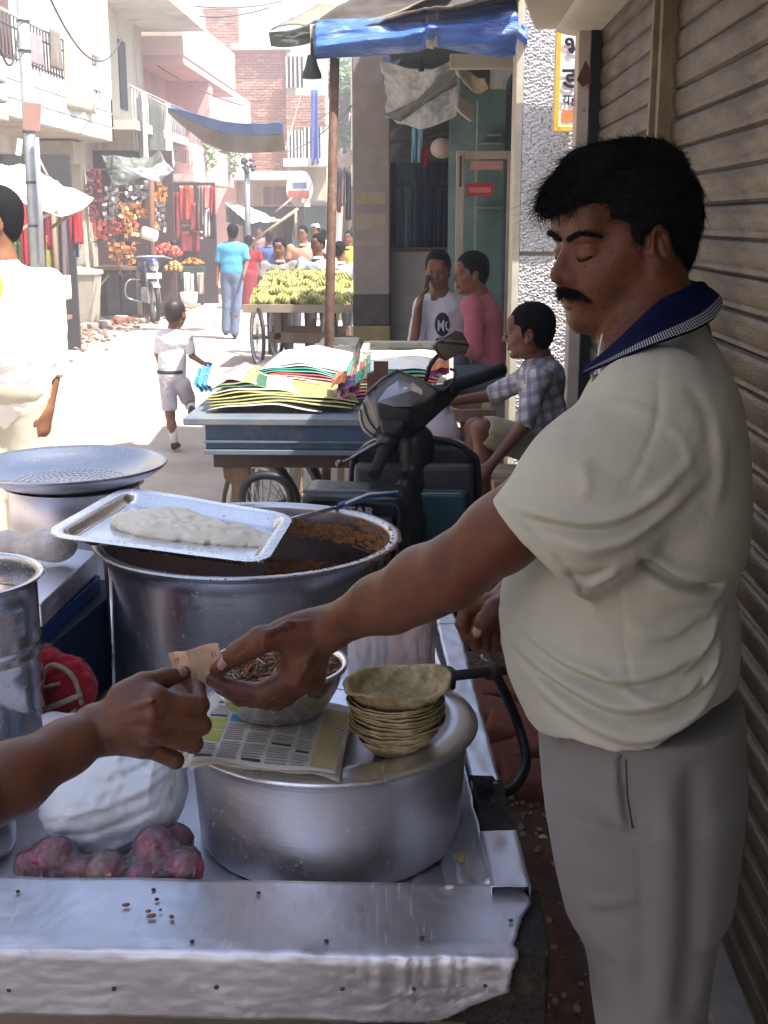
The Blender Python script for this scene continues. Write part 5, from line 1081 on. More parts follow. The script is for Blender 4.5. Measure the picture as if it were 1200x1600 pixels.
# crust patches along the rim and inner wall (real thin dried layers)
def crust_patch(a0, a1, z0, z1, rr, seed, thr=-.05):
    n, m_ = int((a1-a0)*150), 26; mb = MB(); idx = {}
    def P_(i, j):
        a = a0+(a1-a0)*i/n; z = z0+(z1-z0)*j/m_; r = rr(z) if callable(rr) else rr; k = .0016*(1+nz(a*9, z*30, seed, 2)); return (c2.x+(r-k)*math.cos(a), c2.y+(r-k)*math.sin(a), z)
    for i in range(n):
        for j in range(m_):
            e = min(i/n, 1-i/n)*4; e2 = min(j/m_, 1-j/m_)*3; v = nz(i/n*(a1-a0)*5, j*.16, seed, 1.4)+.6*nz(i/n*(a1-a0)*17, j*.5, seed+3, 1)+min(e, 1)*.25+min(e2, 1)*.25-.3
            if v > thr:
                ks = []
                for (p_, q_) in ((i, j), (i+1, j), (i+1, j+1), (i, j+1)):
                    if (p_, q_) not in idx: idx[(p_, q_)] = len(mb.v); mb.v.append(P_(p_, q_))
                    ks.append(idx[(p_, q_)])
                mb.f.append(tuple(ks)); mb.sm.append(True); mb.mi.append(0)
    if mb.f: mb.obj('dried_gravy', gm, P2_)
crust_patch(-.9, 1.9, Z2-.075, Z2-.028, R3-.0045, 1, -.08); crust_patch(-.6, 1.6, Z2-.20, Z2-.12, R3-.010, 2, -.12); crust_patch(-1.3, .8, Z2-.03, Z2-.006, R3-.003, 4, -.1)
mb = MB(); rg = random.Random(5)
for k in range(420):
    a = rg.gauss(-.35, .55); r = R3+.002+rg.uniform(0, .017); s_ = rg.uniform(.0015, .0065)
    mb.ball((c2.x+r*math.cos(a), c2.y+r*math.sin(a), Z2-.001+rg.uniform(0, .0015)), (s_, s_*rg.uniform(.6, 1.4), .0016), 6)
for k in range(60):
    a = rg.uniform(.3, 2.6); r = R3+.004+rg.uniform(0, .012); s_ = rg.uniform(.002, .006); mb.ball((c2.x+r*math.cos(a), c2.y+r*math.sin(a), Z2), (s_, s_, .0012), 6)
tag(mb.obj('rim_crumbs', gm, P2_), kind='stuff')
# drip down the outside right
for a, L in ((-.18, .11), (-.24, .07), (-.10, .05), (-.42, .03)):
    mb = MB(); mb.grid(lambda u, v: (c2.x+(R3+.0012-v*L*.035)*math.cos(a+(u-.5)*.05*(1-.6*v)+.006*math.sin(v*9)), c2.y+(R3+.0012-v*L*.035)*math.sin(a+(u-.5)*.05*(1-.6*v)+.006*math.sin(v*9)), Z2-.016-L*v), 4, 12); mb.obj('gravy_drip', gm, P2_)
# tall steel drum at left front
Y3 = 1.83; c3 = Vector((W(-78, 905, Y3).x, Y3)); Z3 = W(-78, 900, Y3).z; R4 = .133
P3 = pot('steel_drum', c3, R4, ZB+.003, Z3, M['steel_polish'], 'tall cylindrical steel drum with double ridge at the left edge of the cart', rim=.014, lip=.012, taper=.99, rings=(.66, .72))
mb = MB(); mb.lathe((c3.x, c3.y, Z3-.05), [(0, 0), (R4-.006, 0)], 48); mb.obj('drum_contents', M['steel'], P3)
# low drum foot visible under the arm
cL = W(-10, 1330, 1.66); pot('steel_basin', (cL.x-.03, 1.64), .075, ZB+.003, ZB+.15, M['steel_polish'], 'small steel basin low at the left edge beside the onions', 'basin', rim=.006)

# tray with dough
def tray():
    A_, B_, C_, D_ = W(60, 836, 2.17), W(415, 882, 2.12), W(462, 805, 2.48), W(195, 760, 2.62)
    nrm = (B_-A_).cross(D_-A_).normalized(); t = thing('steel_tray', 'rectangular steel tray with floury rim resting on the cauldron', 'tray', tuple((A_+C_)/2))
    def bil(u, v): return A_*(1-u)*(1-v)+B_*u*(1-v)+C_*u*v+D_*(1-u)*v
    mb = MB()
    prof = [(0, 0), (.045, .0), (.055, -.002), (.085, -.020), (.10, -.023)]
    def edge(t_): 
        for i in range(len(prof)-1):
            if t_ <= prof[i+1][0]: f_ = (t_-prof[i][0])/(prof[i+1][0]-prof[i][0]); return prof[i][1]*(1-f_)+prof[i+1][1]*f_
        return -.023
    def sq(s_):           # dense sampling near edges
        s_ = 2*s_-1; return .5+.5*math.copysign(1-(1-abs(s_))**2.0, s_)
    def fn(u, v):
        u, v = sq(u), sq(v); d = min(min(u, 1-u)*1.0, min(v, 1-v)*.75); 
        # rounded corners
        uu, vv = min(u, 1-u), min(v, 1-v)*.75
        if uu < .12 and vv < .12: d = .12-math.hypot(.12-uu, .12-vv); d = max(d, 0)
        p = bil(u, v)
        if uu < .12 and vv < .12 and .12-math.hypot(.12-uu, .12-vv) < 0:
            k = .12/math.hypot(.12-uu, .12-vv); un = .12-(.12-uu)*k; vn = .12-(.12-vv)*k
            u2 = un if u < .5 else 1-un; v2 = (vn/.75) if v < .5 else 1-vn/.75; p = bil(u2, v2)
        return p+nrm*(edge(d)+.0012*nz(u*4, v*4, 1))
    mb.grid(fn, 90, 70); solidify(mb.obj('pan', M['steel'], t), .0016)
    # dough spread on the tray, flour dust
    c = bil(.52, .56)-nrm*.022; ex = (B_-A_).normalized(); ey = nrm.cross(ex)
    f = Field((-.19, -.12, -.02), (.19, .12, .06), .0026)
    f.ell((-.01, 0, .004), (.140, .060, .024), None).ell((-.075, .005, .008), (.062, .052, .024), None, .02).ell((.085, -.008, .004), (.085, .040, .017), None, .02).ell((-.03, .05, .01), (.05, .026, .018), None, .015).ell((.13, -.018, .002), (.04, .02, .010), None, .015).ell((-.055, .065, .016), (.030, .018, .012), None, .006)
    f.chain([(-.13, -.01, .02), (-.06, .028, .030), (.02, .02, .026), (.10, .012, .018)], [.008, .010, .009, .004], .012)
    f.chain([(-.09, -.03, .020), (-.02, -.022, .026), (.07, -.03, .018), (.145, -.030, .008)], [.009, .010, .009, .005], .012)
    f.chain([(.0, .0, .026), (.07, .0, .022), (.13, -.004, .014)], [.006, .008, .004], .008)
    for k in range(7): f.cap((.06+.013*k, .01-.004*k, .018-.0015*k), (.10+.012*k, -.035, .004), .004, .003, .005)
    f.apply(lambda X, Y, Z: .0050*vnoise(X*70, Y*130, Z*80, 2, 3)+.0040*np.abs(np.sin(Y*150+6*vnoise(X*40, Y*40, Z*0, 5)))+.0018*np.abs(vnoise(X*240, Y*420, Z*200, 6, 2))-.002)
    f.cut((0, 0, -.003), (0, 0, -1), .001)
    rot = Matrix((ex, ey, nrm)).transposed(); me = f.mesh('dough'); me.transform(Matrix.Diagonal((1.10, 1.38, .78, 1))); me.transform(Matrix.Translation(c) @ rot.to_4x4())
    solo('dough', me, M['dough'], 'spread lump of pale soft dough lying on the steel tray', 'dough')
    mb = MB()
    for _ in range(600):
        u, v = random.choice([(random.uniform(.86, .99), random.uniform(.02, .98)), (random.uniform(.3, .98), random.uniform(.02, .3)), (random.uniform(.2, .8), random.uniform(.1, .9))])
        dd = min(min(u, 1-u), min(v, 1-v)*.75); s_ = random.uniform(.0006, .0028); mb.ball(bil(u, v)+nrm*(edge(dd)+.0006), (s_, s_*1.3, .0006), 5, rot)
    tag(mb.obj('flour_dust', mat('flour', (.75, .73, .68), rough=1), t), kind='stuff')
tray()

# perforated wok on its stove drum
Yk = 2.78; ck = W(108, 722, Yk); Rk = .222
K = thing('frying_wok', 'wide shallow steel wok with perforated centre on a tin stove', 'wok', (ck.x, Yk, ck.z-.10))
mb = MB(); prof = [(0, -.052), (.08, -.050), (.13, -.044), (.17, -.033), (.20, -.018), (Rk-.006, -.004), (Rk+.004, 0), (Rk+.006, -.003), (Rk, -.010), (.20, -.026), (.16, -.043), (.10, -.060), (0, -.066)]
mb.lathe((ck.x, Yk, ck.z), prof, 96); mb.obj('bowl', M['steel_dull'], K)
hm = MB(); hm.lathe((0, 0, 0), [(0, .0008), (.0034, .0008), (.0042, .0)], 8); hm = hm.mesh('perforation'); hm.materials.append(M['black'])
hl = MB(); k = 0
for r_ in range(2, 10):
    rr = .0145*r_; n_ = int(2*PI*rr/.0145)
    for i in range(n_):
        a = 2*PI*i/n_+r_*.4; x, y = rr*math.cos(a), rr*math.sin(a); zz = np.interp(rr, [0, .08, .13, .17], [-.052, -.050, -.044, -.033])
        hl.lathe((ck.x+x, Yk+y, ck.z+float(zz)+.0006), [(0, .0008), (.0034, .0008), (.0042, 0)], 7, smooth=False)
o = hl.obj('perforations', M['whitecloth'], K); tag(o, kind='stuff')
mb = MB(); zb = ck.z-.05; mb.lathe((ck.x+.01, Yk+.0, 0), [(.145, .0), (.15, zb-.10), (.158, zb-.098), (.15, zb-.09), (.15, zb-.004), (.162, zb), (.15, zb-.002)], 48); mb.solo('tin_stove', M['zinc'], 'round tin stove drum under the perforated wok', 'stove')

# blue metal cabinet at the left, behind the drum
xa_, xb_ = W(62, 950, 2.0).x, W(175, 950, 2.3).x
BC = thing('blue_cabinet', 'dark blue metal stove cabinet wedged between drum and cauldron', 'cabinet', (-.75, 2.35, ZB))
ztop = W(64, 945, 2.02).z
mb = MB(); q = [G(64, 943, ztop), G(152, 862, ztop), G(0, 838, ztop), G(-120, 905, ztop)]
mb.prism([(p.x, p.y) for p in q], .045, base=(0, 0, ztop-.045)); mb.obj('top_edge', M['zinc'], BC, .003)
mb = MB(); mb.prism([(p.x, p.y) for p in [q[0]+Vector((-.004, -.003, 0)), q[1]+Vector((.004, 0, 0)), q[2], q[3]]], .03, base=(0, 0, ztop-.08)); mb.obj('blue_lip', mat('brightblue', (.01, .06, .28), rough=.35), BC, .003)
mb = MB(); mb.prism([(p.x, p.y) for p in [q[0]+Vector((.01, .02, 0)), q[1]+Vector((.045, .06, 0)), q[2], q[3]]], ztop-.08-ZB-.004, base=(0, 0, ZB+.004)); mb.obj('panel', M['bluepaint_dark'], BC, .003)
mb = MB(); pA = W(172, 880, 2.22); pB = W(178, 1075, 2.1); mb.tube([pA, pB], .0035); mb.obj('corner_trim', M['steel'], BC)
# plastic-wrapped bundle on the cabinet
p = W(48, 850, 2.28); f = Field(p-Vector((.16, .1, .06)), p+Vector((.16, .1, .07)), .005); f.ell(p, (.085, .05, .022)).ell(p+Vector((.045, -.01, .0)), (.045, .04, .028), None, .02).ell(p+Vector((-.08, .01, -.005)), (.05, .04, .02), None, .02).apply(lambda X, Y, Z: .007*vnoise(X*60, Y*60, Z*60, 4, 3)); solo('wrapped_bundle', f.mesh(), mat('wrapplastic', (.50, .44, .38), (.62, .58, .54), scale=30, rough=.25, bump=.5, bscale=60), 'small crumpled plastic-wrapped bundle on the blue cabinet', 'bundle')
# red and jute bag
c = W(104, 1066, 1.98); f = Field(c-Vector((.08, .08, .09)), c+Vector((.08, .08, .09)), .003)
f.ell(c+Vector((.0, 0, -.012)), (.050, .045, .058)).ell(c+Vector((-.03, 0, .01)), (.03, .04, .05), None, .02).apply(lambda X, Y, Z: .003*vnoise(X*120, Y*120, Z*120, 4, 2)-.008*np.abs(vnoise(X*170, Y*120, Z*200, 5, 2))); J = thing('jute_bag', 'crumpled red cloth bag with rough jute straps under the blue cabinet', 'bag', tuple(c-Vector((0, 0, .07))))
link('cloth', f.mesh(), M['red'], J)
for ps, r in (([(-.036, -.045, -.025), (-.02, -.05, .040), (.0, -.05, .050), (.028, -.05, .028), (.040, -.05, -.02)], .007), ([(-.04, -.05, -.035), (.0, -.057, -.018), (.04, -.05, -.002)], .010), ([(-.045, -.05, .0), (-.02, -.055, .012), (.005, -.055, .02)], .006), ([(-.04, -.05, -.052), (.0, -.058, -.048), (.03, -.052, -.03)], .008)):
    mb = MB(); mb.tube(catmull([c+Vector(q_) for q_ in ps], 8), r, 8, flat=.5); mb.obj('strap', M['jute'], J)
# white sheet flap beneath the hand
mb = MB(); a_, b_, c_, d_ = W(64, 1118, 1.80), W(190, 1102, 1.86), W(200, 1140, 1.68), W(68, 1142, 1.70)
mb.grid(lambda u, v: (a_*(1-u)*(1-v)+b_*u*(1-v)+c_*u*v+d_*(1-u)*v)+Vector((0, 0, .003*math.sin(u*11+v*3)+.002*nz(u*5, v*5, 0))), 24, 10); solidify(mb.solo('paper_sheet', mat('whitesheet', (.75, .75, .80), rough=.6), 'white folded sheet sticking out behind the white plastic bag', 'paper'), .0015)
# white plastic bag
cb = W(178, 1240, 1.66)
f = Field(cb-Vector((.14, .12, .15)), cb+Vector((.14, .12, .15)), .0030)
f.ell(cb+Vector((0, 0, .0)), (.100, .075, .070)).ell(cb+Vector((.03, .02, .045)), (.072, .06, .050), None, .04).ell(cb+Vector((-.045, .0, -.022)), (.060, .07, .050), None, .04).ell(cb+Vector((.062, .0, .005)), (.040, .06, .064), None, .03).ell(cb+Vector((-.02, 0, -.055)), (.06, .06, .034), None, .03)
def bagfold(X, Y, Z):
    x, z = X-cb.x, Z-cb.z; n1 = vnoise(x*45, Y*40, z*70, 11, 2); n2 = vnoise(x*60+2*n1, Y*50, z*150-x*60+2*n1, 15, 2)
    return .0030*n1-.0042*np.abs(n2)-.0012*np.abs(vnoise(x*190, Y*150, z*300+3*n1, 14, 2))+.002
f.apply(bagfold)
for pts, am, wd in (([(68, 1278), (120, 1262), (180, 1248), (240, 1225), (282, 1200)], .005, .006), ([(75, 1300), (140, 1296), (200, 1280), (262, 1252)], -.005, .006), ([(90, 1232), (150, 1226), (210, 1212), (270, 1180)], -.004, .006), ([(232, 1170), (234, 1215), (230, 1262)], .0035, .0035), ([(205, 1205), (235, 1212), (268, 1200)], .0035, .0035), ([(100, 1318), (160, 1328), (225, 1308), (275, 1275)], .004, .006), ([(110, 1200), (150, 1190), (200, 1195)], .003, .006)):
    fold(f, [W(px_, py_, 1.60) for px_, py_ in pts], am, wd)
solo('white_bag', f.mesh('bag'), M['plasticbag'], 'bulging bluish-white plastic bag under the customer\'s hand', 'bag')
# onions in a clear bag
ON = [(85, 1347, 34, 1.60), (166, 1366, 31, 1.575), (243, 1330, 33, 1.61), (289, 1362, 31, 1.585), (225, 1383, 28, 1.575), (123, 1385, 26, 1.585), (52, 1375, 26, 1.61), (275, 1318, 24, 1.66), (120, 1340, 24, 1.66)]
onl = ['large pink onion at the left of the clear bag', 'pale onion with a yellowish patch in the middle of the bag', 'upper papery onion on the right side of the bag', 'deep magenta onion at the far right of the bag', 'small red onion low between the middle and right ones', 'low onion half hidden in folds left of centre', 'dark onion at the left edge of the clear bag', 'onion peeking behind the right upper one', 'onion behind the white bag, left side']
op = mat('onion_pale', (.52, .32, .24), (.45, .12, .16), scale=8, rough=.28, stretch=(5, 5, .6))
for i, (px, py, rp, Y) in enumerate(ON):
    Y -= .045; r = 1.02*rp*S(Y, py); c = W(px, py-4, Y); c.z = max(c.z, ZB+r*.98); ax = Vector((random.uniform(-.6, .6), random.uniform(-1, -.2), random.uniform(.0, .8))).normalized(); rot = basis(ax)
    prof = [(0, -.96), (.10, -.95), (.25, -.93), (.6, -.74), (.85, -.45), (.98, -.05), (.93, .35), (.70, .68), (.4, .86), (.2, .97), (.10, 1.12), (.07, 1.3), (0, 1.34)]
    t = thing('onion', onl[i], 'onion', tuple(c-Vector((0, 0, r))), 'red onions in the clear bag')
    mb = MB(); mb.lathe(c, [(a*r, b*r) for a, b in prof], 32, axis=rot, wob=lambda a, z: .012*math.sin(a*7)+.008*math.sin(a*13)); mb.obj('bulb', op if i in (1, ) else M['onion'], t)
    mb = MB()
    for k in range(10): a = random.uniform(0, 6.28); d = rot @ Vector((.12*math.cos(a), .12*math.sin(a), -1.05)); mb.tube([c+rot @ Vector((0, 0, -.93*r)), c+d*r], .0007, 4)
    mb.obj('roots', M['palewood'], t)
f = Field((W(20, 1400, 1.6).x, 1.50, ZB), (W(325, 1400, 1.6).x, 1.74, ZB+.125), .0026)
for (px, py, rp, Y) in ON:
    Y -= .045; r = 1.02*rp*S(Y, py); c = W(px, py-4, Y); c.z = max(c.z, ZB+r*.98); f.ell(c, (r+.0035,)*3, None, .020)
f.chain([W(45, 1398, 1.56), W(300, 1392, 1.56)], [.012, .012], .02)
f.apply(lambda X, Y, Z: -.0045*np.abs(vnoise(X*160+2*vnoise(X*40, Y*40, Z*40, 2), Y*160, Z*120, 7, 2))-.0025*np.abs(vnoise(X*380, Y*300, Z*240, 9, 2))+.002)
clear = bpy.data.materials.new('clear_plastic'); clear.use_nodes = True; N_ = clear.node_tree.nodes; L_ = clear.node_tree.links; N_.remove(N_['Principled BSDF'])
gl = N_.new('ShaderNodeBsdfGlossy'); gl.inputs[0].default_value = (.9, .9, .95, 1); gl.inputs[1].default_value = .09; tr = N_.new('ShaderNodeBsdfTransparent'); tr.inputs[0].default_value = (.93, .93, .95, 1)
df = N_.new('ShaderNodeBsdfDiffuse'); df.inputs[0].default_value = (.72, .62, .70, 1)
mx = N_.new('ShaderNodeMixShader'); fr_ = N_.new('ShaderNodeFresnel'); fr_.inputs[0].default_value = 1.75; mx2 = N_.new('ShaderNodeMixShader'); mx2.inputs[0].default_value = .08
nb_ = N_.new('ShaderNodeTexNoise'); nb_.inputs['Scale'].default_value = 45; nb_.inputs['Detail'].default_value = 4; nb_.inputs['Distortion'].default_value = 2; tc_ = N_.new('ShaderNodeTexCoord'); L_.new(tc_.outputs['Object'], nb_.inputs[0])
bp_ = N_.new('ShaderNodeBump'); bp_.inputs[0].default_value = .8; bp_.inputs[1].default_value = .012; L_.new(nb_.outputs[0], bp_.inputs['Height']); L_.new(bp_.outputs[0], gl.inputs['Normal']); L_.new(bp_.outputs[0], fr_.inputs['Normal'])
L_.new(tr.outputs[0], mx2.inputs[1]); L_.new(df.outputs[0], mx2.inputs[2]); L_.new(fr_.outputs[0], mx.inputs[0]); L_.new(mx2.outputs[0], mx.inputs[1]); L_.new(gl.outputs[0], mx.inputs[2]); L_.new(mx.outputs[0], N_['Material Output'].inputs[0])
solo('clear_bag', f.mesh('bag'), clear, 'clear crinkled polythene bag full of red onions at the cart front', 'bag')

# newspapers on the lid
LZ = ZL+.006
NP = thing('newspaper_stack', 'stack of cut newspaper sheets with coloured adverts under the steel bowl', 'newspapers', (W(420, 1170, 1.62).x, 1.60, LZ))
printm = mat('newsprint', (.56, .53, .48), (.48, .45, .40), scale=12, rough=.95)
t_ = printm.node_tree; N = t_.nodes; L = t_.links
for i in range(13):
    k9 = 1 if i == 12 else 1.6
    a_, b_, c_, d_ = G(292+k9*random.uniform(-6, 6), 1184+k9*random.uniform(-3, 3), LZ+.0025*i), G(516+k9*random.uniform(-8, 10), 1204+k9*random.uniform(-5, 5), LZ+.0025*i), G(556+k9*random.uniform(-6, 6), 1108+k9*random.uniform(-4, 6), LZ+.0025*i), G(338+random.uniform(-4, 8), 1082+random.uniform(-4, 4), LZ+.0025*i)
    rd = random.Random(i*3+1); ph = rd.uniform(0, 6)
    def fn(u, v, A=a_, B_=b_, C=c_, D__=d_, ph=ph, i=i):
        p = A*(1-u)*(1-v)+B_*u*(1-v)+C*u*v+D__*(1-u)*v; e = max(0, (abs(u-.5)-.36)/.14)**2+max(0, (.2-v)/.2)**2
        return p+Vector((0, 0, .0015*math.sin(u*7+ph)+e*(.004*math.sin(ph*3+u*9+v*5)-.003)))
    mb = MB(); mb.grid(fn, 30, 18); o = mb.obj('newspaper_sheet', printm, NP); solidify(o, .0009)
    if i == 12: topfn = fn
inkm = {'ink': mat('newsink', (.16, .155, .15), (.34, .33, .31), scale=300, rough=.95), 'blue': mat('newsblue', (.07, .30, .52), rough=.9), 'yel': mat('newsyel', (.42, .42, .10), rough=.9), 'tan': mat('newstan', (.48, .40, .20), (.42, .34, .18), rough=.9), 'blk': mat('newsblk', (.06, .06, .06), rough=.9), 'red': mat('newsred', (.55, .2, .16), rough=.9), 'gry': mat('newsgry', (.40, .39, .37), (.50, .48, .45), scale=200, rough=.95)}
def patch(u0, u1, v0, v1, m, lift=.0009):
    mb = MB(); mb.grid(lambda u, v: Vector(topfn(u0+(u1-u0)*u, v0+(v1-v0)*v))+Vector((0, 0, lift)), 4, 3); return mb
mats_ = list(inkm); pr = MB(); mlist = [inkm[k] for k in mats_]
def add_patch(u0, u1, v0, v1, m, lift=.0010):
    nu = max(1, int((u1-u0)*30)); nv = max(1, int((v1-v0)*18)); pr.grid(lambda u, v: Vector(topfn(u0+(u1-u0)*u, v0+(v1-v0)*v))+Vector((0, 0, lift)), nu, nv, mi=mats_.index(m))
cols = [(.03, .17), (.19, .33), (.35, .50), (.52, .67), (.69, .80), (.82, .97)]
rd = random.Random(4)
for ci, (u0, u1) in enumerate(cols):
    v = .04
    while v < .93:
        h = rd.uniform(.10, .24)
        k = rd.random()
        if ci == 1 and .38 < v < .62: add_patch(u0, u1, v, min(v+.2, .95), 'blue'); v += .22; continue
        if ci == 0 and .25 < v < .5: add_patch(u0, u1, v, v+.16, 'yel'); v += .18; continue
        if ci == 5: add_patch(u0, u1, v, min(v+.6, .95), 'tan'); add_patch(u0, u1, v+.62, v+.64, 'red'); v += .66; continue
        if k < .25: add_patch(u0, u1, v, min(v+h*.6, .95), 'gry')
        if k < .4: add_patch(u0+.01, u1-.01, v, min(v+.03, .95), 'blk', .0013); v += .045
        # lines of type
        e = min(v+h, .95)
        while v < e:
            add_patch(u0, u1-rd.random()*.02, v, v+.013, 'ink', .0012); v += .030
        v += .02
o = link('print', pr.mesh(), mlist, NP); tag(o, kind='stuff')
#, Vector(topfn(.36, .80))+Vector((0, 0, .0016)), .012, inkm['blk'], NP, (0, 0, .08), .0001, name='headline')
# steel bowl with chopped salad
LB = LZ+.033; YBW = 1.69; cbw = W(433, 1038, YBW); BWZ = cbw.z
BW = thing('steel_bowl', 'polished steel bowl of chopped relish between the two hands', 'bowl', (cbw.x, YBW, LB)); rB = W(540, 1050, YBW).x-cbw.x-.004
H = BWZ-LB; mb = MB(); prof = [(0, 0), (.055, 0), (.066, .003)]+[(.066+(rB-.066)*(1-(1-t)**1.9), .003+(H-.003)*t) for t in [i/10 for i in range(1, 11)]]+[(rB+.006, H+.001), (rB+.007, H-.002), (rB+.008, H+.003), (rB+.001, H+.004)]+[(.064+(rB-.066)*(1-(1-t)**1.9)-.001, .005+(H-.003)*t) for t in [1-i/10 for i in range(1, 11)]]+[(0, .004)]
mb.lathe((cbw.x, YBW, LB), prof, 96); mb.obj('bowl_body', M['steel_polish'], BW)
rl_ = {'o': mat('carrot', (.55, .13, .03), rough=.5), 'g': mat('herb', (.16, .11, .035), rough=.6), 'b': mat('relish', (.24, .09, .03), rough=.5), 'w': mat('radish', (.50, .44, .34), rough=.5)}
mbs = {k: MB() for k in rl_}; rd = random.Random(2)
for _ in range(1500):
    a = rd.uniform(0, 6.28); r = rB*.88*rd.random()**.5; k = rd.choices('ogbw', (4 if math.cos(a) > .3 else .6, 4, 4, 2))[0]
    c = Vector((cbw.x+r*math.cos(a), YBW+r*math.sin(a), LB+H*.78+.030*(1-(r/rB)**2)+rd.uniform(-.006, .006))); d = Vector((rd.gauss(0, 1), rd.gauss(0, 1), rd.gauss(0, .5))).normalized()
    l = rd.uniform(.004, .013); mbs[k].beam(c-d*l, c+d*l, rd.uniform(.001, .003), .0012)
for k in mbs:
    tag(mbs[k].obj('chopped_relish', rl_[k], BW), kind='stuff')
# leaf plates stack
YSP = 1.63; SPc = W(619, 1130, YSP); zl = ZL+.006; SP = thing('leaf_plate_stack', 'tall stack of dry stitched leaf bowls on the pot lid', 'leaf plates', (SPc.x, YSP, zl)); rP = 74*S(YSP, 1100)
zt = W(619, 1084, YSP).z
nP = 24
for i in range(nP):
    t0 = i/(nP-1); rr = rP*(.62+.36*min(1, t0*2.6)**.8)*random.uniform(.965, 1.02); z = zl+.004+(zt-zl-.019)*t0; ph = random.uniform(0, 6.28); sd_ = random.uniform(0, 99); dx, dy = random.uniform(-.003, .003), random.uniform(-.003, .003)
    mb = MB(); mb.lathe((SPc.x+dx, YSP+dy, z), [(rr*.55, -.006), (rr*.8, .000), (rr*.93, .008), (rr, .0125), (rr*1.005, .0137)], 60, wob=lambda a, z_: .03*math.sin(2*a+ph)+.02*nz(math.cos(a)*2+sd_, math.sin(a)*2, 0, 1.5)+.012*nz(math.cos(a)*9+sd_, math.sin(a)*9, 3))
    for k_ in range(len(mb.v)): x, y, z_ = mb.v[k_]; mb.v[k_] = (x, y, z_+.0022*nz(x*60+sd_, y*60, 0))
    solidify(mb.obj('leaf_bowl', M['leafplate'], SP), .0016)
# top bowl, open and wavy
LT = thing('leaf_bowl', 'single open leaf bowl with curling rim on top of its stack', 'leaf bowl', (SPc.x+.002, YSP, zt-.006)); rt_ = rP*1.03
def tb(prof_, nm, m):
    mb = MB(); mb.lathe((SPc.x+.002, YSP, zt-.012), prof_, 90, wob=lambda a, z: .04*math.sin(2*a+1.0)+.035*nz(math.cos(a)*1.5+5, math.sin(a)*1.5, 0, 1.6)+.012*math.sin(11*a))
    for k_ in range(len(mb.v)):
        x, y, z_ = mb.v[k_]; a = math.atan2(y-YSP, x-SPc.x); f_ = max(0, math.hypot(x-SPc.x, y-YSP)/rt_-.6)/.4; mb.v[k_] = (x, y, z_+f_*(.0025*math.cos(a)+.0035*math.sin(3*a+.6)+.002*math.sin(2*a)))
    return mb.obj(nm, m, LT)
solidify(tb([(0, .003), (rt_*.55, .002), (rt_*.78, .006), (rt_*.90, .020), (rt_*.97, .030), (rt_*1.04, .032), (rt_*1.07, .029)], 'leaf_shell', M['leafplate']), .0016)
# plastic bag of cups standing behind
pb = W(612, 1065, 1.87); pb.z = ZL+.004; f = Field(pb-Vector((.12, .10, .02)), pb+Vector((.12, .10, .22)), .0035)
f.rbox(pb+Vector((0, 0, .07)), (.070, .055, .075), None, .03).ell(pb+Vector((.005, 0, .14)), (.058, .045, .03), None, .03).cap(pb+Vector((-.005, 0, .15)), pb+Vector((-.01, 0, .185)), .018, .012, .02)
f.apply(lambda X, Y, Z: .0040*vnoise(X*90, Y*75, Z*22, 21, 2)-.0055*np.abs(vnoise(X*170+3*Z, Y*120, Z*40, 22, 2))-.003*np.abs(vnoise(X*330, Y*200, Z*90, 23, 2))+.003)
bagm = mat('cupbag', (.74, .70, .72), (.66, .58, .60), scale=9, rough=.3, bump=.5, bscale=30, bdist=.01, sss=.2, alpha=1, stretch=(1.6, 1.6, .3), dirt_shade=(.50, .30, .26), dscale=4, damt=(.52, .72), spec=.6)
solo('plastic_bag', f.mesh(), bagm, 'translucent whitish plastic bag standing behind the leaf bowls', 'bag')
# tube stand + handle and hose
HS = thing('gas_burner_pipe', 'dark metal pipe handle reaching over the cart rail', 'pipe', tuple(W(740, 1050, 1.9)))
mb = MB(); mb.tube([W(686, 1052, 1.86), W(700, 1057, 1.86), W(790, 1046, 1.90)], [.0075, .0088, .0088], 14); mb.obj('pipe', M['darkgrey'], HS)
mb = MB(); mb.lathe(W(768, 1047, 1.895), [(0, -.014), (.012, -.014), (.014, .0), (.012, .010), (0, .012)], 16); mb.obj('joint', M['rust'], HS)
mb = MB(); mb.box(W(760, 1030, 1.905), (.022, .012, .006), Matrix.Rotation(.5, 3, 'Y')); mb.obj('valve_lever', M['steel_polish'], HS, .002)
mb = MB(); cyl = W(690, 1048, 1.93); mb.lathe(cyl-Vector((0, 0, .03)), [(0, 0), (.024, 0), (.026, .028), (.022, .032), (0, .030)], 24); mb.obj('burner_cup', M['darkgrey'], HS)
mb = MB(); hp = catmull([W(772, 1050, 1.90), W(790, 1085, 1.92), W(812, 1140, 1.93), W(822, 1190, 1.90), W(806, 1228, 1.84), W(780, 1240, 1.78), W(752, 1232, 1.74)], 8); mb.tube(hp, .0085, 12)
mb.solo('gas_hose', mat('rubber', (.012, .012, .013), rough=.5), 'thick black rubber hose looping down beside the cart rail', 'hose')
# a blue-white striped straw/knife handle across the cauldron rim
SPN = thing('ladle', 'ladle with blue and white striped handle lying across the cauldron rim', 'ladle', tuple(W(560, 785, 2.62)))
A_, B_ = W(622, 770, 2.66), W(520, 800, 2.60); mb = MB(); mb.tube([A_, W(575, 775, 2.64), W(530, 790, 2.61)], .0058, 10); mb.obj('handle', mat('hblue', (.03, .10, .38), rough=.35), SPN)
mb = MB(); mb.tube([A_+Vector((0, -.0035, .003)), W(575, 774, 2.635)+Vector((0, 0, .003)), W(540, 789, 2.605)+Vector((0, 0, .003))], .0028, 8); mb.obj('white_stripe', mat('hwhite', (.7, .72, .75), rough=.35), SPN)
mb = MB(); mb.tube([W(534, 791, 2.61), W(440, 815, 2.5), W(400, 870, 2.4)], .005, 8); mb.obj('shaft', M['steel'], SPN)
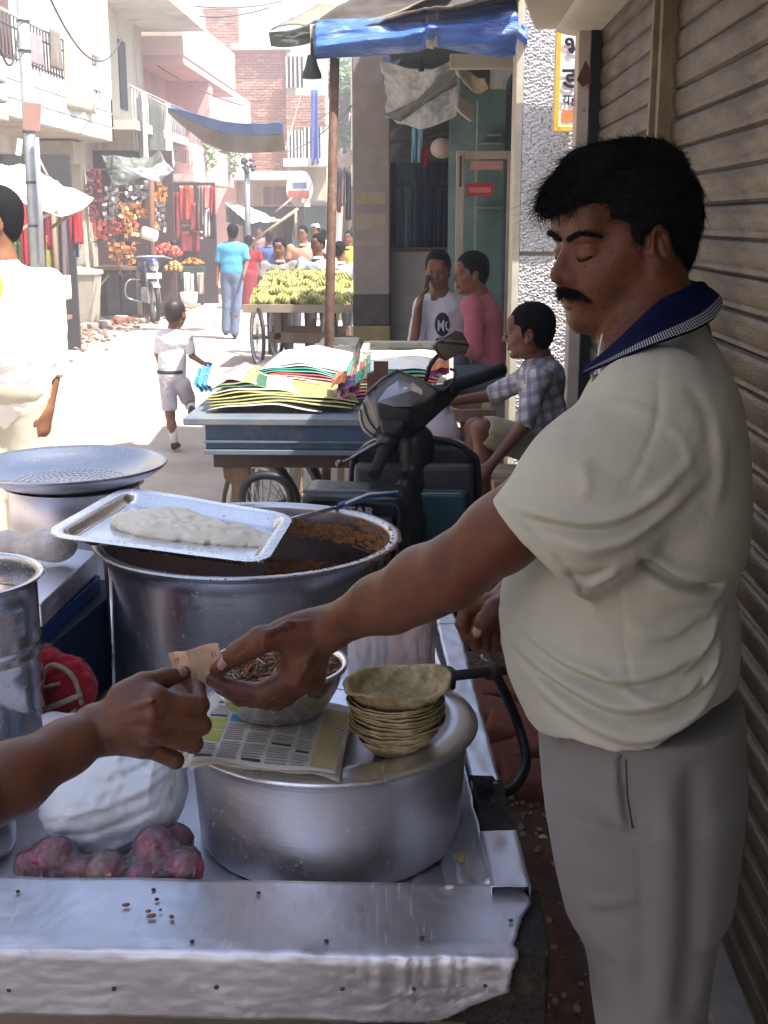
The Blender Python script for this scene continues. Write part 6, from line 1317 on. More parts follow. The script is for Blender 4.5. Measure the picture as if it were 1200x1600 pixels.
# banknote
BN = thing('banknote', 'creased orange-brown ten rupee note passing between the two hands', 'banknote', tuple(W(300, 1045, 1.60)))
n0, n1, n2, n3 = W(262, 1022, 1.552), W(340, 1004, 1.556), W(356, 1048, 1.548), W(282, 1090, 1.535)
nm1 = mat('note', (.60, .38, .24), (.52, .33, .22), scale=60, rough=.85, bump=.1, bscale=80)
def notef(u, v): 
    p = n0*(1-u)*(1-v)+n1*u*(1-v)+n2*u*v+n3*(1-u)*v; return p+Vector((0, -.003*math.cos(abs(u-.42)*9)+.002*nz(u*4, v*4, 0), .001*math.sin(v*6)))
mb = MB(); mb.grid(notef, 26, 18); o = mb.obj('paper', nm1, BN); solidify(o, .0004)
def npatch(pts, m, nm):
    mb = MB(); mb.grid(lambda u, v: Vector(notef(pts[0]+(pts[1]-pts[0])*u, pts[2]+(pts[3]-pts[2])*v))+Vector((0, -.0007, 0)), 6, 4); return mb.obj(nm, m, BN)
npatch((.36, .58, .05, .9), mat('notelight', (.58, .42, .25), rough=.9), 'watermark_window'); npatch((.40, .415, 0, 1), mat('noteline', (.35, .22, .1), rough=.9), 'security_thread')
d = (n1-n0).normalized(); up = (n0-n3).normalized(); 
nrm_ = d.cross(up).normalized(); rot = Matrix((d, up, nrm_)).transposed().to_euler()
tm = mat('noteink', (.25, .13, .12), rough=.9)
text('10', Vector(notef(.76, .42))+Vector((0, -.0015, 0)), .013, tm, BN, rot, .0001, name='numeral')
text('10', Vector(notef(.06, .24))+Vector((0, -.0015, 0)), .008, tm, BN, rot, .0001, name='numeral')

# ================================================================ KITE SELLER'S CART
ZK = W(450, 652, 4.7).z; YK0, YK1 = 4.7, 5.75
kx0, kx1 = wx(276, YK0), wx(712, YK0)
kc = thing('kite_cart', 'blue painted wooden handcart holding heaps of paper kites', 'cart', ((kx0+kx1)/2, 5.2, 0))
mb = MB(); mb.bb(kx0, kx1, YK0-.03, YK1, ZK-.03, ZK); mb.obj('table_top', mat('cart_top', (.10, .13, .17), (.16, .17, .18), scale=6, rough=.5, bump=.2), kc, .006)
ax0 = wx(309, YK0); zk2 = W(450, 702, YK0).z
mb = MB(); mb.bb(ax0, kx1, YK0, YK0+.03, zk2, ZK-.032); mb.obj('side_board', M['bluepaint'], kc, .004)
mb = MB(); mb.bb(ax0-.003, kx1, YK0-.012, YK0+.0, zk2+.025, zk2+.035); mb.bb(ax0-.003, kx1, YK0-.02, YK0+.03, zk2-.02, zk2-.002); mb.obj('moulding', mat('bluepale', (.12, .15, .18), rough=.5), kc, .002)
mb = MB(); mb.bb(ax0, ax0+.03, YK0+.032, YK1, zk2, ZK-.032); mb.obj('end_board', M['bluepaint'], kc, .004)
mb = MB(); mb.bb(ax0+.02, kx1, YK0+.05, YK0+.13, zk2-.085, zk2-.022); mb.obj('under_beam', mat('underwood', (.07, .045, .03)), kc, .005)
for px, w_, zt2 in ((359, .05, 0), (505, .035, 1), (690, .05, 1)):
    x = wx(px, YK0+.1); mb = MB()
    if zt2 == 0: mb.prism([(-.055, zk2-.09), (.055, zk2-.09), (.05, zk2-.14), (.022, zk2-.16), (.012, .02), (-.012, .02), (-.022, zk2-.16), (-.05, zk2-.14)], .05, base=(x, YK0+.08, 0), ex=(1, 0, 0), ey=(0, 0, 1), ez=(0, 1, 0))
    else: mb.bb(x-w_/2, x+w_/2, YK1-.1, YK1-.05, 0, zk2-.05)
    mb.obj('leg', M['wood'] if zt2 == 0 else M['palewood'], kc, .004)
mb = MB(); mb.bb(wx(462, YK1), wx(712, YK1), YK1-.09, YK1-.06, .52, .56); mb.obj('stretcher', M['palewood'], kc, .004)
def cycle_wheel(c, r, parent, rotw, spokes=20, tw=.022):
    w_ = bpy.data.objects.new('wheel', None); COL.objects.link(w_); w_.parent = parent; w_.location = (0, 0, 0)
    mb = MB(); mb.lathe(c, [(r+tw*math.cos(a), tw*math.sin(a)) for a in [2*PI*i/8 for i in range(8)]], 36, axis=rotw, closed=True); mb.obj('tyre', M['black'], w_)
    mb = MB(); mb.lathe(c, [(r-.045, -.014), (r-.02, -.016), (r-.02, .016), (r-.045, .014)], 36, axis=rotw, closed=True); mb.obj('rim', M['zincpole'], w_)
    mb = MB(); mb.lathe(c, [(0, -.05), (.03, -.05), (.03, .05), (0, .05)], 12, axis=rotw); mb.obj('hub', M['darkgrey'], w_)
    mb = MB()
    for k in range(spokes):
        a = 2*PI*k/spokes; d = rotw @ Vector((math.cos(a), math.sin(a), 0)); mb.tube([Vector(c)+d*.03, Vector(c)+d*(r-.03)], .004, 4)
    mb.obj('spokes', M['zincpole'], w_)
for x, yaw in ((wx(392, 5.0), .75), (wx(440, 5.5), .75)):
    rw = Matrix.Rotation(yaw, 3, 'Z') @ Matrix.Rotation(PI/2, 3, 'Y'); cycle_wheel((x, 5.15 if x < -.65 else 5.5, .31), .29, kc, rw)
mb = MB(); mb.tube(catmull([W(378, 800, 4.6), W(380, 765, 4.6), W(398, 745, 4.6), W(432, 745, 4.6), W(452, 765, 4.6), W(456, 800, 4.6)], 6), .017, 10); mb.obj('rubber_hoop', M['black'], kc)
# kites: thin bowed sheets in stacks, each one a thing
KC = {'yellow': (.36, .34, .12), 'white': (.72, .72, .72), 'olive': (.24, .25, .12), 'grey': (.42, .40, .36), 'green': (.05, .30, .20), 'red': (.50, .06, .05), 'orange': (.55, .17, .06), 'magenta': (.36, .04, .18), 'purple': (.14, .05, .17), 'blue': (.03, .18, .5), 'pink': (.60, .25, .28), 'teal': (.06, .38, .33), 'cream': (.62, .58, .42), 'darkgreen': (.04, .12, .07)}
KM = {k: mat('kite_'+k, v, tuple(c*.85 for c in v), scale=10, rough=.45, bump=.15, bscale=50) for k, v in KC.items()}
def kite(A_, B_, C_, D_, col, lab, bow=.03, grp='paper kites piled on the blue cart', seed=0):
    A_, B_, C_, D_ = [Vector(p) for p in (A_, B_, C_, D_)]
    mb = MB(); mb.grid(lambda u, v: A_*(1-u)*(1-v)+B_*u*(1-v)+C_*u*v+D_*(1-u)*v+Vector((0, 0, bow*math.sin(PI*u)*(.6+.4*math.sin(PI*v))+.003*math.sin(u*13+seed))), 18, 8)
    t = thing('paper_kite', lab, 'kite', tuple((A_+C_)/2), grp)
    solidify(mb.obj('sheet', KM[col], t), .0012)
    mb = MB(); pts = [A_.lerp(B_, i/10)*.5+D_.lerp(C_, i/10)*.5+Vector((0, 0, bow*math.sin(PI*i/10)+.003)) for i in range(11)]; mb.tube(pts, .0022, 5); mb.obj('spar', M['palewood'], t)
rd = random.Random(11)
# front pile: long yellow ones, edges to the camera
for i, (c_, px0, px1, py, lift) in enumerate([('grey', 312, 500, 645, 0), ('yellow', 314, 548, 640, .012), ('olive', 310, 555, 634, .020), ('yellow', 309, 560, 628, .030), ('yellow', 316, 490, 620, .040), ('cream', 322, 480, 616, .045), ('darkgreen', 318, 440, 612, .050), ('olive', 330, 420, 608, .054), ('pink', 312, 400, 604, .058)]):
    y0 = 4.78+.02*i; z = ZK+.012+i*.011
    kite((wx(px0, y0), y0, z), (wx(px1, y0), y0, z-.006), (wx(px1-30, y0), y0+.5, z+.01), (wx(px0+20, y0), y0+.5, z+.012), c_, f"long {dict(grey='grey', yellow='yellow', olive='olive green', cream='cream', darkgreen='dark green', pink='pink')[c_]} paper kite, {['lowest', 'second lowest', 'third', 'fourth', 'fifth', 'sixth', 'seventh', 'second from top', 'topmost'][i]} in the front left pile", .045-.002*i, seed=i)
# middle heap: white on top with coloured edges fanned at the left
for i, c_ in enumerate(['grey', 'red', 'cream', 'pink', 'red', 'teal', 'green', 'white', 'white']):
    y0 = 5.15+.01*i; z = ZK+.05+i*.010; s_ = i*7
    kite((wx(350+s_, y0), y0, z), (wx(556-i*3, y0), y0, z-.02), (wx(540, y0), y0+.5, z+.01), (wx(360+s_, y0), y0+.5, z+.02), c_, f"{c_} kite, layer {['one', 'two', 'three', 'four', 'five', 'six', 'seven', 'eight', 'nine'][i]} from the bottom of the fanned middle pile", .05, seed=i)
for i, c_ in enumerate(['purple', 'magenta', 'orange', 'yellow', 'cream', 'red', 'olive', 'green', 'white']):
    y0 = 5.0+.03*i; z = ZK+.02+i*.012; s_ = i*6
    kite((wx(530+s_, y0), y0, z), (wx(665+s_*.6, y0), y0, z+.0), (wx(690+s_*.5, y0), y0+.5, z+.03), (wx(522+s_, y0), y0+.5, z+.03), c_, f"{c_} kite, layer {['one', 'two', 'three', 'four', 'five', 'six', 'seven', 'eight', 'nine'][i]} from the bottom of the pile beside the scooter", .02, seed=i+4)
for i, (c_, px, py, w_) in enumerate([('orange', 686, 582, 30), ('magenta', 684, 592, 34), ('purple', 540, 612, 26), ('magenta', 548, 622, 24), ('orange', 528, 606, 22), ('green', 560, 603, 14), ('pink', 528, 630, 20)]):
    p = W(px, py, 4.85); kite(p+Vector((-w_/2*.0027, 0, 0)), p+Vector((w_/2*.0027, .0, .02)), p+Vector((w_/2*.0027, .14, .05)), p+Vector((-w_/2*.0027, .14, .03)), c_, f"small {c_} kite poking out {['above the scooter mirror stem', 'below the orange one near the mirror', 'in the gap by the iron pole', 'under the purple one by the pole', 'left of the iron pole base', 'right of the iron pole base', 'lowest by the pole base'][i]}", .01, seed=i)
# blue kites bundle at the left end
for i, (c_, px, dz) in enumerate([('blue', 312, .0), ('teal', 319, .01), ('blue', 326, .015), ('cream', 334, .02)]):
    p = W(px, 600, 5.3); kite(p+Vector((-.03, 0, 0)), p+Vector((.01, 0, -.04)), p+Vector((.03, .1, .02+dz)), p+Vector((-.02, .1, .06+dz)), c_, f"small {c_} kite standing {['leftmost', 'second', 'third', 'last'][i]} in the bundle by the schoolboy", .005, seed=i)
# glass display cases behind
def case(x0_, x1_, y0, y1, zt, zf, lab, tilt=0):
    t = thing('display_case', lab, 'display case', ((x0_+x1_)/2, y0, zt-.3))
    zb = zt-.32; fr = mat('caseframe', (.62, .60, .52), rough=.6)
    for (a, b) in (((x0_, y0, zf), (x1_, y0, zf)), ((x0_, y1, zt), (x1_, y1, zt)), ((x0_, y0, zf), (x0_, y1, zt)), ((x1_, y0, zf), (x1_, y1, zt)), ((x0_, y0, zf), (x0_-.04, y0-.05, zb)), ((x1_, y0, zf), (x1_+.0, y0-.05, zb)), ((x0_, y1, zt), (x0_, y1, zb)), ((x1_, y1, zt), (x1_, y1, zb)), ((x0_-.04, y0-.05, zb), (x1_, y0-.05, zb))):
        mb = MB(); mb.beam(a, b, .035, .035); mb.obj('frame', fr, t, .003)
    mb = MB(); mb.add([(x0_-.02, y0-.05, zb), (x1_, y0-.05, zb), (x1_, y0, zf), (x0_, y0, zf)], [(0, 1, 2, 3)]); solidify(mb.obj('front_pane', M['glass'], t), .004)
    mb = MB(); mb.add([(x0_, y0, zf+.012), (x1_, y0, zf+.012), (x1_, y1, zt+.012), (x0_, y1, zt+.012)], [(0, 1, 2, 3)]); solidify(mb.obj('top_pane', M['glass'], t), .004)
    mb = MB(); mb.bb(x0_, x1_, y0-.03, y1, zb-.03, zb); mb.obj('base_board', M['palewood'], t)
    return t, zb
t, zb = case(wx(500, 6.6), wx(552, 6.6), 6.5, 6.9, W(500, 532, 6.9).z, W(500, 545, 6.5).z, 'small slanted glass case with pale frame beside the iron pole')
mb = MB()
for _ in range(160): mb.box((random.uniform(wx(502, 6.6), wx(550, 6.6)), random.uniform(6.5, 6.85), zb+random.uniform(.0, .07)), (.03, .02, .02), Matrix.Rotation(random.uniform(0, 3), 3, Vector((random.random(), random.random(), 1)).normalized()))
tag(mb.obj('sweets', mat('sweets', (.05, .15, .55), (.6, .65, .7), scale=60, rough=.3, c2amt=(.45, .55)), t), kind='stuff')
t, zb = case(wx(568, 6.0), wx(705, 6.0), 5.95, 6.4, W(600, 541, 6.3).z, W(600, 552, 6.0).z, 'wide white framed glass case in front of the seated men')
mb = MB(); mb.bb(wx(572, 6.0), wx(700, 6.0), 5.98, 6.3, zb+.05, zb+.20); mb.obj('white_lining', M['paper'], t)
mb = MB(); mb.bb(wx(455, 6.4), wx(720, 6.4), 5.9, 7.0, zb-.08, zb-.035); ct = mb.solo('case_table', M['palewood'], 'wooden trestle table under the two glass display cases', 'table', bevel=.005)
for px in (470, 705):
    for y in (5.98, 6.9): mb = MB(); mb.bb(wx(px, 6.4)-.03, wx(px, 6.4)+.03, y-.03, y+.03, 0, zb-.081); mb.obj('leg', M['palewood'], ct)
mb = MB(); mb.prism([(-.25, 0), (.15, 0), (.22, .25), (-.1, .22)], .02, base=W(455, 578, 7.5), ex=(1, 0, 0), ey=(0, 1, .3), ez=(0, 0, 1)); mb.solo('grey_board', M['plaster_grey'], 'grey flat board lying under the banana cart', 'board')
# little brown wooden bracket standing behind the scooter
mb = MB(); q = W(592, 600, 4.6); mb.bb(q.x-.02, q.x+.035, 4.6, 4.62, q.z-.14, q.z+.085); mb.bb(q.x-.045, q.x-.019, 4.602, 4.622, q.z-.14, q.z+.04); mb.solo('wooden_bracket', M['rust'], 'small drilled dark brown bracket standing behind the scooter cowl', 'bracket', bevel=.002)

# ================================================================ SCOOTER
YSc = 3.55
SCO = thing('scooter', 'parked black scooter with mirror, teal glovebox and handlebar turned left', 'scooter', (wx(650, YSc), YSc, 0))
def wp(px, py, dy=0): return W(px, py, YSc+dy)
pb_, pd_ = M['plastic_black'], M['plastic_dusty']
# leg shield: rounded slab with raised rim and inner panel
f = Field(wp(535, 900)-Vector((.03, .15, .25)), wp(765, 670)+Vector((.03, .35, .03)), .006)
cx = wp(648, 780); hw = (wp(747, 780).x-wp(547, 780).x)/2; ztop = wp(648, 688).z; zbot = .28; hz_ = (ztop-zbot)/2
f.rbox((cx.x, YSc+.06, (ztop+zbot)/2), (hw, .04, hz_), None, .035)
sl, (X, Y, Z) = f.blk(f.lo-1, f.lo+9); qx = np.abs(X-cx.x)-hw+.11; qz = (Z-ztop)+.11
corner = np.where((qx > 0) & (qz > 0), np.sqrt(np.maximum(qx, 0)**2+np.maximum(qz, 0)**2)-.11, -1.)+0*Y; f.D = smax(f.D, corner.astype(np.float32), .004)
f.rbox((cx.x, YSc+.015, (ztop+zbot)/2-.055), (hw-.018, .03, hz_-.04), None, .03, 0, 's')
link('leg_shield', f.mesh(), pb_, SCO)
mb = MB(); pts = [(cx.x+hw*math.copysign(1, s)*1.0, 0) for s in (-1, 1)]
a0 = [Vector((cx.x-hw, YSc+.02, .4)), Vector((cx.x-hw, YSc+.02, ztop-.12)), Vector((cx.x-hw+.035, YSc+.02, ztop-.035)), Vector((cx.x-hw+.12, YSc+.02, ztop)), Vector((cx.x+hw-.12, YSc+.02, ztop)), Vector((cx.x+hw-.035, YSc+.02, ztop-.035)), Vector((cx.x+hw, YSc+.02, ztop-.12)), Vector((cx.x+hw, YSc+.02, .4))]
mb.tube(catmull(a0, 8), .009, 10); mb.obj('shield_edge', pb_, SCO)
def rr_panel(pxa, pya, pxb, pyb, dy, th, m, nm, rad=.03, skew=0):
    A_, B_ = wp(pxa, pya, dy), wp(pxb, pyb, dy); f = Field((A_.x-.03, YSc+dy-th-.02, B_.z-.03), (B_.x+.03, YSc+dy+th+.02, A_.z+.03), .004)
    f.rbox(((A_.x+B_.x)/2, YSc+dy, (A_.z+B_.z)/2), ((B_.x-A_.x)/2, th, (A_.z-B_.z)/2), None, min(rad, th*.9)); 
    sl, (X, Y, Z) = f.blk(f.lo-1, f.lo+9); qx = np.abs(X-(A_.x+B_.x)/2)-(B_.x-A_.x)/2+rad; qz = np.abs(Z-(A_.z+B_.z)/2)-(A_.z-B_.z)/2+rad
    cr = np.where((qx > 0) & (qz > 0), np.sqrt(np.maximum(qx, 0)**2+np.maximum(qz, 0)**2)-rad, -1.)+0*Y; f.D = smax(f.D, cr.astype(np.float32), .003)
    return link(nm, f.mesh(), m, SCO)
rr_panel(553, 722, 738, 900, .0, .022, pd_, 'inner_shield', .02)
rr_panel(644, 762, 733, 905, -.02, .018, pb_, 'glovebox_frame', .02)
rr_panel(650, 768, 727, 900, -.036, .012, M['teal'], 'glovebox_door', .018)
mb = MB(); mb.box(wp(700, 838, -.052), (.05, .014, .010)); mb.obj('glovebox_catch', pb_, SCO, .003)
# steering column and lower tunnel
f = Field(wp(560, 900)-Vector((.05, .5, .3)), wp(720, 600)+Vector((.05, .3, .05)), .007)
f.cap(wp(650, 690, .03), wp(640, 900, .03), .055, .07).ell(wp(632, 800, -.05), (.052, .06, .11), None, .04).cap(wp(628, 830, -.06), wp(600, 1000, -.2), .065, .09, .04).cap(wp(600, 1000, -.2), wp(560, 1000, -.35), .10, .10, .05)
link('tunnel', f.mesh(), pb_, SCO)
# seat-side box with the name
f = Field(wp(440, 880, -.5)-Vector((.1, .2, .2)), wp(660, 740, -.2)+Vector((.1, .25, .05)), .006)
a_, b_ = W(468, 765, 3.2), W(640, 880, 3.2); cxs, czs = (a_.x+b_.x)/2, (a_.z+b_.z)/2
f.rbox((cxs-.005, 3.24, czs-.03), ((b_.x-a_.x)/2-.005, .10, (a_.z-b_.z)/2+.03), Matrix.Rotation(R(3), 3, 'Y'), .035)
f.rbox((cxs-.005, 3.16, czs-.03), ((b_.x-a_.x)/2-.03, .035, (a_.z-b_.z)/2+.005), Matrix.Rotation(R(3), 3, 'Y'), .02, .0, 's')
link('seat_back', f.mesh(), pb_, SCO)
mb = MB(); mb.box((cxs-.012, 3.185, czs-.035), ((b_.x-a_.x)-.07, .03, .15), Matrix.Rotation(R(3), 3, 'Y')); mb.obj('back_panel', pd_, SCO, .008)
q = W(530, 803, 3.165); text('STAR', (q.x, 3.165, q.z), 18.5*S(3.16), mat('lettergrey', (.42, .42, .40), rough=.4), SCO, (PI/2, R(3), 0), .0008, bold=.001, xs=1.25)
mb = MB(); mb.tube([W(474, 768, 3.13), W(560, 768, 3.13), W(628, 776, 3.15)], .006); mb.obj('grab_rail', mat('railgrey', (.12, .12, .13), rough=.4), SCO)
for i, px in enumerate((566, 584, 604)):
    q = wp(px, 762, -.1); mb = MB(); mb.box(q, (.028, .05, .006), Matrix.Rotation(R(-8), 3, 'Y')); mb.obj('floor_rib', pd_, SCO, .002)
f = Field(wp(430, 1000, -1.0)-Vector((.1, .1, .45)), wp(660, 860, -.2)+Vector((.1, .1, .05)), .01)
f.rbox((cxs, 3.2, .50), (.13, .30, .14), None, .07).rbox((cxs+.04, 3.35, .26), (.12, .45, .05), None, .04, .05); link('body', f.mesh(), pb_, SCO)
for y in (2.85, 4.1):
    w_ = bpy.data.objects.new('wheel', None); COL.objects.link(w_); w_.parent = SCO; w_.location = (0, 0, 0); rw = Matrix.Rotation(PI/2, 3, 'Y'); x = cxs+.03+(.06 if y > 3 else 0)
    mb = MB(); mb.lathe((x, y, .215), [(.175+.04*math.cos(a), .045*math.sin(a)) for a in [2*PI*i/10 for i in range(10)]], 32, axis=rw, closed=True); mb.obj('tyre', M['black'], w_)
    mb = MB(); mb.lathe((x, y, .215), [(0, -.04), (.12, -.04), (.14, -.02), (.14, .02), (.12, .04), (0, .04)], 32, axis=rw); mb.obj('rim', M['zincpole'], w_)
# headset: turned left; faceted shell with a sharp visor edge
def hx(px, py, dy): return wp(px, py, dy)
def hull(pts, nm, m, bev=.008, sub=False):
    bm = bmesh.new()
    for p in pts: bm.verts.new(p)
    r = bmesh.ops.convex_hull(bm, input=bm.verts[:]); bmesh.ops.delete(bm, geom=[g for g in r['geom_interior'] if isinstance(g, bmesh.types.BMVert)], context='VERTS')
    bmesh.ops.dissolve_limit(bm, angle_limit=R(6), verts=bm.verts[:], edges=bm.edges[:]); me = bpy.data.meshes.new(nm); bm.to_mesh(me); bm.free()
    o = link(nm, me, m, SCO, True, bev); o.modifiers['bevel'].segments = 3; o.modifiers['bevel'].angle_limit = R(12); return o
ap = hx(619, 579, .10)
hull([hx(574, 614, -.01), ap, hx(662, 597, .12), hx(686, 611, .10), hx(586, 630, -.09), hx(642, 640, -.10), hx(666, 628, -.02), hx(592, 664, -.08), hx(640, 676, -.06), hx(668, 664, .02), hx(600, 684, -.02), hx(640, 688, .03), hx(600, 620, .20), hx(660, 640, .18), hx(600, 670, .14), hx(650, 676, .12)], 'headset', pd_, .010)
hull([hx(592, 650, -.085), hx(640, 656, -.085), hx(600, 690, -.10), hx(622, 694, -.09), hx(628, 676, .0), hx(604, 676, .0)], 'steering_cover', pb_, .008)
hull([hx(640, 640, .0), hx(690, 612, .12), hx(722, 596, .18), hx(724, 612, .18), hx(690, 634, .10), hx(650, 680, .02), hx(668, 600, .13)], 'right_cover', pb_, .008)
mb = MB(); mb.tube([hx(572, 616, -.02), hx(596, 594, .04), ap, hx(662, 597, .12), hx(688, 611, .10)], .0055, 8); mb.obj('visor_edge', mat('visoredge', (.07, .07, .065), (.12, .12, .11), scale=20, rough=.35), SCO)
# dial lens, cowl with white lamp edge, grips, levers
hull([hx(587, 629, -.098), hx(604, 606, -.03), hx(622, 593, .02), hx(645, 597, .03), hx(660, 608, .01), hx(661, 618, -.04), hx(643, 636, -.112), hx(615, 637, -.115), hx(622, 616, -.095), hx(642, 610, -.06)], 'dial_lens', mat('lensgrey', (.10, .10, .105), (.16, .16, .16), scale=14, rough=.22, coat=.5), .012)
mb = MB(); mb.ball(hx(635, 608, -.112), (.009, .004, .006), 10); mb.obj('dial_reflector', M['whitecloth'], SCO)
hull([hx(558, 652, .02), hx(562, 636, .03), hx(573, 616, .0), hx(590, 640, -.06), hx(594, 668, -.06), hx(584, 688, -.01), hx(566, 674, .0), hx(575, 640, .16), hx(590, 672, .14), hx(590, 620, .16)], 'front_cowl', mat('cowl', (.13, .13, .12), (.20, .20, .18), scale=7, rough=.35, bump=.1), .010)
for k, (p0, p1, p2) in enumerate((((563, 640), (570, 668), (594, 688)), ((567, 628), (578, 660), (598, 680)))):
    mb = MB(); mb.tube(catmull([hx(*p0, -.0), hx(*p1, -.035), hx(*p2, -.05)], 6), .003, 6); mb.obj('cowl_seam', M['black'], SCO)
gdir = (hx(585, 738, -.26)-hx(607, 690, -.10)).normalized()
mb = MB(); g0, g1 = hx(606, 692, -.10), hx(584, 742, -.24); mb.tube([g0, g0.lerp(g1, .3), g0.lerp(g1, .32), g1], [.026, .023, .019, .017], 16); mb.obj('handgrip', mat('griprub', (.018, .018, .02), rough=.7, bump=.6, bscale=300), SCO)
mb = MB(); mb.tube([g0+Vector((0, 0, .004)), g0.lerp(g1, .28)+Vector((0, 0, .002))], [.034, .029], 16); mb.obj('switch_housing', M['plastic_black'], SCO)
mb = MB(); mb.tube(catmull([hx(594, 690, -.12), hx(572, 702, -.15), hx(548, 716, -.18), hx(533, 723, -.2)], 6), [.009]*6+[.007]*6+[.005]*6+[.005], 8, flat=.6); mb.ball(hx(530, 724, -.2), .011, 10); mb.obj('brake_lever', mat('lever', (.16, .16, .17), rough=.3, metal=.8), SCO)
mb = MB(); mb.tube([hx(700, 605, .14), hx(748, 590, .22), hx(785, 577, .30)], [.023, .021, .021], 14); mb.obj('handgrip', mat('griprub2', (.018, .018, .02), rough=.7, bump=.6, bscale=300), SCO)
mb = MB(); mb.tube(catmull([hx(690, 612, .1), hx(705, 600, .08), hx(712, 582, .10), hx(703, 576, .1)], 6), .004, 8); mb.obj('hook', pb_, SCO)
# mirror
MR = bpy.data.objects.new('mirror', None); COL.objects.link(MR); MR.parent = SCO; MR.location = (0, 0, 0)
mb = MB(); mb.tube(catmull([hx(665, 595, .02), hx(672, 572, .02), hx(684, 556, .02), hx(702, 545, .02)], 6), .0065, 8); mb.obj('mirror_stem', M['black'], MR)
qs = [(678, 541), (683, 534), (712, 517), (722, 520), (733, 540), (731, 546), (697, 563), (688, 558)]
Vm = [hx(a, b, .0) for a, b in qs]; cm = sum(Vm, Vector())/8; nrm = Vector((.27, -1, .02)).normalized()
Vm = [v-nrm*((v-cm).dot(nrm)/nrm.dot(Vector((0, 1, 0))))*0 + Vector((0, -((v-cm).dot(nrm))/nrm.y, 0)) for v in Vm]
def inset(k, off): return [cm+(v-cm)*k+nrm*off for v in Vm]
mb = MB(); a = inset(1.0, .004); b = inset(1.02, -.012); c_ = inset(.7, -.03); n = 8
mb.add(a+b+c_, [tuple(range(8))]+[(i, n+i, n+(i+1) % n, (i+1) % n) for i in range(n)]+[(n+i, 2*n+i, 2*n+(i+1) % n, n+(i+1) % n) for i in range(n)]+[tuple(range(2*n, 3*n))[::-1]]); mb.obj('mirror_shell', M['black'], MR)
mb = MB(); mb.add(inset(.93, .006), [tuple(range(8))]); solidify(mb.obj('mirror_glass', mat('mirror', (.75, .75, .75), (.75, .75, .75), rough=.02, metal=1), MR), .001)

# wooden stool/box by the boy and clutter behind the scooter
mb = MB(); p = W(676, 660, 4.4); f = Field(p-Vector((.15, .1, .15)), p+Vector((.15, .1, .15)), .008); f.ell(p, (.07, .06, .11)).ell(p+Vector((.04, 0, -.05)), (.06, .05, .08), None, .03).apply(lambda X, Y, Z: .008*vnoise(X*40, Y*40, Z*20, 3, 2)); solo('carrier_bag', f.mesh(), mat('carrier', (.55, .52, .62), (.45, .42, .5), scale=10, rough=.4), 'whitish carrier bag hanging behind the scooter headset', 'bag')
bx = thing('wooden_crate', 'open wooden crate frame standing between scooter and plaid shirt boy', 'crate', (wx(735, 4.7), 4.7, 0))
x0_, x1_ = wx(706, 4.7), wx(770, 4.7)
for (x, y) in ((x0_, 4.6), (x1_, 4.6), (x0_, 4.9), (x1_, 4.9)):
    mb = MB(); mb.bb(x-.018, x+.018, y-.018, y+.018, 0, W(700, 640, 4.7).z); mb.obj('post', M['palewood'], bx, .002)
for z in (W(700, 640, 4.7).z, W(700, 690, 4.7).z, .3):
    for y in (4.58, 4.92): mb = MB(); mb.bb(x0_-.02, x1_+.02, y-.01, y+.01, z-.025, z+.02); mb.obj('board', M['wood'], bx, .002)
# stone ledge the boy's feet rest by; bench for seated men
seat = thing('wooden_bench', 'low wooden bench under the boy in the plaid shirt', 'bench', (wx(830, 4.25), 4.3, 0))
zs = W(810, 735, 4.25).z
mb = MB(); mb.bb(wx(775, 4.25), .66, 4.1, 4.42, zs-.05, zs-.01); mb.obj('seat', M['palewood'], seat, .004)
for x in (wx(785, 4.25), .55):
    for y in (4.14, 4.38): mb = MB(); mb.bb(x-.02, x+.02, y-.02, y+.02, 0, zs-.051); mb.obj('leg', M['wood'], seat)
b2 = thing('stone_ledge', 'plastered ledge that the two talking men sit on', 'ledge', (wx(700, 7.7), 7.7, 0))
zl2 = W(700, 590, 7.3).z
mb = MB(); mb.bb(wx(640, 7.6), wx(812, 7.6), 7.35, 7.95, 0, zl2); mb.obj('ledge_block', M['plaster_grey'], b2, .01)

# ================================================================ BANANA CART
Yb1 = 13.6; bz = W(470, 478, Yb1).z; bx0, bx1 = wx(378, Yb1), wx(553, Yb1)
bc_ = thing('banana_cart', 'wooden four-wheeled handcart loaded with bananas in mid street', 'cart', ((bx0+bx1)/2, 14.1, 0))
mb = MB(); mb.bb(bx0, bx1, Yb1-.05, 14.7, bz-.04, bz); mb.obj('platform', M['wood'], bc_, .006)
mb = MB(); mb.bb(bx0-.01, bx1, Yb1-.08, Yb1-.05, bz-.07, bz+.02); mb.obj('edge_board', mat('paleedge', (.30, .25, .18)), bc_, .004)
for y in (.1, .9): mb = MB(); mb.bb(bx0+.25, bx1-.1, Yb1+y, Yb1+y+.08, bz-.42, bz-.30); mb.obj('axle_beam', M['wood'], bc_, .01)
for x in (bx0+.35, bx1-.25):
    mb = MB(); mb.bb(x-.04, x+.04, Yb1+.1, Yb1+.18, .30, bz-.04); mb.obj('strut', M['wood'], bc_, .004)
mb = MB(); mb.tube([(bx0+.2, Yb1+.14, bz-.36), (bx1, Yb1+.14, bz-.36)], .02); mb.obj('axle', M['rust'], bc_)
for (x, y) in ((bx0+.14, Yb1+.0), (bx0+.26, Yb1+.75), (bx1-.3, Yb1+.2)):
    cycle_wheel((x, y, .34), .32, bc_, Matrix.Rotation(.35, 3, 'Z') @ Matrix.Rotation(PI/2, 3, 'Y'), 16)
bm1 = mat('banana', (.30, .30, .09), (.42, .37, .12), scale=9, rough=.55, dirt_shade=(.10, .11, .035), dscale=16, damt=(.46, .60))
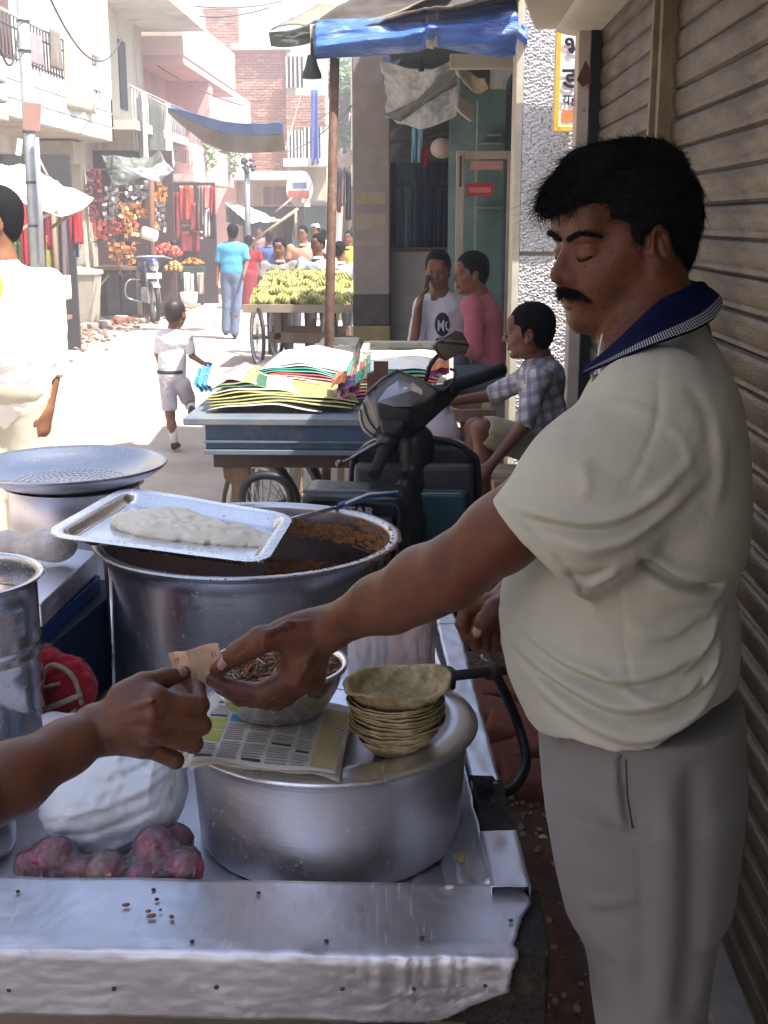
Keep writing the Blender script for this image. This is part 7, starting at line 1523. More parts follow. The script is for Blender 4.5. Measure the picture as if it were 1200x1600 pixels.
def banana_hand(nm_n, seed):
    rd = random.Random(seed); mb = MB()
    for k in range(nm_n):
        a = (k-(nm_n-1)/2)*.22; L = .17
        pts = []
        for i in range(6):
            t = i/5; pts.append(Vector((math.sin(a)*(.03+.05*math.sin(t*PI*.8))+a*.08, -.02-.08*math.sin(t*PI*.75), -.16*t+.03*t*t)))
        mb.tube(pts, [.006, .014, .018, .018, .014, .004], 6)
    mb.ball((0, 0, .005), (.03, .02, .014), 6); return mb.mesh('banana_hand')
protos = [banana_hand(n, n) for n in (4, 5, 6)]
for p_ in protos: p_.materials.append(bm1)
cnt = 0
rd = random.Random(3)
rows = [(0, .02, 16), (1, .09, 16), (2, .16, 14), (3, .22, 11), (4, .27, 8)]
for r_, zz, n_ in rows:
    for i in range(n_):
        u = (i+.5)/n_; x = bx0+.08+(bx1-bx0-.1)*(u*(1-.07*r_)+.035*r_); 
        o = link('banana_hand', rd.choice(protos), None, None, False); o.location = (x+rd.uniform(-.02, .02), Yb1+.05+r_*.11+rd.uniform(-.02, .02), bz+zz+.11); o.rotation_euler = (rd.uniform(-.5, .3), rd.uniform(-.6, .6), rd.uniform(-.7, .7))
        tag(o, f"banana hand, {['first', 'second', 'third', 'fourth', 'fifth', 'sixth', 'seventh', 'eighth', 'ninth', 'tenth', 'eleventh', 'twelfth', 'thirteenth', 'fourteenth', 'fifteenth', 'sixteenth'][i]} from the left in the {['bottom', 'second lowest', 'middle', 'second highest', 'top'][r_]} row of the heap", 'bananas', 'banana hands heaped on the street cart')
f = Field((bx0, Yb1+.0, bz-.02), (bx1, 14.75, bz+.45), .03); f.ell(((bx0+bx1)/2, 14.15, bz), ((bx1-bx0)/2-.08, .48, .28)); tag(link('banana_heap', f.mesh(), bm1, bc_), kind='stuff')
# ================================================================ PEOPLE
class Frame:
    """head frame: x = the person's own left, y = forward, z = up"""
    def __init__(s, c, az, pitch=0, roll=0, sc=1):
        # az: heading, 0 = facing the camera (-Y), 90 = facing -X (image left), -90 = facing image right, 180 = away
        a = R(az); f = Vector((-math.sin(a), -math.cos(a), 0)); u = Vector((0, 0, 1)); l = u.cross(f)
        f2 = f*math.cos(R(pitch))-u*math.sin(R(pitch)); u2 = u*math.cos(R(pitch))+f*math.sin(R(pitch))
        l2 = l*math.cos(R(roll))+u2*math.sin(R(roll)); u3 = u2*math.cos(R(roll))-l*math.sin(R(roll))
        s.l, s.f, s.u, s.c, s.s = l2, f2, u3, Vector(c), sc; s.rot = Matrix((l2, f2, u3)).transposed()
    def __call__(s, x, y, z): return s.c+(s.l*x+s.f*y+s.u*z)*s.s
def head_skin(f, H, fine=False, ears=True):
    k = H.s
    E = lambda c, r, kk=.012, op='u', rot=None: f.ell(H(*c), [q*k for q in r], H.rot if rot is None else H.rot @ rot, kk*k, op)
    C_ = lambda a, b, ra, rb, kk=.01, op='u': f.cap(H(*a), H(*b), ra*k, rb*k, kk*k, op)
    E((0, -.016, .040), (.073, .092, .082)); E((0, .020, -.020), (.062, .068, .082), .03); E((0, .030, -.062), (.046, .052, .048), .02)
    E((0, .066, -.094), (.022, .019, .018), .018)
    for s_ in (-1, 1):
        E((s_*.046, -.002, -.058), (.018, .030, .028), .03); E((s_*.036, .062, -.028), (.021, .020, .022), .02); E((s_*.058, .025, -.012), (.012, .03, .02), .02)
    C_((-.034, .076, .021), (.034, .076, .021), .0125, .0125, .016); C_((-.026, .070, .052), (.026, .070, .052), .022, .022, .03)
    for s_ in (-1, 1):
        E((s_*.031, .093, .000), (.0165, .013, .0105), .010, 's')
        E((s_*.031, .0725, .000), (.0145, .0135, .0125), .003)
    C_((0, .085, .012), (0, .1065, -.021), .0075, .0092, .009); C_((0, .103, -.023), (0, .1085, -.028), .0100, .0112, .005)
    for s_ in (-1, 1): E((s_*.0135, .095, -.031), (.0085, .011, .0080), .005)
    if fine:
        for s_ in (-1, 1): E((s_*.0065, .0985, -.0395), (.004, .0055, .003), .002, 's')
    C_((0, .078, -.05), (0, .084, -.06), .012, .010, .014)
    C_((-.015, .082, -.0585), (.015, .082, -.0585), .0065, .0065, .006); C_((-.013, .082, -.069), (.013, .082, -.069), .0075, .0075, .006)
    C_((-.022, .084, -.0635), (.022, .084, -.0635), .0016, .0016, .004, 's')
    E((0, .079, -.080), (.018, .010, .005), .008, 's')
    if ears:
        for s_ in (-1, 1):
            er = Matrix.Rotation(s_*R(-22), 3, 'Z') @ Matrix.Rotation(R(-8), 3, 'X')
            E((s_*.0765, -.010, -.006), (.0085, .0185, .032), .006, 'u', er); E((s_*.0835, -.005, -.001), (.006, .0105, .020), .004, 's', er)
            C_((s_*.073, .004, -.028), (s_*.074, .002, -.036), .0075, .0065, .006)
            if fine: C_((s_*.0805, -.019, .014), (s_*.0815, -.018, -.018), .0028, .0028, .004); C_((s_*.0805, -.010, .022), (s_*.0805, .004, .016), .0024, .0022, .004); E((s_*.078, .007, -.010), (.004, .005, .006), .004); C_((s_*.082, -.008, .006), (s_*.082, -.009, -.010), .0020, .0020, .004)
def hair_field(f, H, style='short'):
    k = H.s; E = lambda c, r, kk=.012, op='u', rot=None: f.ell(H(*c), [q*k for q in r], H.rot if rot is None else H.rot @ rot, kk*k, op)
    E((0, -.018, .046), (.082, .101, .090)); E((0, -.05, -.01), (.066, .058, .07), .03)
    if style == 'quiff':
        E((-.006, .070, .078), (.058, .038, .032), .02); E((.01, .03, .112), (.055, .06, .028), .02); E((-.03, .085, .064), (.025, .022, .018), .015); E((0, -.03, .095), (.068, .068, .040), .02); E((0, -.075, .03), (.05, .04, .05), .03)
    E((0, .112, -.045), (.082, .078, .098), .008, 's')
    for s_ in (-1, 1):
        E((s_*.096, -.004, -.016), (.032, .026, .042), .006, 's'); E((s_*.062, .055, -.02), (.03, .040, .058), .006, 's')
        f.cap(H(s_*.0675, .020, .02), H(s_*.067, .020, -.012), .010*k, .007*k, .006*k)
    f.cut(H(0, -.03, -.062), tuple(-(H.u*1.0+H.f*-.25)), .01)
def hand(f, wr, mcp, fingers, thumb, k=1., rad=None, fl=1):
    """wr: wrist point; mcp: four knuckle points; fingers: four lists of further points; thumb: points from its root"""
    rr = rad or [.0098, .0100, .0095, .0083]
    for i, m in enumerate(mcp):
        f.cap(wr, m, .019*k, .0135*k, .012*k)
        pts = [m]+fingers[i]; rs = [rr[i]*1.12*k, rr[i]*1.02*k, rr[i]*.92*k, rr[i]*.78*k]
        for j in range(len(pts)-1): f.cap(pts[j], pts[j+1], rs[j], rs[j+1], (.0045 if j == 0 else .0014)*k)
        for j in range(1, len(pts)-1): f.ell(pts[j], [rr[i]*1.06*k]*3, None, .002*k)
    mid = sum(mcp, Vector())/4; f.cap(wr, mid, .021*k, .018*k, .014*k)
    rs = [.0185*k, .0145*k, .0118*k, .0092*k]
    for j in range(len(thumb)-1): f.cap(thumb[j], thumb[j+1], rs[j], rs[j+1], (.012 if j == 0 else .004)*k)
def auto_hand(f, wr, d, side, k=1., curl=.35):
    """relaxed hand hanging from the wrist: d = direction of the fingers, side = towards the thumb"""
    d = Vector(d).normalized(); side = Vector(side); side = (side-d*side.dot(d)).normalized(); n = d.cross(side)
    mc = [wr+d*.085*k*q+side*k*t for q, t in ((.98, .026), (1.0, .009), (.97, -.008), (.9, -.024))]; fs = []
    for i, m in enumerate(mc):
        L = [.040, .045, .041, .032][i]*k; p = m; pts = []
        for j in range(3): a = curl*(j+1); dd = d*math.cos(a)+n*math.sin(a); p = p+dd*L*(1, .68, .52)[j]; pts.append(p)
        fs.append(pts)
    th = [wr+d*.018*k+side*.018*k, wr+d*.050*k+side*.042*k+n*.012*k, wr+d*.078*k+side*.048*k+n*.02*k, wr+d*.100*k+side*.046*k+n*.026*k]
    hand(f, wr, mc, fs, th, k)
def strands(base, nrm, dirfn, n, L, r, curl=.2, seed=0, segs=4, lift=.3):
    """tapering three-sided hairs; base/nrm arrays"""
    rg = np.random.default_rng(seed); idx = rg.integers(0, len(base), n); P0 = base[idx]; N = nrm[idx]; V = []; Q = []
    D = dirfn(P0, N); D = D-N*(D*N).sum(1)[:, None]*.9; D /= np.linalg.norm(D, axis=1)[:, None]+1e-9
    D = D+rg.normal(size=D.shape)*curl; D /= np.linalg.norm(D, axis=1)[:, None]
    Ls = L*rg.uniform(.5, 1.3, n); side = np.cross(D, N); side /= np.linalg.norm(side, axis=1)[:, None]+1e-9
    bend = rg.normal(size=D.shape)*.35
    for s_ in range(segs+1):
        t = s_/segs; c = P0+D*(Ls*t)[:, None]+N*(Ls*lift*t*(1-.75*t))[:, None]+bend*(Ls*t*t)[:, None]*.6+N*.001
        rr = r*(1-.85*t); up = np.cross(side, D)
        for k in range(3):
            a = 2*PI*k/3; V.append(c+(side*math.cos(a)+up*math.sin(a))*rr)
    V = np.stack(V, 1).reshape(-1, 3); m = (segs+1)*3
    b = (np.arange(n)*m)[:, None]
    for s_ in range(segs):
        for k in range(3):
            k2 = (k+1) % 3; Q.append(b+np.array([s_*3+k, s_*3+k2, (s_+1)*3+k2, (s_+1)*3+k])[None])
    return np_mesh('strands', V, np.concatenate(Q))
def mesh_pts(me):
    n = len(me.vertices); co = np.empty(n*3); me.vertices.foreach_get('co', co); no = np.empty(n*3)
    me.vertex_normals.foreach_get('vector', no); return co.reshape(-1, 3), no.reshape(-1, 3)
def bounds(pts, m):
    a = np.array([tuple(p) for p in pts]); return a.min(0)-m, a.max(0)+m
def brow_eye(H, t, h, open_=True, moust=False, skinm=None, both=(-1, 1)):
    k = H.s
    for s_ in both:
        mb = MB(); mb.tube(catmull([H(s_*.013, .0865, .0205), H(s_*.030, .0865, .027), H(s_*.052, .0735, .020)], 5), [.0022*k]*3+[.0042*k]*5+[.003*k, .002*k, .001*k], 7); mb.obj('eyebrow', M['hair'], t)
        if open_:
            mb = MB(); mb.ball(H(s_*.031, .0765, .0), .0118*k, 12); mb.obj('eye', M['eye'], t)
            mb = MB(); mb.ball(H(s_*.031, .0838, .0), .0062*k, 8); mb.obj('iris', M['black'], t)
            mb = MB(); mb.tube(catmull([H(s_*.017, .084, .001), H(s_*.031, .0905, .0065), H(s_*.046, .080, .002)], 4), .0016*k, 5); mb.obj('lash_line', M['hair'], t)
        else:
            mb = MB(); mb.tube(catmull([H(s_*.017, .0835, -.0045), H(s_*.031, .0870, -.0075), H(s_*.0465, .0785, -.0035)], 6), .0016*k, 6); mb.obj('lash_line', M['hair'], t)
    mb = MB(); mb.tube([H(-.018, .0865, -.0605), H(0, .0905, -.0595), H(.018, .0865, -.0605)], .0042*k, 8); mb.tube([H(-.015, .0865, -.0680), H(0, .0900, -.0690), H(.015, .0865, -.0680)], .0050*k, 8); mb.obj('lips', M['lip'], t)
    if moust:
        mb = MB(); mb.tube([H(-.03, .084, -.056), H(-.014, .096, -.050), H(0, .0985, -.049), H(.014, .096, -.050), H(.03, .084, -.056)], [.003*k, .007*k, .0065*k, .007*k, .003*k], 8); mb.obj('moustache', M['hair'], t)
def loft(f, zs, cx, cy, a, b, k=.01, op='u', zcap=None, rot=0):
    """stack of ellipses along z with smooth interpolation"""
    zs = np.array(zs, dtype=float); o = np.argsort(zs); zs = zs[o]; cx, cy, a, b = [np.array(q, dtype=float)[o] for q in (cx, cy, a, b)]
    lo = (min(cx-a)-.03, min(cy-b)-.03, zs[0]-.001); hi = (max(cx+a)+.03, max(cy+b)+.03, zs[-1]+.001)
    m = max(a.max(), b.max()); sl, (X, Y, Z) = f.blk((cx.min()-m-.05, cy.min()-m-.05, zs[0]-.03), (cx.max()+m+.05, cy.max()+m+.05, zs[-1]+.03))
    z = Z.ravel(); 
    def ip(v):                                   # smoothed interpolation
        zz = np.linspace(zs[0], zs[-1], 120); w_ = np.interp(zz, zs, v); ker = np.hanning(13); ker /= ker.sum(); w2 = np.convolve(np.pad(w_, 6, mode='edge'), ker, 'valid'); return np.interp(z, zz, w2).astype(np.float32)[None, None, :]
    CX, CY, A_, B_ = ip(cx), ip(cy), ip(a), ip(b); dx, dy = X-CX, Y-CY
    if rot: c_, s_ = math.cos(rot), math.sin(rot); dx, dy = dx*c_+dy*s_, -dx*s_+dy*c_
    k0 = np.sqrt((dx/A_)**2+(dy/B_)**2); k1 = np.sqrt((dx/A_**2)**2+(dy/B_**2)**2)+1e-9; d = k0*(k0-1)/k1
    d = np.maximum(d, np.maximum(zs[0]-Z, Z-zs[-1])); f.put(sl, d.astype(np.float32), k, op)
def figure(label, Y, P, az=0, head_az=None, head_pitch=0, b=1., h=.012, top='shirt', topm=None, botm=None, skinm=None, sleeve=.55, shorts=False, grp=None, hs=1.0, hairstyle='short', torso_r=(.165, .105), socks=None, shoem=None, foot=True, moust=False, face=True, collar=True, hem=.10, cap=None, cat='person', tw=1., legr=1., wrinkle=1.0, skirt=False, carry_extra=None, hairm=None, eyes_open=True):
    """P: joints as (px, py, dY). keys: head neck chest pelvis shL elL wrL shR elR wrR hipL knL anL hipR knR anR (L = image left); torso axes follow az"""
    J = {k: W(v[0], v[1], Y+(v[2] if len(v) > 2 else 0)) for k, v in P.items()}
    lowest = min(v.z for v in J.values()); t = thing('person', label, cat, (J['pelvis'].x, J['pelvis'].y, 0 if lowest < .35 else 0), grp)
    skinm = skinm or M['skin2']; a = R(az); fw = Vector((-math.sin(a), -math.cos(a), 0)); lt = Vector((0, 0, 1)).cross(fw)
    H = Frame(J['head'], az if head_az is None else head_az, head_pitch, 0, hs)
    lo, hi = bounds(list(J.values())+[H(0, 0, .13), H(0, .1, 0), H(0, -.1, 0)], .17*b)
    sk = Field(lo, hi, h)
    head_skin(sk, H, False); sk.cap(H(0, -.018, -.04), J['neck'], .054*b, .060*b, .02)
    sk.cap(J['neck'], J['chest'], .06*b, .08*b, .03)
    ar = [.043*b, .036*b, .026*b]
    for s_ in 'LR':
        if 'sh'+s_ not in J: continue
        sk.cap(J['sh'+s_], J['el'+s_], ar[0], ar[1], .02)
        if 'wr'+s_ in J:
            sk.cap(J['el'+s_], J['wr'+s_], ar[1]*1.02, ar[2], .012)
            d = (J['wr'+s_]-J['el'+s_]).normalized(); hd = P.get('hd'+s_)
            if 'hd'+s_ in J: d = (J['hd'+s_]-J['wr'+s_]).normalized()
            auto_hand(sk, J['wr'+s_], d, fw+Vector((0, 0, .3)), b*.95, .3)
    for s_ in 'LR':
        if 'kn'+s_ not in J: continue
        sk.cap(J['hip'+s_], J['kn'+s_], .075*b*legr, .055*b*legr, .02)
        if 'an'+s_ in J:
            m_ = J['kn'+s_].lerp(J['an'+s_], .35)-fw*.012*b; sk.cap(J['kn'+s_], m_, .052*b*legr, .053*b*legr, .02); sk.cap(m_, J['an'+s_], .053*b*legr, .034*b, .02)
            if not shoem: sk.cap(J['an'+s_]-Vector((0, 0, .03*b)), J['an'+s_]+fw*.14*b-Vector((0, 0, .045*b)), .035*b, .028*b, .015)
    link('body', sk.mesh('body'), skinm, t)
    # shirt
    sh = Field(lo, hi, h); rw, rd_ = torso_r[0]*b*tw, torso_r[1]*b*tw; rotT = Matrix((lt, fw, Vector((0, 0, 1)))).transposed()
    ch, pe = J['chest'], J['pelvis']; ax = (ch-pe).normalized(); rt = basis(ax, lt)
    L = (ch-pe).length
    sh.ell(ch+ax*.02*b, (rw, rd_, .13*b), rt, .02); sh.ell(ch.lerp(pe, .45), (rw*.90, rd_*.98, max(L*.45, .12*b)), rt, .05*b); sh.ell(pe+ax*hem*.4*b, (rw*.93, rd_*1.02, max(hem*b, .07*b)*1.2), rt, .05*b)
    sh.cap(ch, J['neck']-ax*.015*b, .10*b, .066*b, .03)
    for s_ in 'LR':
        if 'sh'+s_ not in J: continue
        S0, E0 = J['sh'+s_], J['el'+s_]
        sh.cap(ch.lerp(S0, .5), S0, .075*b, .062*b, .03*b)
        if sleeve <= 1: e = S0.lerp(E0, sleeve); sh.cap(S0, e, .060*b, .056*b, .02*b); cutp, cd_ = e+(E0-S0).normalized()*.02*b, (E0-S0)
        else: W0 = J['wr'+s_]; sh.cap(S0, E0, .058*b, .050*b, .02*b); e = E0.lerp(W0, sleeve-1); sh.cap(E0, e, .050*b, .042*b, .015*b); cutp, cd_ = e+(W0-E0).normalized()*.015*b, (W0-E0)
        # flat hem at the cuff: carve a shallow bowl
        sh.ell(cutp+cd_.normalized()*.035*b, (.045*b,)*3, None, .004, 's')
    sh.cap(J['neck']-ax*.03*b+fw*.03*b, J['neck']+ax*.09*b+fw*.01, .050*b, .062*b, .008, 's')
    x0_, z0_ = pe.x, pe.z
    if wrinkle: sh.apply(lambda X, Y_, Z: wrinkle*b*(.006*vnoise((X-x0_)*18/b, Y_*16/b, (Z-z0_)*14/b, 31+int(abs(x0_*10)), 2)+.010*(np.abs(vnoise((X-x0_)*34/b, Y_*24/b, (Z-z0_)*40/b, 8+int(abs(x0_*7)), 2))-.3)))
    # hem
    sh.cut(pe-ax*hem*b*.9, -ax, .006)
    link('shirt', sh.mesh('shirt'), topm, t)
    if collar:
        n_ = J['neck']; mb = MB(); rc = basis((H(0, 0, -.05)-n_).normalized()+ax*.8, lt)
        mb.lathe(n_-ax*.012*b, [(.070*b, -.012*b), (.061*b, .022*b), (.064*b, .024*b), (.080*b, -.004*b), (.082*b, -.012*b)], 20, axis=rc); mb.obj('collar', topm, t)
    # trousers / shorts
    if 'knL' in J or 'knR' in J:
        tr_ = Field(lo, hi, h); tr_.ell(pe, (rw*.86, rd_*.98, .12*b), rt, .02)
        for s_ in 'LR':
            if 'kn'+s_ not in J: continue
            hp, kn = J['hip'+s_], J['kn'+s_]
            if shorts: e = hp.lerp(kn, shorts); tr_.cap(hp, e, .094*b*legr, .092*b*legr, .03*b); tr_.ell(e+(kn-hp).normalized()*.075*b, (.075*b,)*3, None, .004, 's')
            else:
                tr_.cap(hp, kn, .092*b*legr, .070*b*legr, .03*b)
                if 'an'+s_ in J: tr_.cap(kn, J['an'+s_], .070*b*legr, .062*b*legr, .02*b)
        if skirt:
            an = (J['anL']+J['anR'])/2; tr_.cap(pe, an, .15*b, .20*b, .04)
        if wrinkle: tr_.apply(lambda X, Y_, Z: wrinkle*b*(.006*vnoise((X-x0_)*16/b, Y_*16/b, (Z-z0_)*12/b, 5, 2)+.008*(np.abs(vnoise(X*30/b, Y_*24/b, Z*38/b, 9, 2))-.3)))
        link('shorts' if shorts else ('skirt' if skirt else 'trousers'), tr_.mesh('trousers'), botm, t)
    for s_ in 'LR':
        if shoem and 'an'+s_ in J:
            fs = Field(*bounds([J['an'+s_], J['an'+s_]+fw*.16*b], .09*b), h*.8); A_ = J['an'+s_]
            fs.cap(A_-Vector((0, 0, .035*b)), A_+fw*.13*b-Vector((0, 0, .05*b)), .042*b, .034*b, .01).cap(A_-fw*.03*b-Vector((0, 0, .045*b)), A_, .035*b, .04*b, .02); link('shoe', fs.mesh(), shoem, t)
        if socks and 'an'+s_ in J:
            mb = MB(); A_ = J['an'+s_]; K_ = A_.lerp(J['kn'+s_], .62); mb.tube([A_-Vector((0, 0, .02)), A_.lerp(K_, .5), K_], [.042*b, .050*b, .058*b], 14); mb.obj('sock', socks, t)
    hf = Field(*bounds([H(0, 0, .1), H(0, .1, 0), H(0, -.1, 0), H(.08, 0, -.08), H(-.08, 0, -.08)], .05), min(h, .009)); hair_field(hf, H, hairstyle)
    hf.apply(lambda X, Y_, Z: .0045*vnoise(X*190, Y_*190, Z*190, 3, 3)); link('hair', hf.mesh('hair'), hairm or M['hair'], t)
    if cap: 
        mb = MB(); mb.lathe(H(0, -.015, .07), [(.085*hs, 0), (.086*hs, .04*hs), (.06*hs, .07*hs), (0, .08*hs)], 20, axis=H.rot); mb.obj('cap', cap, t)
    if face: brow_eye(H, t, h, eyes_open, moust)
    return t, J, H

C_ = lambda n, c, c2=None, **k: cloth_mat(n, c, c2, **k)
white_c = C_('kurta_white', (.78, .76, .72), (.72, .70, .68), wr=.35)
# man in the white kurta, left edge
t, J, H = figure('man in white kurta with rolled sleeve, cropped by the left edge of the frame', 4.7,
    dict(head=(-14, 348), neck=(-2, 410), chest=(15, 480), pelvis=(18, 600), shL=(-58, 448, .02), elL=(-72, 540), wrL=(-60, 620, -.15), shR=(74, 447), elR=(84, 560, .04), wrR=(73, 640, -.03), hdR=(66, 690, -.05),
         hipL=(-15, 640), knL=(-10, 830), anL=(-10, 990), hipR=(45, 640), knR=(45, 830), anR=(45, 990)), az=20, head_az=58, b=1.08, h=.010, hs=1.06, topm=white_c, botm=C_('cream_trousers', (.62, .58, .46)), sleeve=1.25, hem=.26, skinm=M['skin2'], tw=1.14, collar=True, wrinkle=.6)
mb = MB(); mb.ball(W(-4, 462, 4.58), (.035, .02, .08), 12); mb.obj('undershirt', C_('orange_under', (.70, .36, .08)), t)
# schoolboy walking away
t, J, H = figure('small schoolboy in white shirt and pale shorts walking away up the sunlit street', 8.5,
    dict(head=(275, 491), neck=(272, 513), chest=(270, 535), pelvis=(268, 590), shL=(251, 526), elL=(246, 552, .1), wrL=(250, 572, .22), shR=(292, 525), elR=(300, 556, .0), wrR=(318, 568, -.02), hdR=(327, 572, -.02),
         hipL=(262, 600), knL=(266, 648), anL=(273, 692), hipR=(285, 600), knR=(297, 632, .16), anR=(300, 640, -.10)), az=186, head_az=200, b=.60, h=.007, hs=.82, topm=C_('school_white', (.72, .72, .78), (.66, .66, .72), wr=.3), botm=C_('school_grey', (.52, .50, .58), (.46, .44, .52), wr=.3), sleeve=.75, shorts=.72, socks=C_('sock', (.75, .74, .72)), shoem=M['black'], skinm=M['skin2'], hem=.16, tw=1.12, legr=1.0, hairm=mat('boyhair', (.03, .02, .018), rough=.5))
mb = MB(); pe = J['pelvis']; mb.lathe(pe+Vector((0, 0, .045)), [(.098, -.012), (.100, .0), (.098, .012)], 24); mb.obj('belt', M['darkgrey'], t)
# man in the blue shirt walking away
figure('man in bright blue polo shirt and jeans walking away past the banana cart', 17.1,
    dict(head=(364, 364), neck=(363, 380), chest=(363, 393), pelvis=(362, 428), shL=(345, 388), elL=(341, 415), wrL=(339, 438, -.05), shR=(381, 388), elR=(386, 410), wrR=(382, 425, -.1),
         hipL=(354, 436), knL=(355, 478), anL=(353, 515), hipR=(370, 436), knR=(369, 480), anR=(367, 519)), az=175, b=1.0, h=.018, hs=.98, topm=C_('polo_blue', (.10, .38, .60), (.08, .32, .54)), botm=C_('jeans_man', (.16, .20, .30), (.13, .17, .26), wr=.3), shoem=M['darkgrey'], sleeve=.7, face=False, tw=1.08)
# banana sellers and passers-by
def stand(px, py_head, Y, hgt, az, topm, botm, lab, grp=None, skinm=None, arms='down', **k):
    p = W(px, py_head, Y); s = hgt/1.7; sp = 1/S(Y, 400); b_ = s
    zh = p.z; 
    def pt(dx, z, dy=0): return ('W', Vector((p.x+dx*s, Y+dy, z)))
    z0 = zh-1.58*s
    def toP(v): # back to pixels so figure() can place it
        d = CM.inverted() @ (v-Vector((0, 0, CAMZ))); return (600+F*d.x/-d.z, 800-F*d.y/-d.z, v.y-Y)
    JJ = dict(head=(0, 1.58, 0), neck=(0, 1.43, 0), chest=(0, 1.25, 0), pelvis=(0, .95, 0), shL=(-.19, 1.37, 0), elL=(-.24, 1.10, 0), wrL=(-.22, .88, -.1), shR=(.19, 1.37, 0), elR=(.24, 1.10, 0), wrR=(.22, .88, -.1), hipL=(-.09, .90, 0), knL=(-.10, .50, -.02), anL=(-.11, .08, 0), hipR=(.09, .90, 0), knR=(.10, .50, -.02), anR=(.11, .08, 0))
    if arms == 'fwd': JJ.update(elL=(-.23, 1.12, -.1), wrL=(-.12, 1.05, -.32), elR=(.23, 1.12, -.1), wrR=(.12, 1.05, -.32))
    PP = {q: toP(Vector((p.x+v[0]*s, Y+v[2]*s, z0+v[1]*s))) for q, v in JJ.items()}
    return figure(lab, Y, PP, az=az, b=s, h=.02, hs=s, topm=topm, botm=botm, grp=grp, skinm=skinm, shoem=M['darkgrey'], **k)
stand(436, 388, 15.1, 1.62, 5, C_('grey_checked', (.26, .25, .24), (.18, .17, .16), scale=30), C_('dkt', (.05, .045, .04)), 'banana seller in a grey checked shirt behind the left half of the cart', arms='fwd')
stand(496, 382, 15.0, 1.66, 35, C_('pale_blue', (.40, .46, .62)), C_('dkt2', (.045, .04, .045)), 'banana seller in a light blue shirt looking down behind the right half of the cart', arms='fwd', skinm=M['skin'])
stand(473, 366, 19, 1.68, 15, C_('peach', (.66, .30, .20)), C_('dkt3', (.07, .06, .08)), 'man in a peach orange shirt standing behind the banana sellers')
stand(420, 372, 24, 1.62, 170, C_('royal', (.10, .17, .45)), C_('dkt4', (.06, .06, .08)), 'man in a royal blue shirt walking away beyond the banana cart', face=False)
stand(389, 378, 23, 1.60, 185, M['red'], C_('redsk', (.3, .04, .05)), 'woman in dark red walking beside the pale street pole', face=False, skirt=True)
stand(492, 362, 22, 1.65, 20, M['whitecloth'], M['whitecloth'], 'man in white with a white skullcap in the crowd behind the peach shirt', cap=M['whitecloth'])
stand(545, 372, 20.5, 1.62, 20, C_('yellow_sari', (.62, .50, .10)), C_('yellow_sk', (.60, .50, .14)), 'woman in a yellow sari between the iron pole and the pillar', skirt=True)
stand(531, 392, 16.3, 1.62, 200, C_('pale_rider', (.44, .50, .62)), C_('dkt5', (.05, .05, .06)), 'man in a pale blue shirt glimpsed just right of the iron pole', face=False)
stand(553, 362, 27, 1.6, 10, C_('maroon_s', (.25, .06, .08)), C_('dkt6', (.05, .05, .06)), 'person in maroon in the far crowd beside the pillar', face=False)
stand(505, 366, 30, 1.6, 180, C_('grey_s', (.3, .3, .32)), C_('dkt7', (.05, .05, .06)), 'person in grey far up the street behind the iron pole', face=False)
stand(455, 366, 31, 1.6, 180, C_('navy_s', (.05, .07, .16)), C_('dkt8', (.05, .05, .06)), 'person in navy far up the street below the brown cloth', face=False)
stand(405, 362, 33, 1.6, 0, C_('rose_s', (.55, .25, .25)), C_('dkt9', (.05, .05, .06)), 'person in rose far up the street left of the bamboo pole', face=False)
# T-shirt man on the phone
t, J, H = figure('seated young man in white t-shirt with black round logo holding a phone to his ear', 7.65,
    dict(head=(684, 424), neck=(688, 463), chest=(692, 492), pelvis=(698, 575), shL=(662, 477), elL=(646, 548, -.10), wrL=(653, 486, -.12), hdL=(659, 455, -.12), shR=(724, 478, .02), elR=(735, 540, .04), wrR=(722, 560, -.2),
         hipL=(684, 572), knL=(668, 556, -.42), anL=(664, 690, -.40), hipR=(712, 575), knR=(715, 565, -.42), anR=(716, 690, -.42)), az=10, head_az=8, head_pitch=3, b=.98, h=.0085, hs=.98, topm=C_('tee_white', (.66, .66, .72), (.60, .60, .66), wr=.3), botm=C_('jeans_seated', (.13, .18, .26)), sleeve=.75, collar=False, shoem=M['darkgrey'], moust=False)
mb = MB(); mb.box(W(667, 443, 7.56), (.022, .042, .10), H.rot @ Matrix.Rotation(.15, 3, 'Y')); mb.solo('mobile_phone', M['plastic_black'], 'black mobile phone held to the ear of the man in the white t-shirt', 'phone', bevel=.004)
# logo: dark disc following the chest
cL = W(691, 507, 7.53); s7 = S(7.53); mb = MB()
shirt = [o for o in bpy.data.objects if o.parent == t and o.name.startswith('shirt')][0]; co, no = mesh_pts(shirt.data); co = co+np.array(wloc(t))
def chest_y(x, z):
    d = (co[:, 0]-x)**2+(co[:, 2]-z)**2; i = np.where(d < (.02)**2)[0]; return co[i, 1].min()-.004 if len(i) else 7.53
def onchest(x, z, off=0): return (x, chest_y(x, z)-off, z)
rL = 11.5*s7; rh = 18*s7; vs = [onchest(cL.x, cL.z)]; n = 28
for r_ in (.5, 1): vs += [onchest(cL.x+rL*r_*math.cos(2*PI*i/n), cL.z+rh*r_*math.sin(2*PI*i/n)) for i in range(n)]
mb.add(vs, [(0, 1+i, 1+(i+1) % n) for i in range(n)]+[(1+i, 1+n+i, 1+n+(i+1) % n, 1+(i+1) % n) for i in range(n)], True); solidify(mb.obj('logo_disc', mat('logo_black', (.02, .02, .03), rough=.8), t), .002)
q = onchest(cL.x-.9*rL*.75, cL.z-rh*.55, .012); text('MC', (q[0], min(q[1], onchest(cL.x, cL.z)[1]-.012), q[2]), rh*1.35, mat('logo_white', (.7, .7, .74), rough=.8), t, (PI/2, 0, R(8)), .001, xs=.62, name='logo_lettering', bold=.001)
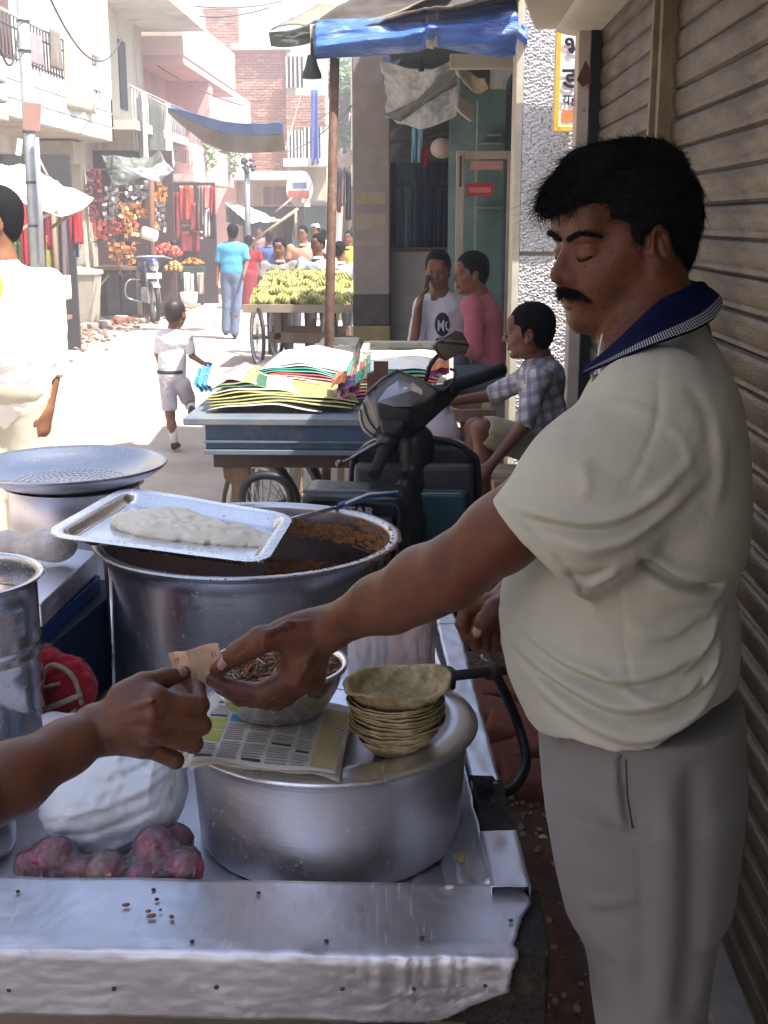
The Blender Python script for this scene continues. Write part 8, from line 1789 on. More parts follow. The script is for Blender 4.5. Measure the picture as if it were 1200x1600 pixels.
# pink shirt man, profile
t, J, H = figure('seated man in pink shirt leaning in towards the man with the phone', 7.35,
    dict(head=(735, 428, -.02), neck=(748, 462), chest=(757, 500), pelvis=(768, 585), shL=(738, 478, -.17), elL=(742, 548, -.22), wrL=(712, 545, -.28), hdL=(704, 538, -.3), shR=(752, 480, .18), elR=(738, 545, .2), wrR=(700, 560, .15),
         hipL=(762, 592, -.1), knL=(700, 588, -.22), anL=(700, 740, -.2), hipR=(765, 592, .1), knR=(705, 590, .12), anR=(706, 740, .12)), az=80, head_az=72, head_pitch=4, b=1.0, h=.0085, hs=1.0, topm=C_('pink_shirt', (.50, .15, .19), (.42, .12, .15), wr=.5), botm=C_('greyblue_tr', (.15, .18, .22)), sleeve=1.35, shoem=M['darkgrey'])
# boy in the plaid shirt
plaid = bpy.data.materials.new('plaid'); plaid.use_nodes = True; N = plaid.node_tree.nodes; L = plaid.node_tree.links; b_ = N['Principled BSDF']; b_.inputs['Roughness'].default_value = .9
tc = N.new('ShaderNodeTexCoord'); sx = N.new('ShaderNodeSeparateXYZ'); mp = N.new('ShaderNodeMapping'); mp.inputs['Rotation'].default_value = (0, R(14), R(20)); L.new(tc.outputs['Object'], mp.inputs[0]); L.new(mp.outputs[0], sx.inputs[0])
def stripe(out, freq, thr):
    m1 = N.new('ShaderNodeMath'); m1.operation = 'MULTIPLY'; m1.inputs[1].default_value = freq; L.new(out, m1.inputs[0]); m2 = N.new('ShaderNodeMath'); m2.operation = 'SINE'; L.new(m1.outputs[0], m2.inputs[0])
    m3 = N.new('ShaderNodeMapRange'); m3.inputs[1].default_value = thr; m3.inputs[2].default_value = thr+.25; L.new(m2.outputs[0], m3.inputs[0]); return m3.outputs[0]
def mixc(fac, a, bcol, amt):
    m0 = N.new('ShaderNodeMath'); m0.operation = 'MULTIPLY'; m0.inputs[1].default_value = amt; L.new(fac, m0.inputs[0]); m1 = N.new('ShaderNodeMix'); m1.data_type = 'RGBA'; L.new(m0.outputs[0], m1.inputs[0])
    if isinstance(a, tuple): m1.inputs[6].default_value = a
    else: L.new(a, m1.inputs[6])
    m1.inputs[7].default_value = bcol; return m1.outputs[2]
o1 = mixc(stripe(sx.outputs[0], 170, .1), (.52, .51, .52, 1), (.09, .09, .17, 1), .6); o1 = mixc(stripe(sx.outputs[2], 150, .1), o1, (.10, .10, .18, 1), .55); o1 = mixc(stripe(sx.outputs[1], 170, .3), o1, (.10, .10, .18, 1), .35); o1 = mixc(stripe(sx.outputs[0], 340, .7), o1, (.30, .24, .20, 1), .5)
L.new(o1, b_.inputs['Base Color'])
t, J, H = figure('boy in a blue and white plaid shirt and khaki shorts sitting on the low bench', 4.3,
    dict(head=(826, 520, -.02), neck=(842, 560), chest=(846, 600), pelvis=(850, 688), shL=(842, 590, -.13), elL=(818, 665, -.20), wrL=(768, 725, -.24), hdL=(752, 752, -.26), shR=(826, 588, .13), elR=(768, 618, .16), wrR=(715, 626, .10), hdR=(694, 628, .08),
         hipL=(842, 700, -.09), knL=(752, 672, -.14), anL=(752, 800, -.12), hipR=(842, 702, .09), knR=(742, 668, .06), anR=(722, 770, .08)), az=86, head_az=97, head_pitch=2, b=.66, h=.0048, hs=.80, topm=plaid, botm=C_('khaki_shorts', (.33, .29, .19), (.28, .245, .16), wr=.4), sleeve=.92, shorts=.82, skinm=mat('skin_boy', (.17, .075, .045), (.14, .06, .035), rough=.5), hem=.14, hairm=mat('boyhair2', (.008, .007, .007), rough=.7, spec=.1, bump=.8, bscale=300), tw=1.08, torso_r=(.165, .12), legr=.95)
# ================================================================ THE VENDOR
VY = 1.50
V0 = W(1010, 1160, VY); VEN = thing('person', 'moustached vendor in pale polo shirt with navy collar reaching out for a banknote', 'person', (V0.x, VY, 0))
HV = Frame((0, 0, 0), 65, 8, 0, .865); 
off = HV(.073, -.010, -.006)-HV.c; ear = W(1030, 387, 1.53+off.y); HV.c = ear-off
H = HV
# --- bare skin: head, neck, both arms, hands as one surface
elb = W(712, 888, 1.42); wri = W(512, 983, 1.545); shl = W(1010, 660, 1.345)
er = W(905, 905, 1.70); wr2 = W(815, 928, 1.71)
lo, hi = bounds([H(0, 0, .13), H(0, .12, 0), W(320, 1110, 1.52), W(1120, 700, 1.5), er, wr2, W(1100, 900, 1.3)], .05)
SKN = Field((H.c.x-.14, H.c.y-.15, H.c.z-.28), (H.c.x+.14, H.c.y+.14, H.c.z+.15), .0022)
head_skin(SKN, H, True)
nb = W(1027, 540, 1.50)
SKN.cap(H(0, -.022, -.03), nb, .053, .058, .03); SKN.cap(H(0, .000, -.085), W(992, 555, 1.475), .030, .040, .02); SKN.chain([H(-.058, -.012, -.088), H(-.040, .030, -.108), H(0, .052, -.122), H(.040, .030, -.108), H(.058, -.012, -.088)], .0085, .016, 's')
SKN.cap(nb, nb+Vector((0, 0, -.07)), .058, .062, .03)
SKN.ell(H(0, .048, -.045), (.050, .042, .05), H.rot, .02); SKN.ell(H(0, .068, -.094), (.022, .019, .017), H.rot, .015)      # fuller cheeks
# lids lowered, nasolabial crease
for s_ in (-1, 1):
    SKN.ell(H(s_*.031, .0770, -.001), (.0155, .0115, .0105), H.rot, .003)
    SKN.chain([H(s_*.017, .086, -.0065), H(s_*.031, .0895, -.0105), H(s_*.046, .080, -.006)], .0011, .002, 's')
    SKN.chain([H(s_*.018, .094, .0115), H(s_*.031, .0925, .0135), H(s_*.046, .083, .010)], .0012, .003, 's')
    SKN.chain([H(s_*.020, .094, -.030), H(s_*.030, .085, -.048), H(s_*.033, .078, -.060)], .0012, .005, 's')
me = SKN.mesh('head_and_neck', 1)
ARM = Field(*bounds([W(318, 1110, 1.50), W(900, 640, 1.32), W(500, 930, 1.62)], .05), .0021)
P = lambda px, py, Y: W(px, py, Y)
ARM.chain([shl.lerp(elb, .45), shl.lerp(elb, .75), elb], [.048, .044, .0395], .02)
ARM.chain([elb, W(662, 906, 1.45), W(590, 944, 1.495), wri, W(490, 992, 1.553)], [.0400, .0400, .0345, .0268, .0260], .02)
ARM.cap(W(700, 912, 1.42), W(620, 955, 1.47), .026, .024, .03)
k_ = 1.0
wrp = W(485, 992, 1.552)
mc = [P(468, 1056, 1.530), P(478, 1062, 1.552), P(488, 1060, 1.574), P(494, 1052, 1.594)]
fg = [[P(408, 1083, 1.516), P(362, 1075, 1.530), P(332, 1062, 1.548)], [P(418, 1094, 1.545), P(376, 1089, 1.560), P(345, 1074, 1.570)], [P(432, 1096, 1.572), P(394, 1092, 1.585), P(366, 1078, 1.592)], [P(448, 1092, 1.596), P(416, 1086, 1.606), P(394, 1076, 1.61)]]
th = [P(466, 985, 1.532), P(408, 1000, 1.508), P(368, 1024, 1.512), P(339, 1047, 1.528)]
hand(ARM, wrp, mc, fg, th, 1.12, [.0118, .0115, .0108, .0095])
ARM.cap(P(488, 988, 1.545), P(470, 1040, 1.535), .026, .023, .02); ARM.cap(P(455, 990, 1.53), P(464, 1030, 1.53), .018, .017, .02)
ARM.cap(th[1], P(372, 1020, 1.510), .0172, .0148, .008); ARM.cap(mc[0], P(412, 1084, 1.517), .017, .0150, .008)
# creases at the thumb joint and finger joint, tendon hollows
for px, py, dx, dy in ((372, 1010, 14, 22), (378, 1006, 14, 22), (366, 1015, 12, 20)):
    ARM.chain([P(px-dx*.2, py-dy*.5, 1.492), P(px+dx*.3, py, 1.493), P(px+dx*.2, py+dy*.5, 1.497)], .0012, .003, 's')
for px, py in ((404, 1076), (410, 1075)): ARM.chain([P(px, py-10, 1.500), P(px+3, py+8, 1.498)], .0011, .003, 's')
ARM.chain([P(440, 1022, 1.505), P(425, 1032, 1.500)], .0022, .006, 's')
for (p0, p1, yy) in (((392, 1066), (397, 1084), 1.497), ((360, 1060), (366, 1076), 1.506), ((452, 1040), (470, 1052), 1.500), ((430, 978), (418, 992), 1.492), ((400, 988), (408, 1008), 1.490)):
    ARM.chain([P(*p0, yy), P(*p1, yy)], .0010, .003, 's')
ARM.chain([P(500, 1000, 1.525), P(478, 1040, 1.506), P(462, 1068, 1.508)], .0022, .010); ARM.chain([P(490, 975, 1.520), P(450, 975, 1.508), P(415, 990, 1.495)], .0022, .010)
me2 = ARM.mesh('arm', 1)
ARR = Field(*bounds([W(712, 1015, 1.66), W(930, 640, 1.74)], .04), .0030)
ARR.chain([W(960, 700, 1.66), er, wr2], [.048, .038, .027], .02)
wq = W(800, 933, 1.708)
mc = [P(760, 943, 1.69), P(770, 955, 1.70), P(778, 965, 1.715), P(788, 972, 1.73)]
fg = [[P(727, 952, 1.68), P(722, 975, 1.672), P(729, 997, 1.672)], [P(742, 972, 1.685), P(738, 992, 1.675), P(743, 1009, 1.675)], [P(757, 986, 1.70), P(754, 1003, 1.69), P(760, 1014, 1.69)], [P(772, 992, 1.71), P(770, 1005, 1.705), P(776, 1014, 1.705)]]
th = [P(795, 945, 1.68), P(772, 952, 1.655), P(756, 970, 1.650), P(745, 988, 1.654)]
hand(ARR, wq, mc, fg, th, 1.05)
me3 = ARR.mesh('arm', 1)
# join the surfaces into one body mesh (they meet under the shirt)
bm = bmesh.new()
for m_ in (me, me2, me3): bm.from_mesh(m_)
# torso core under the shirt closes the body into one figure
COREF = Field(W(830, 1180, 1.5)-Vector((.05, .28, .1)), W(1160, 560, 1.5)+Vector((.02, .28, .05)), .012)
COREF.cap(W(1030, 640, 1.5), W(985, 1150, 1.5), .08, .09, .03); COREF.cap(shl, W(1030, 660, 1.66), .06, .05, .03); COREF.cap(shl, shl.lerp(elb, .6), .055, .048, .03); COREF.cap(W(1030, 660, 1.64), W(950, 800, 1.70), .05, .045, .03); COREF.cap(W(1027, 550, 1.5), W(1035, 630, 1.5), .055, .07, .03)
bm.from_mesh(COREF.mesh('core'))
meb = bpy.data.meshes.new('body'); bm.to_mesh(meb); bm.free(); meb.polygons.foreach_set('use_smooth', [True]*len(meb.polygons))
body = link('body', meb, M['skin_hand'], VEN)
# nails
def nail_plate(c, d, up, k=1, parent=VEN, name='fingernail'):
    d = Vector(d).normalized(); up = Vector(up); up = (up-d*up.dot(d)).normalized(); sd = d.cross(up); mb = MB()
    def fn(u, v):
        x = (u-.5)*2; y = (v-.5)*2; y2 = y*math.sqrt(max(0, 1-.35*x*x)) if y > 0 else y*(1-.12*x*x); return Vector(c)+sd*x*.0062*k+d*y2*.0072*k+up*(.0030*k*(1-x*x)-.0006*y*y)
    mb.grid(fn, 8, 8); o = mb.obj(name, M['nail'], parent); solidify(o, .0005); return o
camp = Vector((0, 0, CAMZ))
def toward(p): return (camp-p).normalized()
def nail_at(px, py, pxd, pyd, k=1, parent=VEN, ob=None):
    """the nail lies on the skin where the finger shows"""
    ob = ob or body; bpy.context.view_layer.update(); base = wloc(parent)
    ok, loc, n_, _i = ob.ray_cast(camp-base, ray(px, py).normalized()); ok2, loc2, n2, _i = ob.ray_cast(camp-base, ray(pxd, pyd).normalized())
    if not ok: return
    d = (loc2-loc) if ok2 and (loc2-loc).length < .02 else (W(pxd, pyd, (loc+base).y)-(loc+base)); return nail_plate(loc+base-n_*.0022, d, n_, k, parent)
nail_at(345, 1037, 339, 1044, 1.2)
nail_at(744, 988, 741, 996, 1.1)
# ring of dark ink/thread on skin: mole marks on the cheek
for (px, py) in ((956, 394), (915, 416)):
    mb = MB(); 
    # nearest skin point in view direction: step along the ray
    d = ray(px, py).normalized(); best = None; co_, _ = (None, None)
    mo = bpy.data.objects.get(body.name)
    dg = bpy.context.evaluated_depsgraph_get(); bpy.context.view_layer.update(); ok, loc, nrm_, _i = mo.ray_cast(camp-wloc(VEN), d)
    if ok: mb.ball(loc+wloc(VEN), .0009, 6); mb.obj('mole', M['hair'], VEN)
def skin_hit(px, py):
    ok, loc, n_, _i = body.ray_cast(camp-wloc(VEN), ray(px, py).normalized()); return (loc+wloc(VEN), n_) if ok else (None, None)
# --- hair
hf = Field(*bounds([H(0, 0, .1), H(0, .12, 0), H(0, -.12, 0), H(.1, 0, -.08), H(-.1, 0, -.08)], .05), .0032); hair_field(hf, H, 'quiff')
hf.apply(lambda X, Y, Z: .0020+.0030*vnoise(X*200, Y*200, Z*200, 3, 3)); hme = hf.mesh('hair'); co, no = mesh_pts(hme)
hme2 = hme.copy(); hair = link('hair', hme, M['hair'], VEN)
fv, uv, lv = [np.array(v) for v in (H.f, H.u, H.l)]; hc = np.array(H(0, -.06, .09))
def hdir(P0, N):
    rel = P0-hc; d = rel/(np.linalg.norm(rel, axis=1)[:, None]+1e-9); down = -uv[None]*.5; return d+down*(np.clip(-(rel@uv), 0, .1)*10)[:, None]+fv[None]*.35
s1 = strands(co, no, hdir, 10000, .014, .00040, .13, 1, 4, .03); o = link('hair_strands', s1, M['hair'], VEN); tag(o, kind='stuff')
topm_ = (co-np.array(H.c))@uv > .085; s2 = strands(co[topm_], no[topm_], hdir, 220, .024, .00036, .40, 2, 6, .25); o = link('loose_hairs', s2, M['hair'], VEN); tag(o, kind='stuff')
fr = ((co-np.array(H.c))@fv > .07) & ((co-np.array(H.c))@uv > .045)
s3 = strands(co[fr], no[fr], lambda P0, N: N*.2+fv*.6-uv*.55, 500, .030, .00045, .45, 5, 6, .2); o = link('fringe', s3, M['hair'], VEN); tag(o, kind='stuff')
# --- brows, lashes, moustache, lips (each from short hairs on a thin base)
def hairpatch(c_pts, rad, n, L, dvec, nm, seed, r=.00035, base=True):
    pts = catmull(c_pts, 6); m = len(pts); rg = np.random.default_rng(seed); P0 = []; N0 = []
    for _ in range(n):
        t_ = rg.random()*(m-1); i = min(int(t_), m-2); p = pts[i].lerp(pts[i+1], t_-i); w_ = np.interp(t_/(m-1), *rad); q = Vector(rg.normal(size=3)).normalized()*w_*rg.random()**.4; q -= H.f*min(0, q.dot(H.f))*1.2; P0.append(tuple(p+q)); N0.append(tuple(H.f))
    me_ = strands(np.array(P0), np.array(N0), dvec, n, L, r, .18, seed, 3, .1); o = link(nm, me_, M['hair'], VEN)
    return o
for s_ in (-1, 1):
    cpts = [H(s_*.009, .0925, .0180), H(s_*.024, .0930, .0240), H(s_*.041, .0865, .0265), H(s_*.058, .0690, .0190)]
    mb = MB(); mb.tube(catmull(cpts, 5), [.0026]*4+[.0032]*5+[.0026]*4+[.0020, .0014, .0008], 8); 
    bo = mb.obj('eyebrow', M['hair'], VEN)
    o = hairpatch(cpts, ([0, .5, 1], [.0036, .0038, .0016]), 650, .0075, lambda P0, N, s_=s_: lv*s_*1.+uv*.25+0*P0, 'eyebrow_hairs', 20+s_)
    o.parent = bo; o.location = Vector((0, 0, 0)); tag(o, kind='stuff')
    mb = MB(); mb.tube(catmull([H(s_*.016, .0850, -.0045), H(s_*.0235, .0885, -.0085), H(s_*.031, .0895, -.0098), H(s_*.040, .0860, -.0085), H(s_*.047, .0800, -.0045)], 5), .0013, 6); mb.obj('lash_line', M['hair'], VEN)
mpts = [H(-.034, .0800, -.0590), H(-.022, .0890, -.0530), H(-.009, .0955, -.0495), H(0, .0965, -.0495), H(.009, .0955, -.0495), H(.022, .0890, -.0530), H(.034, .0800, -.0590)]
mb = MB(); mb.tube(catmull(mpts, 5), [.002, .0035, .005, .006, .0062]+[.0066]*8+[.0064]*5+[.0066]*8+[.0062, .006, .005, .0035, .002], 10); mo_ = mb.obj('moustache', M['hair'], VEN)
o = hairpatch(mpts, ([0, .2, .5, .8, 1], [.004, .0085, .0080, .0085, .004]), 2600, .009, lambda P0, N: -uv*.9+lv[None]*np.sign((P0-np.array(H.c))@lv)[:, None]*.7+fv*.1, 'moustache_hairs', 44); o.parent = mo_; tag(o, kind='stuff')
f = Field(*bounds([H(-.025, .09, -.06), H(.025, .09, -.075)], .02), .0016)
f.chain([H(-.021, .0845, -.0635), H(-.008, .0950, -.0615), H(0, .0950, -.0625), H(.008, .0950, -.0615), H(.021, .0845, -.0635)], [.002, .0040, .0038, .0040, .002], .002)
f.chain([H(-.018, .0850, -.0665), H(0, .0950, -.0705), H(.018, .0850, -.0670)], [.0025, .0068, .0025], .001); link('lips', f.mesh(), M['lip'], VEN)

# stubble on jaw, chin and upper lip
co_, no_ = mesh_pts(me); rel = co_-(np.array(H.c)-np.array(wloc(VEN))*0); lx, ly, lz = rel@lv, rel@fv, rel@uv
mk = (lz < -.040) & (ly > -.005) & (lz > -.115) & ~((lz > -.074) & (lz < -.058) & (np.abs(lx) < .020)); mk &= (ly > .02) | (lz < -.055)
s4 = strands(co_[mk], no_[mk], lambda P0, N: -uv[None]+0*P0, 5200, .0018, .00016, .3, 9, 1, .3); o = link('stubble', s4, M['hair'], VEN); tag(o, kind='stuff')

# --- polo shirt
def WX(px, py, Y=VY): return W(px, py, Y)
rows = [(505, 990, 1092, .070), (525, 978, 1108, .095), (548, 962, 1122, .120), (575, 945, 1134, .150), (605, 922, 1146, .175), (650, 900, 1155, .190), (700, 885, 1160, .198), (760, 868, 1164, .196), (820, 838, 1163, .188), (870, 805, 1154, .178), (905, 788, 1138, .174), (940, 781, 1150, .176), (980, 780, 1152, .178), (1020, 786, 1150, .178), (1060, 797, 1146, .178), (1100, 815, 1138, .176), (1140, 838, 1128, .172), (1185, 862, 1118, .168)]
zs, cx, cy, a, b = [], [], [], [], []
for (py, pl_, pr_, hw) in rows:
    L_, R_ = WX(pl_, py), WX(pr_, py); zs.append(L_.z); cx.append((L_.x+R_.x)/2); a.append((R_.x-L_.x)/2); cy.append(VY+.0); b.append(hw)
lo, hi = bounds([WX(765, 700), WX(1175, 700), WX(1000, 1200), WX(1000, 520), W(765, 800, 1.3), (0.3, 1.24, 1.2), (.3, 1.76, 1.2)], .03)
SH = Field(lo, hi, .0034)
loft(SH, zs, cx, cy, a, b, .01)
shn = W(1028, 640, 1.345); SH.ell(shn, (.064, .058, .070), None, .06); SH.ell(W(1035, 645, 1.65), (.075, .065, .08), None, .05)
hem_c = W(832, 852, 1.345)
SH.chain([W(1000, 668, 1.345), W(925, 752, 1.328), hem_c], [.064, .068, .067], .04)
SH.chain([W(985, 735, 1.33), W(925, 830, 1.325), W(880, 880, 1.335)], [.060, .052, .040], .04)
SH.chain([W(1020, 680, 1.66), W(960, 800, 1.70), W(925, 850, 1.71)], [.070, .066, .060], .03)
hd_ = (hem_c-W(960, 720, 1.33)).normalized()
# sleeve mouth: cut by a plane through (765,790)-(897,922) and hollow it
pA_, pB_ = W(768, 790, 1.31), W(897, 922, 1.31); nn = (pB_-pA_).cross(Vector((0, 1, .0))).normalized(); nn = nn if nn.dot(hd_) > 0 else -nn
sl, (X, Y, Z) = SH.blk((W(690, 800, 1.3).x, 1.18, W(900, 1040, 1.3).z), (W(935, 800, 1.3).x, 1.30+.17, W(900, 740, 1.3).z))
side = (X-pA_.x)*nn.x+(Y-pA_.y)*nn.y+(Z-pA_.z)*nn.z
# only the sleeve (in front of the torso) is trimmed
TS_ = Field(lo, hi, .0034); loft(TS_, zs, cx, cy, a, b, .01); tD = TS_.D[sl]
SH.D[sl] = np.where(side > -.02, np.minimum(smax(SH.D[sl], side, .003), tD), SH.D[sl])
SH.cap(hem_c+hd_*.03, hem_c-hd_*.05, .058, .052, .004, 's')
# restore the torso where the hollow bit into it
SH.D[sl] = np.minimum(SH.D[sl], tD)
SH.D = np.minimum(SH.D, TS_.D).astype(np.float32)
YN = (1.10, 1.52)
def fl(pts, amp, wd, band=YN, tail=.25): fold(SH, [W(px, py, 1.33) for px, py in pts], amp*1.25, wd, band, tail)
fl([(790, 985), (846, 1026), (908, 1049), (992, 1052), (1075, 1027), (1133, 985), (1150, 950)], .0085, .0090)
fl([(788, 1022), (837, 1056), (908, 1083), (971, 1098), (1054, 1085), (1117, 1050), (1148, 1010)], .0095, .0085)
fl([(812, 1072), (875, 1112), (950, 1142), (1012, 1148), (1075, 1124), (1120, 1085), (1146, 1040)], .0080, .0090)
fl([(800, 1006), (870, 1046), (960, 1072), (1060, 1058), (1130, 1020)], -.0065, .0065)
fl([(800, 1048), (870, 1086), (960, 1120), (1060, 1108), (1130, 1068)], -.0075, .0065)
fl([(830, 1105), (900, 1145), (980, 1168), (1060, 1148), (1110, 1118)], -.0050, .0070)
fl([(905, 1030), (960, 1066), (1010, 1088), (1060, 1085)], .0045, .0050); fl([(1010, 1088), (1060, 1060), (1110, 1010), (1135, 960)], .0050, .0050)
fl([(1010, 1140), (1070, 1100), (1120, 1050), (1140, 1000)], .0050, .0042); fl([(1020, 1128), (1075, 1092), (1118, 1040)], -.0045, .0035)
fl([(985, 858), (1033, 893), (1075, 914), (1140, 926)], -.0150, .0060, (1.1, 1.56), .15); fl([(990, 845), (1040, 878), (1085, 900), (1140, 908)], .0070, .0100); fl([(1000, 882), (1050, 915), (1100, 935), (1150, 938)], .0065, .0110)
fl([(960, 960), (1030, 990), (1100, 970), (1145, 925)], .0045, .0090); fl([(1010, 1000), (1060, 1000), (1110, 965)], -.0035, .0060)
fl([(967, 880), (972, 950), (978, 1033), (1008, 1150)], -.0016, .0022)
fl([(783, 772), (837, 781), (908, 787), (971, 771), (1025, 737), (1080, 690)], .0075, .0075); fl([(790, 792), (850, 800), (915, 806), (980, 790), (1040, 752)], -.0060, .0065)
fl([(840, 815), (905, 828), (960, 818), (1033, 776), (1095, 722)], .0065, .0100); fl([(900, 850), (960, 838), (1030, 800), (1100, 745)], -.0045, .0100)
fl([(893, 700), (903, 733), (894, 762)], .0030, .0055); fl([(905, 690), (940, 720), (980, 722)], -.0015, .0070)
fl([(905, 640), (950, 622), (990, 628), (1015, 640)], .0025, .0050); fl([(1025, 548), (1018, 600), (1008, 655), (975, 720), (950, 760)], -.0020, .0026); fl([(1010, 640), (1050, 672), (1068, 740)], .0015, .0050)
pass; fl([(1100, 640), (1120, 720), (1110, 800)], .0040, .0100); fl([(1060, 590), (1090, 640), (1100, 700)], -.0030, .0080)
fl([(905, 905), (930, 885), (960, 868)], .0045, .0060); fl([(870, 870), (905, 880), (945, 862)], -.0045, .0060); fl([(830, 950), (870, 930), (905, 940)], .0020, .0120)
fl([(783, 778), (815, 800), (850, 832), (882, 870), (908, 912)], -.0022, .0018, YN, .05); fl([(778, 786), (810, 808), (845, 840), (876, 878), (900, 918)], .0016, .0022, YN, .05)
SH.apply(lambda X, Y, Z: .0018*vnoise(X*22, Y*22, Z*26, 41, 3)+.0016*(np.abs(vnoise(X*55, Y*40, Z*75, 42, 2))-.3)-.0010*np.abs(vnoise(X*120, Y*60, Z*160, 43, 2)))
# hem: rising towards the back
hz = [W(845, 1158, 1.40), W(900, 1172, 1.33), W(960, 1177, 1.33), W(1020, 1170, 1.33), W(1070, 1140, 1.33), W(1110, 1105, 1.36), W(1150, 1060, 1.45)]
hx_, hzz = [p.x for p in hz], [p.z for p in hz]; sl, (X, Y, Z) = SH.blk(SH.lo-1, SH.lo+9); hv = np.interp(X.ravel(), hx_, hzz).astype(np.float32)[:, None, None]; SH.D = smax(SH.D, (hv-Z)+0*Y, .003)
# neck opening
SH.cap(W(1030, 450, 1.5), W(1020, 530, 1.49), .060, .050, .006, 's')
SH.chain([W(985, 540, 1.44), W(945, 590, 1.45)], [.020, .008], .01, 's')
shirt = link('polo_shirt', SH.mesh('shirt'), cloth_mat('polo_cream', (.455, .455, .375), (.41, .41, .335), scale=3, weave=1400, bump=.3, rough=.85, wr=.3, wrs=34, wrd=.004), VEN)
# sleeve hem stitching and sleeve edge band
# buttons on the placket, placket strip at the front
mb = MB(); mb.grid(lambda u, v: W(925+16*u-3*v, 585+75*v, 1.415+.012*u-.01*v), 3, 8); solidify(mb.obj('placket', bpy.data.materials['polo_cream'], VEN), .003)
mb = MB(); mb.tube(catmull([W(941, 522, 1.47), W(935, 555, 1.45), W(931, 590, 1.42)], 5), .0012, 6); mb.obj('placket_piping', M['whitecloth'], VEN)
# collar: navy knit with a white chequer edge, both halves
navy = cloth_mat('navy_knit', (.004, .006, .040), (.003, .005, .030), weave=700, bump=.5); bsdf(navy).inputs['Sheen Weight'].default_value = 0; bsdf(navy).inputs['Specular IOR Level'].default_value = .08
top_ = [(1020, 425, 1.60), (1068, 450, 1.545), (1070, 452, 1.475), (1047, 462, 1.435), (1025, 476, 1.415), (1000, 500, 1.405), (975, 526, 1.405), (948, 556, 1.415), (925, 581, 1.425)]
bot_ = [(1030, 440, 1.66), (1092, 450, 1.60), (1104, 462, 1.53), (1108, 492, 1.43), (1084, 513, 1.375), (1042, 530, 1.340), (1000, 548, 1.340), (960, 567, 1.368), (923, 584, 1.410)]
tp_, bp2 = catmull([W(*q) for q in top_], 6), catmull([W(*q) for q in bot_], 6)
def colf(u, v, o=0):
    i = u*(len(tp_)-1); k = min(int(i), len(tp_)-2); f_ = i-k; A_, B_ = tp_[k].lerp(tp_[k+1], f_), bp2[k].lerp(bp2[k+1], f_); m_ = A_.lerp(B_, v); outw = (m_-W(1035, 520, 1.5)); outw.z = .01; outw.normalize()
    return m_+outw*(.008*math.sin(PI*v)*(1-u*.6)+.004+.011*v+o)+Vector((0, 0, .006*math.sin(PI*min(v*2, 1))))
mb = MB(); mb.grid(colf, 60, 12); co_ = solidify(mb.obj('collar', navy, VEN), .0030)
mb = MB()
for i in range(150):
    for j in range(4):
        if (i+j) % 2: continue
        u0 = .20+.78*i/150; v0 = .70+.052*j; vv = .26*(1-.35*max(0, (u0-.6)/.4)); mb.add([colf(u0, .70+j*vv/4, .0062), colf(u0+.0042, .70+j*vv/4, .0062), colf(u0+.0042, .70+(j+.75)*vv/4, .0062), colf(u0, .70+(j+.75)*vv/4, .0062)], [(0, 1, 2, 3)])
o = mb.obj('collar_chequer', mat('chequer_white', (.62, .62, .66), rough=.9), VEN); tag(o, kind='stuff')
# far half of the collar
mb = MB(); a_ = catmull([W(1020, 425, 1.60), W(985, 470, 1.60), W(955, 515, 1.56), W(938, 535, 1.50)], 5); b2_ = catmull([W(1030, 440, 1.66), W(985, 500, 1.66), W(950, 540, 1.60), W(936, 545, 1.52)], 5)
mb.grid(lambda u, v: a_[min(int(u*(len(a_)-1)+.5), len(a_)-1)].lerp(b2_[min(int(u*(len(a_)-1)+.5), len(a_)-1)], v), 15, 4); solidify(mb.obj('collar', navy, VEN), .004)
# --- trousers
TR = Field(*bounds([W(835, 1140, 1.5), W(1180, 1140, 1.5), (V0.x, 1.26, .02), (V0.x, 1.72, .02), W(900, 1700, 1.5)], .04), .0062)
rows = [(985, 850, 1142, .150), (1030, 850, 1152, .158), (1080, 850, 1158, .165), (1140, 842, 1161, .168), (1190, 845, 1162, .168), (1240, 853, 1158, .166), (1300, 863, 1152, .166), (1360, 872, 1144, .164)]
zs, cx, cy, a, b = [], [], [], [], []
for (py, pl_, pr_, hw) in rows:
    L_, R_ = WX(pl_, py), WX(pr_, py); zs.append(L_.z); cx.append((L_.x+R_.x)/2); a.append((R_.x-L_.x)/2); cy.append(VY); b.append(hw)
loft(TR, zs, cx, cy, a, b, .02)
def leg(Yc, rows, hw):
    zs, cx, a = [], [], []
    for (py, pl_, pr_) in rows: L_, R_ = W(pl_, py, Yc), W(pr_, py, Yc); zs.append(L_.z); cx.append((L_.x+R_.x)/2); a.append((R_.x-L_.x)/2)
    zb_ = .04; cx.append(cx[-1]+.0); a.append(.085); zs.append(zb_); loft(TR, zs, cx, [Yc]*len(zs), a, [hw]*(len(zs)-1)+[hw*.85], .035)
leg(1.415, [(1250, 860, 1148), (1340, 868, 1138), (1400, 882, 1130), (1450, 902, 1121), (1500, 917, 1113), (1560, 926, 1104), (1620, 934, 1097), (1800, 958, 1085)], .095)
leg(1.585, [(1250, 876, 1150), (1340, 886, 1138), (1420, 900, 1128), (1500, 918, 1114), (1600, 932, 1100), (1780, 958, 1085)], .090)
def ft(pts, amp, wd, tail=.25): fold(TR, [W(px, py, 1.33) for px, py in pts], amp, wd, (1.1, 1.5), tail)
ft([(977, 1185), (979, 1240), (988, 1298)], -.012, .0052, .08); ft([(962, 1185), (964, 1240), (975, 1300)], .0045, .010)
ft([(992, 1310), (1000, 1400), (1000, 1480), (1002, 1600)], -.0025, .0035, .05); ft([(1085, 1190), (1082, 1320), (1078, 1460), (1066, 1600)], -.010, .016, .1); ft([(1045, 1200), (1042, 1340), (1038, 1480), (1030, 1600)], .007, .018, .1)
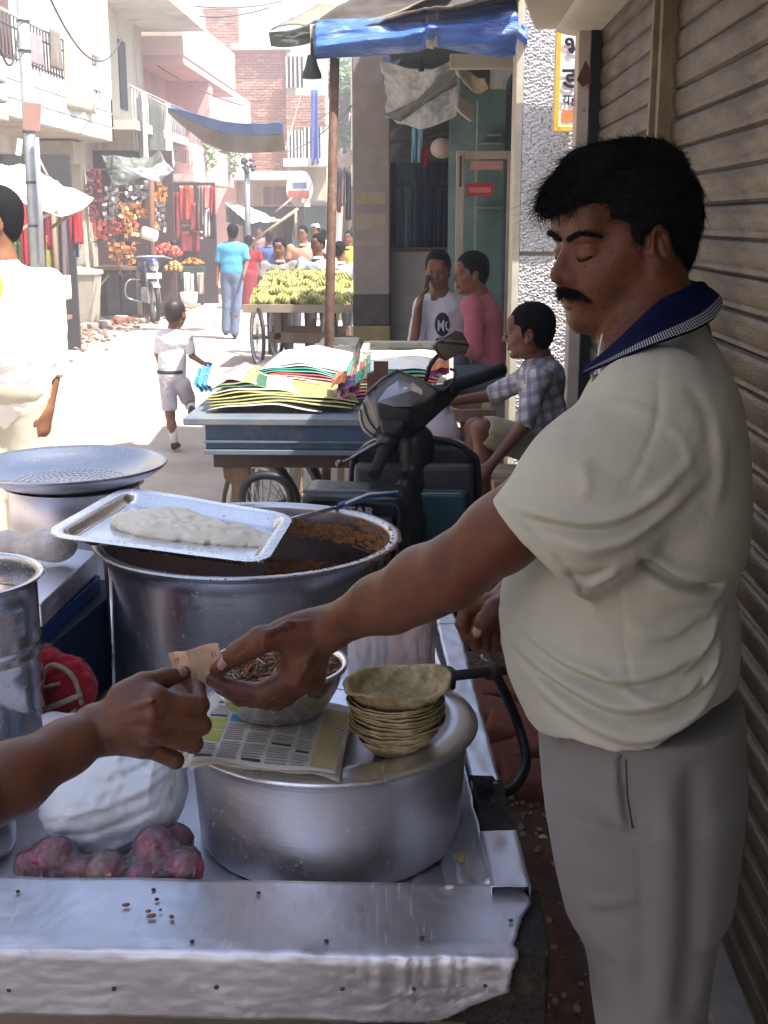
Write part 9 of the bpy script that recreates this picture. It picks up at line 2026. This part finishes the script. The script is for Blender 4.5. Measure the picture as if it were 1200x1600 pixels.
ft([(995, 1398), (960, 1425), (915, 1440)], -.0045, .008); ft([(1000, 1390), (960, 1412), (900, 1420)], .0045, .010); ft([(860, 1300), (900, 1350), (960, 1390)], .004, .016); ft([(880, 1200), (905, 1220), (940, 1280)], -.004, .012); ft([(892, 1180), (890, 1200), (897, 1215)], -.006, .005); ft([(855, 1200), (875, 1184), (900, 1180)], .006, .008); ft([(870, 1260), (920, 1290), (960, 1290)], .0035, .016)
ft([(920, 1460), (960, 1500), (1000, 1520)], .003, .02); ft([(925, 1600), (935, 1540), (960, 1500)], -.004, .016)
TR.apply(lambda X, Y, Z: .0030*vnoise(X*14, Y*14, Z*8, 51, 3))
link('trousers', TR.mesh('trousers'), cloth_mat('trousers_grey', (.215, .202, .193), (.185, .174, .166), scale=4, weave=1500, bump=.15, wr=.16, wrs=12, wrd=.008), VEN)
mb = MB(); mb.tube([W(978, 1188, 1.327), W(980, 1240, 1.329), W(989, 1298, 1.332)], .0012, 6); mb.obj('pocket_seam', mat('seamdark', (.05, .04, .045)), VEN)
for Yc in (1.415, 1.585):
    f = Field((V0.x-.24, Yc-.08, -.01), (V0.x+.14, Yc+.08, .14), .008); f.cap((V0.x+.04, Yc, .05), (V0.x-.16, Yc, .035), .048, .038, .02); link('shoe', f.mesh(), M['black'], VEN)

# ================================================================ THE CUSTOMER (arm from the left, the rest stands outside the frame)
CU = thing('person', 'customer whose bare forearm reaches in from the left edge to take the note', 'person', (-1.02, .80, 0))
wr_ = W(152, 1140, 1.44); el_ = W(-60, 1262, 1.27); sh_ = Vector((-1.0, .98, 1.34))
A2 = Field(*bounds([W(335, 1050, 1.55), W(335, 1210, 1.42), W(-75, 1262, 1.27)], .05), .0021)
A2.chain([el_, el_.lerp(wr_, .35), el_.lerp(wr_, .75), wr_], [.0435, .0420, .0325, .0290], .02)
mc = [P(243, 1096, 1.435), P(240, 1118, 1.424), P(235, 1143, 1.428), P(224, 1166, 1.440)]
fg = [[P(311, 1102, 1.462), P(306, 1078, 1.505), P(282, 1066, 1.530)], [P(314, 1133, 1.455), P(306, 1120, 1.500), P(280, 1112, 1.520)], [P(302, 1162, 1.450), P(292, 1152, 1.495), P(264, 1146, 1.512)], [P(274, 1188, 1.448), P(266, 1180, 1.488), P(244, 1172, 1.500)]]
th = [P(192, 1092, 1.448), P(224, 1070, 1.462), P(258, 1060, 1.490), P(287, 1052, 1.522)]
hand(A2, wr_, mc, fg, th, 1.12, [.0116, .0116, .0110, .0098])
A2.cap(wr_, P(215, 1110, 1.44), .027, .025, .015); A2.cap(wr_, P(215, 1150, 1.44), .026, .022, .015); A2.cap(P(205, 1092, 1.45), P(240, 1092, 1.44), .020, .017, .015)
for i, m_ in enumerate(mc): A2.ell(m_+Vector((0, -.012, .004)), (.0085,)*3, None, .012)
for (a1, a2, yy) in (((300, 1118), (322, 1117), 1.442), ((296, 1148), (318, 1147), 1.436), ((284, 1176), (304, 1175), 1.434), ((262, 1112), (285, 1113), 1.432), ((258, 1134), (285, 1140), 1.424)): A2.cap(P(*a1, yy), P(*a2, yy+.01), .0012, .0012, .004, 's')
for i_, (k0, k1) in enumerate((((180, 1118), (238, 1094)), ((182, 1128), (236, 1118)), ((182, 1142), (230, 1143)))): A2.chain([P(*k0, 1.420), P(*k1, 1.408)], .0022, .010)
A2.chain([P(246, 1108, 1.412), P(300, 1113, 1.436)], .0016, .0035, 's'); A2.chain([P(244, 1132, 1.408), P(300, 1144, 1.432)], .0016, .0035, 's'); A2.chain([P(236, 1158, 1.412), P(286, 1174, 1.430)], .0016, .0035, 's')
A2.chain([P(248, 1083, 1.438), P(268, 1086, 1.45)], .003, .008, 's')
bm = bmesh.new(); bm.from_mesh(A2.mesh('arm', 1))
A3 = Field(*bounds([el_, sh_, (-1.35, .8, 0), (-.75, .8, 1.75), (-1, .6, .1), (-1.0, 1.1, .1)], .12), .012)
HC = Frame((-1.05, .84, 1.56), -50, 12, 0, 1.0); head_skin(A3, HC); A3.cap(HC(0, -.02, -.04), (-1.07, .78, 1.38), .055, .065, .02)
A3.chain([sh_, el_+Vector((0, 0, .004)), el_.lerp(wr_, .12)], [.05, .0435, .043], .02); A3.cap((-1.07, .78, 1.36), (-1.05, .78, .9), .12, .12, .03); A3.cap((-1.18, .62, 1.33), (-1.25, .62, 1.08), .048, .04, .02); A3.cap((-1.25, .62, 1.08), (-1.2, .68, .85), .04, .03, .02); auto_hand(A3, Vector((-1.2, .68, .85)), (0, 0, -1), (1, 0, 0))
for y in (.72, .90): A3.chain([(-1.05, y, .9), (-1.03, y, .5), (-1.05, y, .08)], [.08, .055, .04], .02); A3.cap((-1.05, y, .05), (-.9, y+.04, .04), .04, .035, .02)
bm.from_mesh(A3.mesh('rest')); mc_ = bpy.data.meshes.new('body'); bm.to_mesh(mc_); bm.free(); mc_.polygons.foreach_set('use_smooth', [True]*len(mc_.polygons))
cbody = link('body', mc_, mat('skin_customer', (.165, .060, .028), (.105, .038, .018), scale=20, rough=.42, sss=.12, bump=.5, bscale=240, bdist=.002), CU)
f = Field((-1.4, .45, .8), (-.75, 1.2, 1.5), .012); f.ell((-1.07, .78, 1.12), (.15, .21, .32)).chain([(-1.03, .92, 1.34), tuple(sh_.lerp(el_, .5))], [.065, .06], .03).cap((-1.14, .64, 1.33), (-1.22, .62, 1.15), .065, .06, .03).cap((-1.07, .8, 1.36), (-1.07, .8, 1.6), .06, .07, .01, 's'); link('shirt', f.mesh(), C_('cust_shirt', (.3, .32, .35)), CU)
f = Field((-1.3, .5, .02), (-.8, 1.15, 1.0), .014); f.ell((-1.05, .8, .88), (.14, .19, .12))
for y in (.72, .90): f.chain([(-1.05, y, .88), (-1.03, y, .5), (-1.05, y, .08)], [.10, .08, .07], .02)
link('trousers', f.mesh(), C_('cust_tr', (.06, .06, .08)), CU)
f = Field(*bounds([HC(0, 0, .1), HC(0, .1, 0), HC(0, -.1, 0), HC(.08, 0, -.08), HC(-.08, 0, -.08)], .05), .009); hair_field(f, HC); link('hair', f.mesh(), M['hair'], CU)
nail_at(286, 1049, 293, 1047, 1.15, CU, cbody)
# ================================================================ VEIL added to stand in for glare over the overexposed street
hz_ = bpy.data.materials.new('glare_veil'); hz_.use_nodes = True; N = hz_.node_tree.nodes; N.remove(N['Principled BSDF'])
pv = N.new('ShaderNodeVolumePrincipled'); pv.inputs['Color'].default_value = (.93, .90, .96, 1); pv.inputs['Density'].default_value = .009; pv.inputs['Anisotropy'].default_value = .1
hz_.node_tree.links.new(pv.outputs[0], N['Material Output'].inputs['Volume'])
mb = MB(); mb.bb(-70, 70, -35, 230, -1.2, 14); o = mb.obj('glare_veil', hz_); tag(o, kind='stuff')
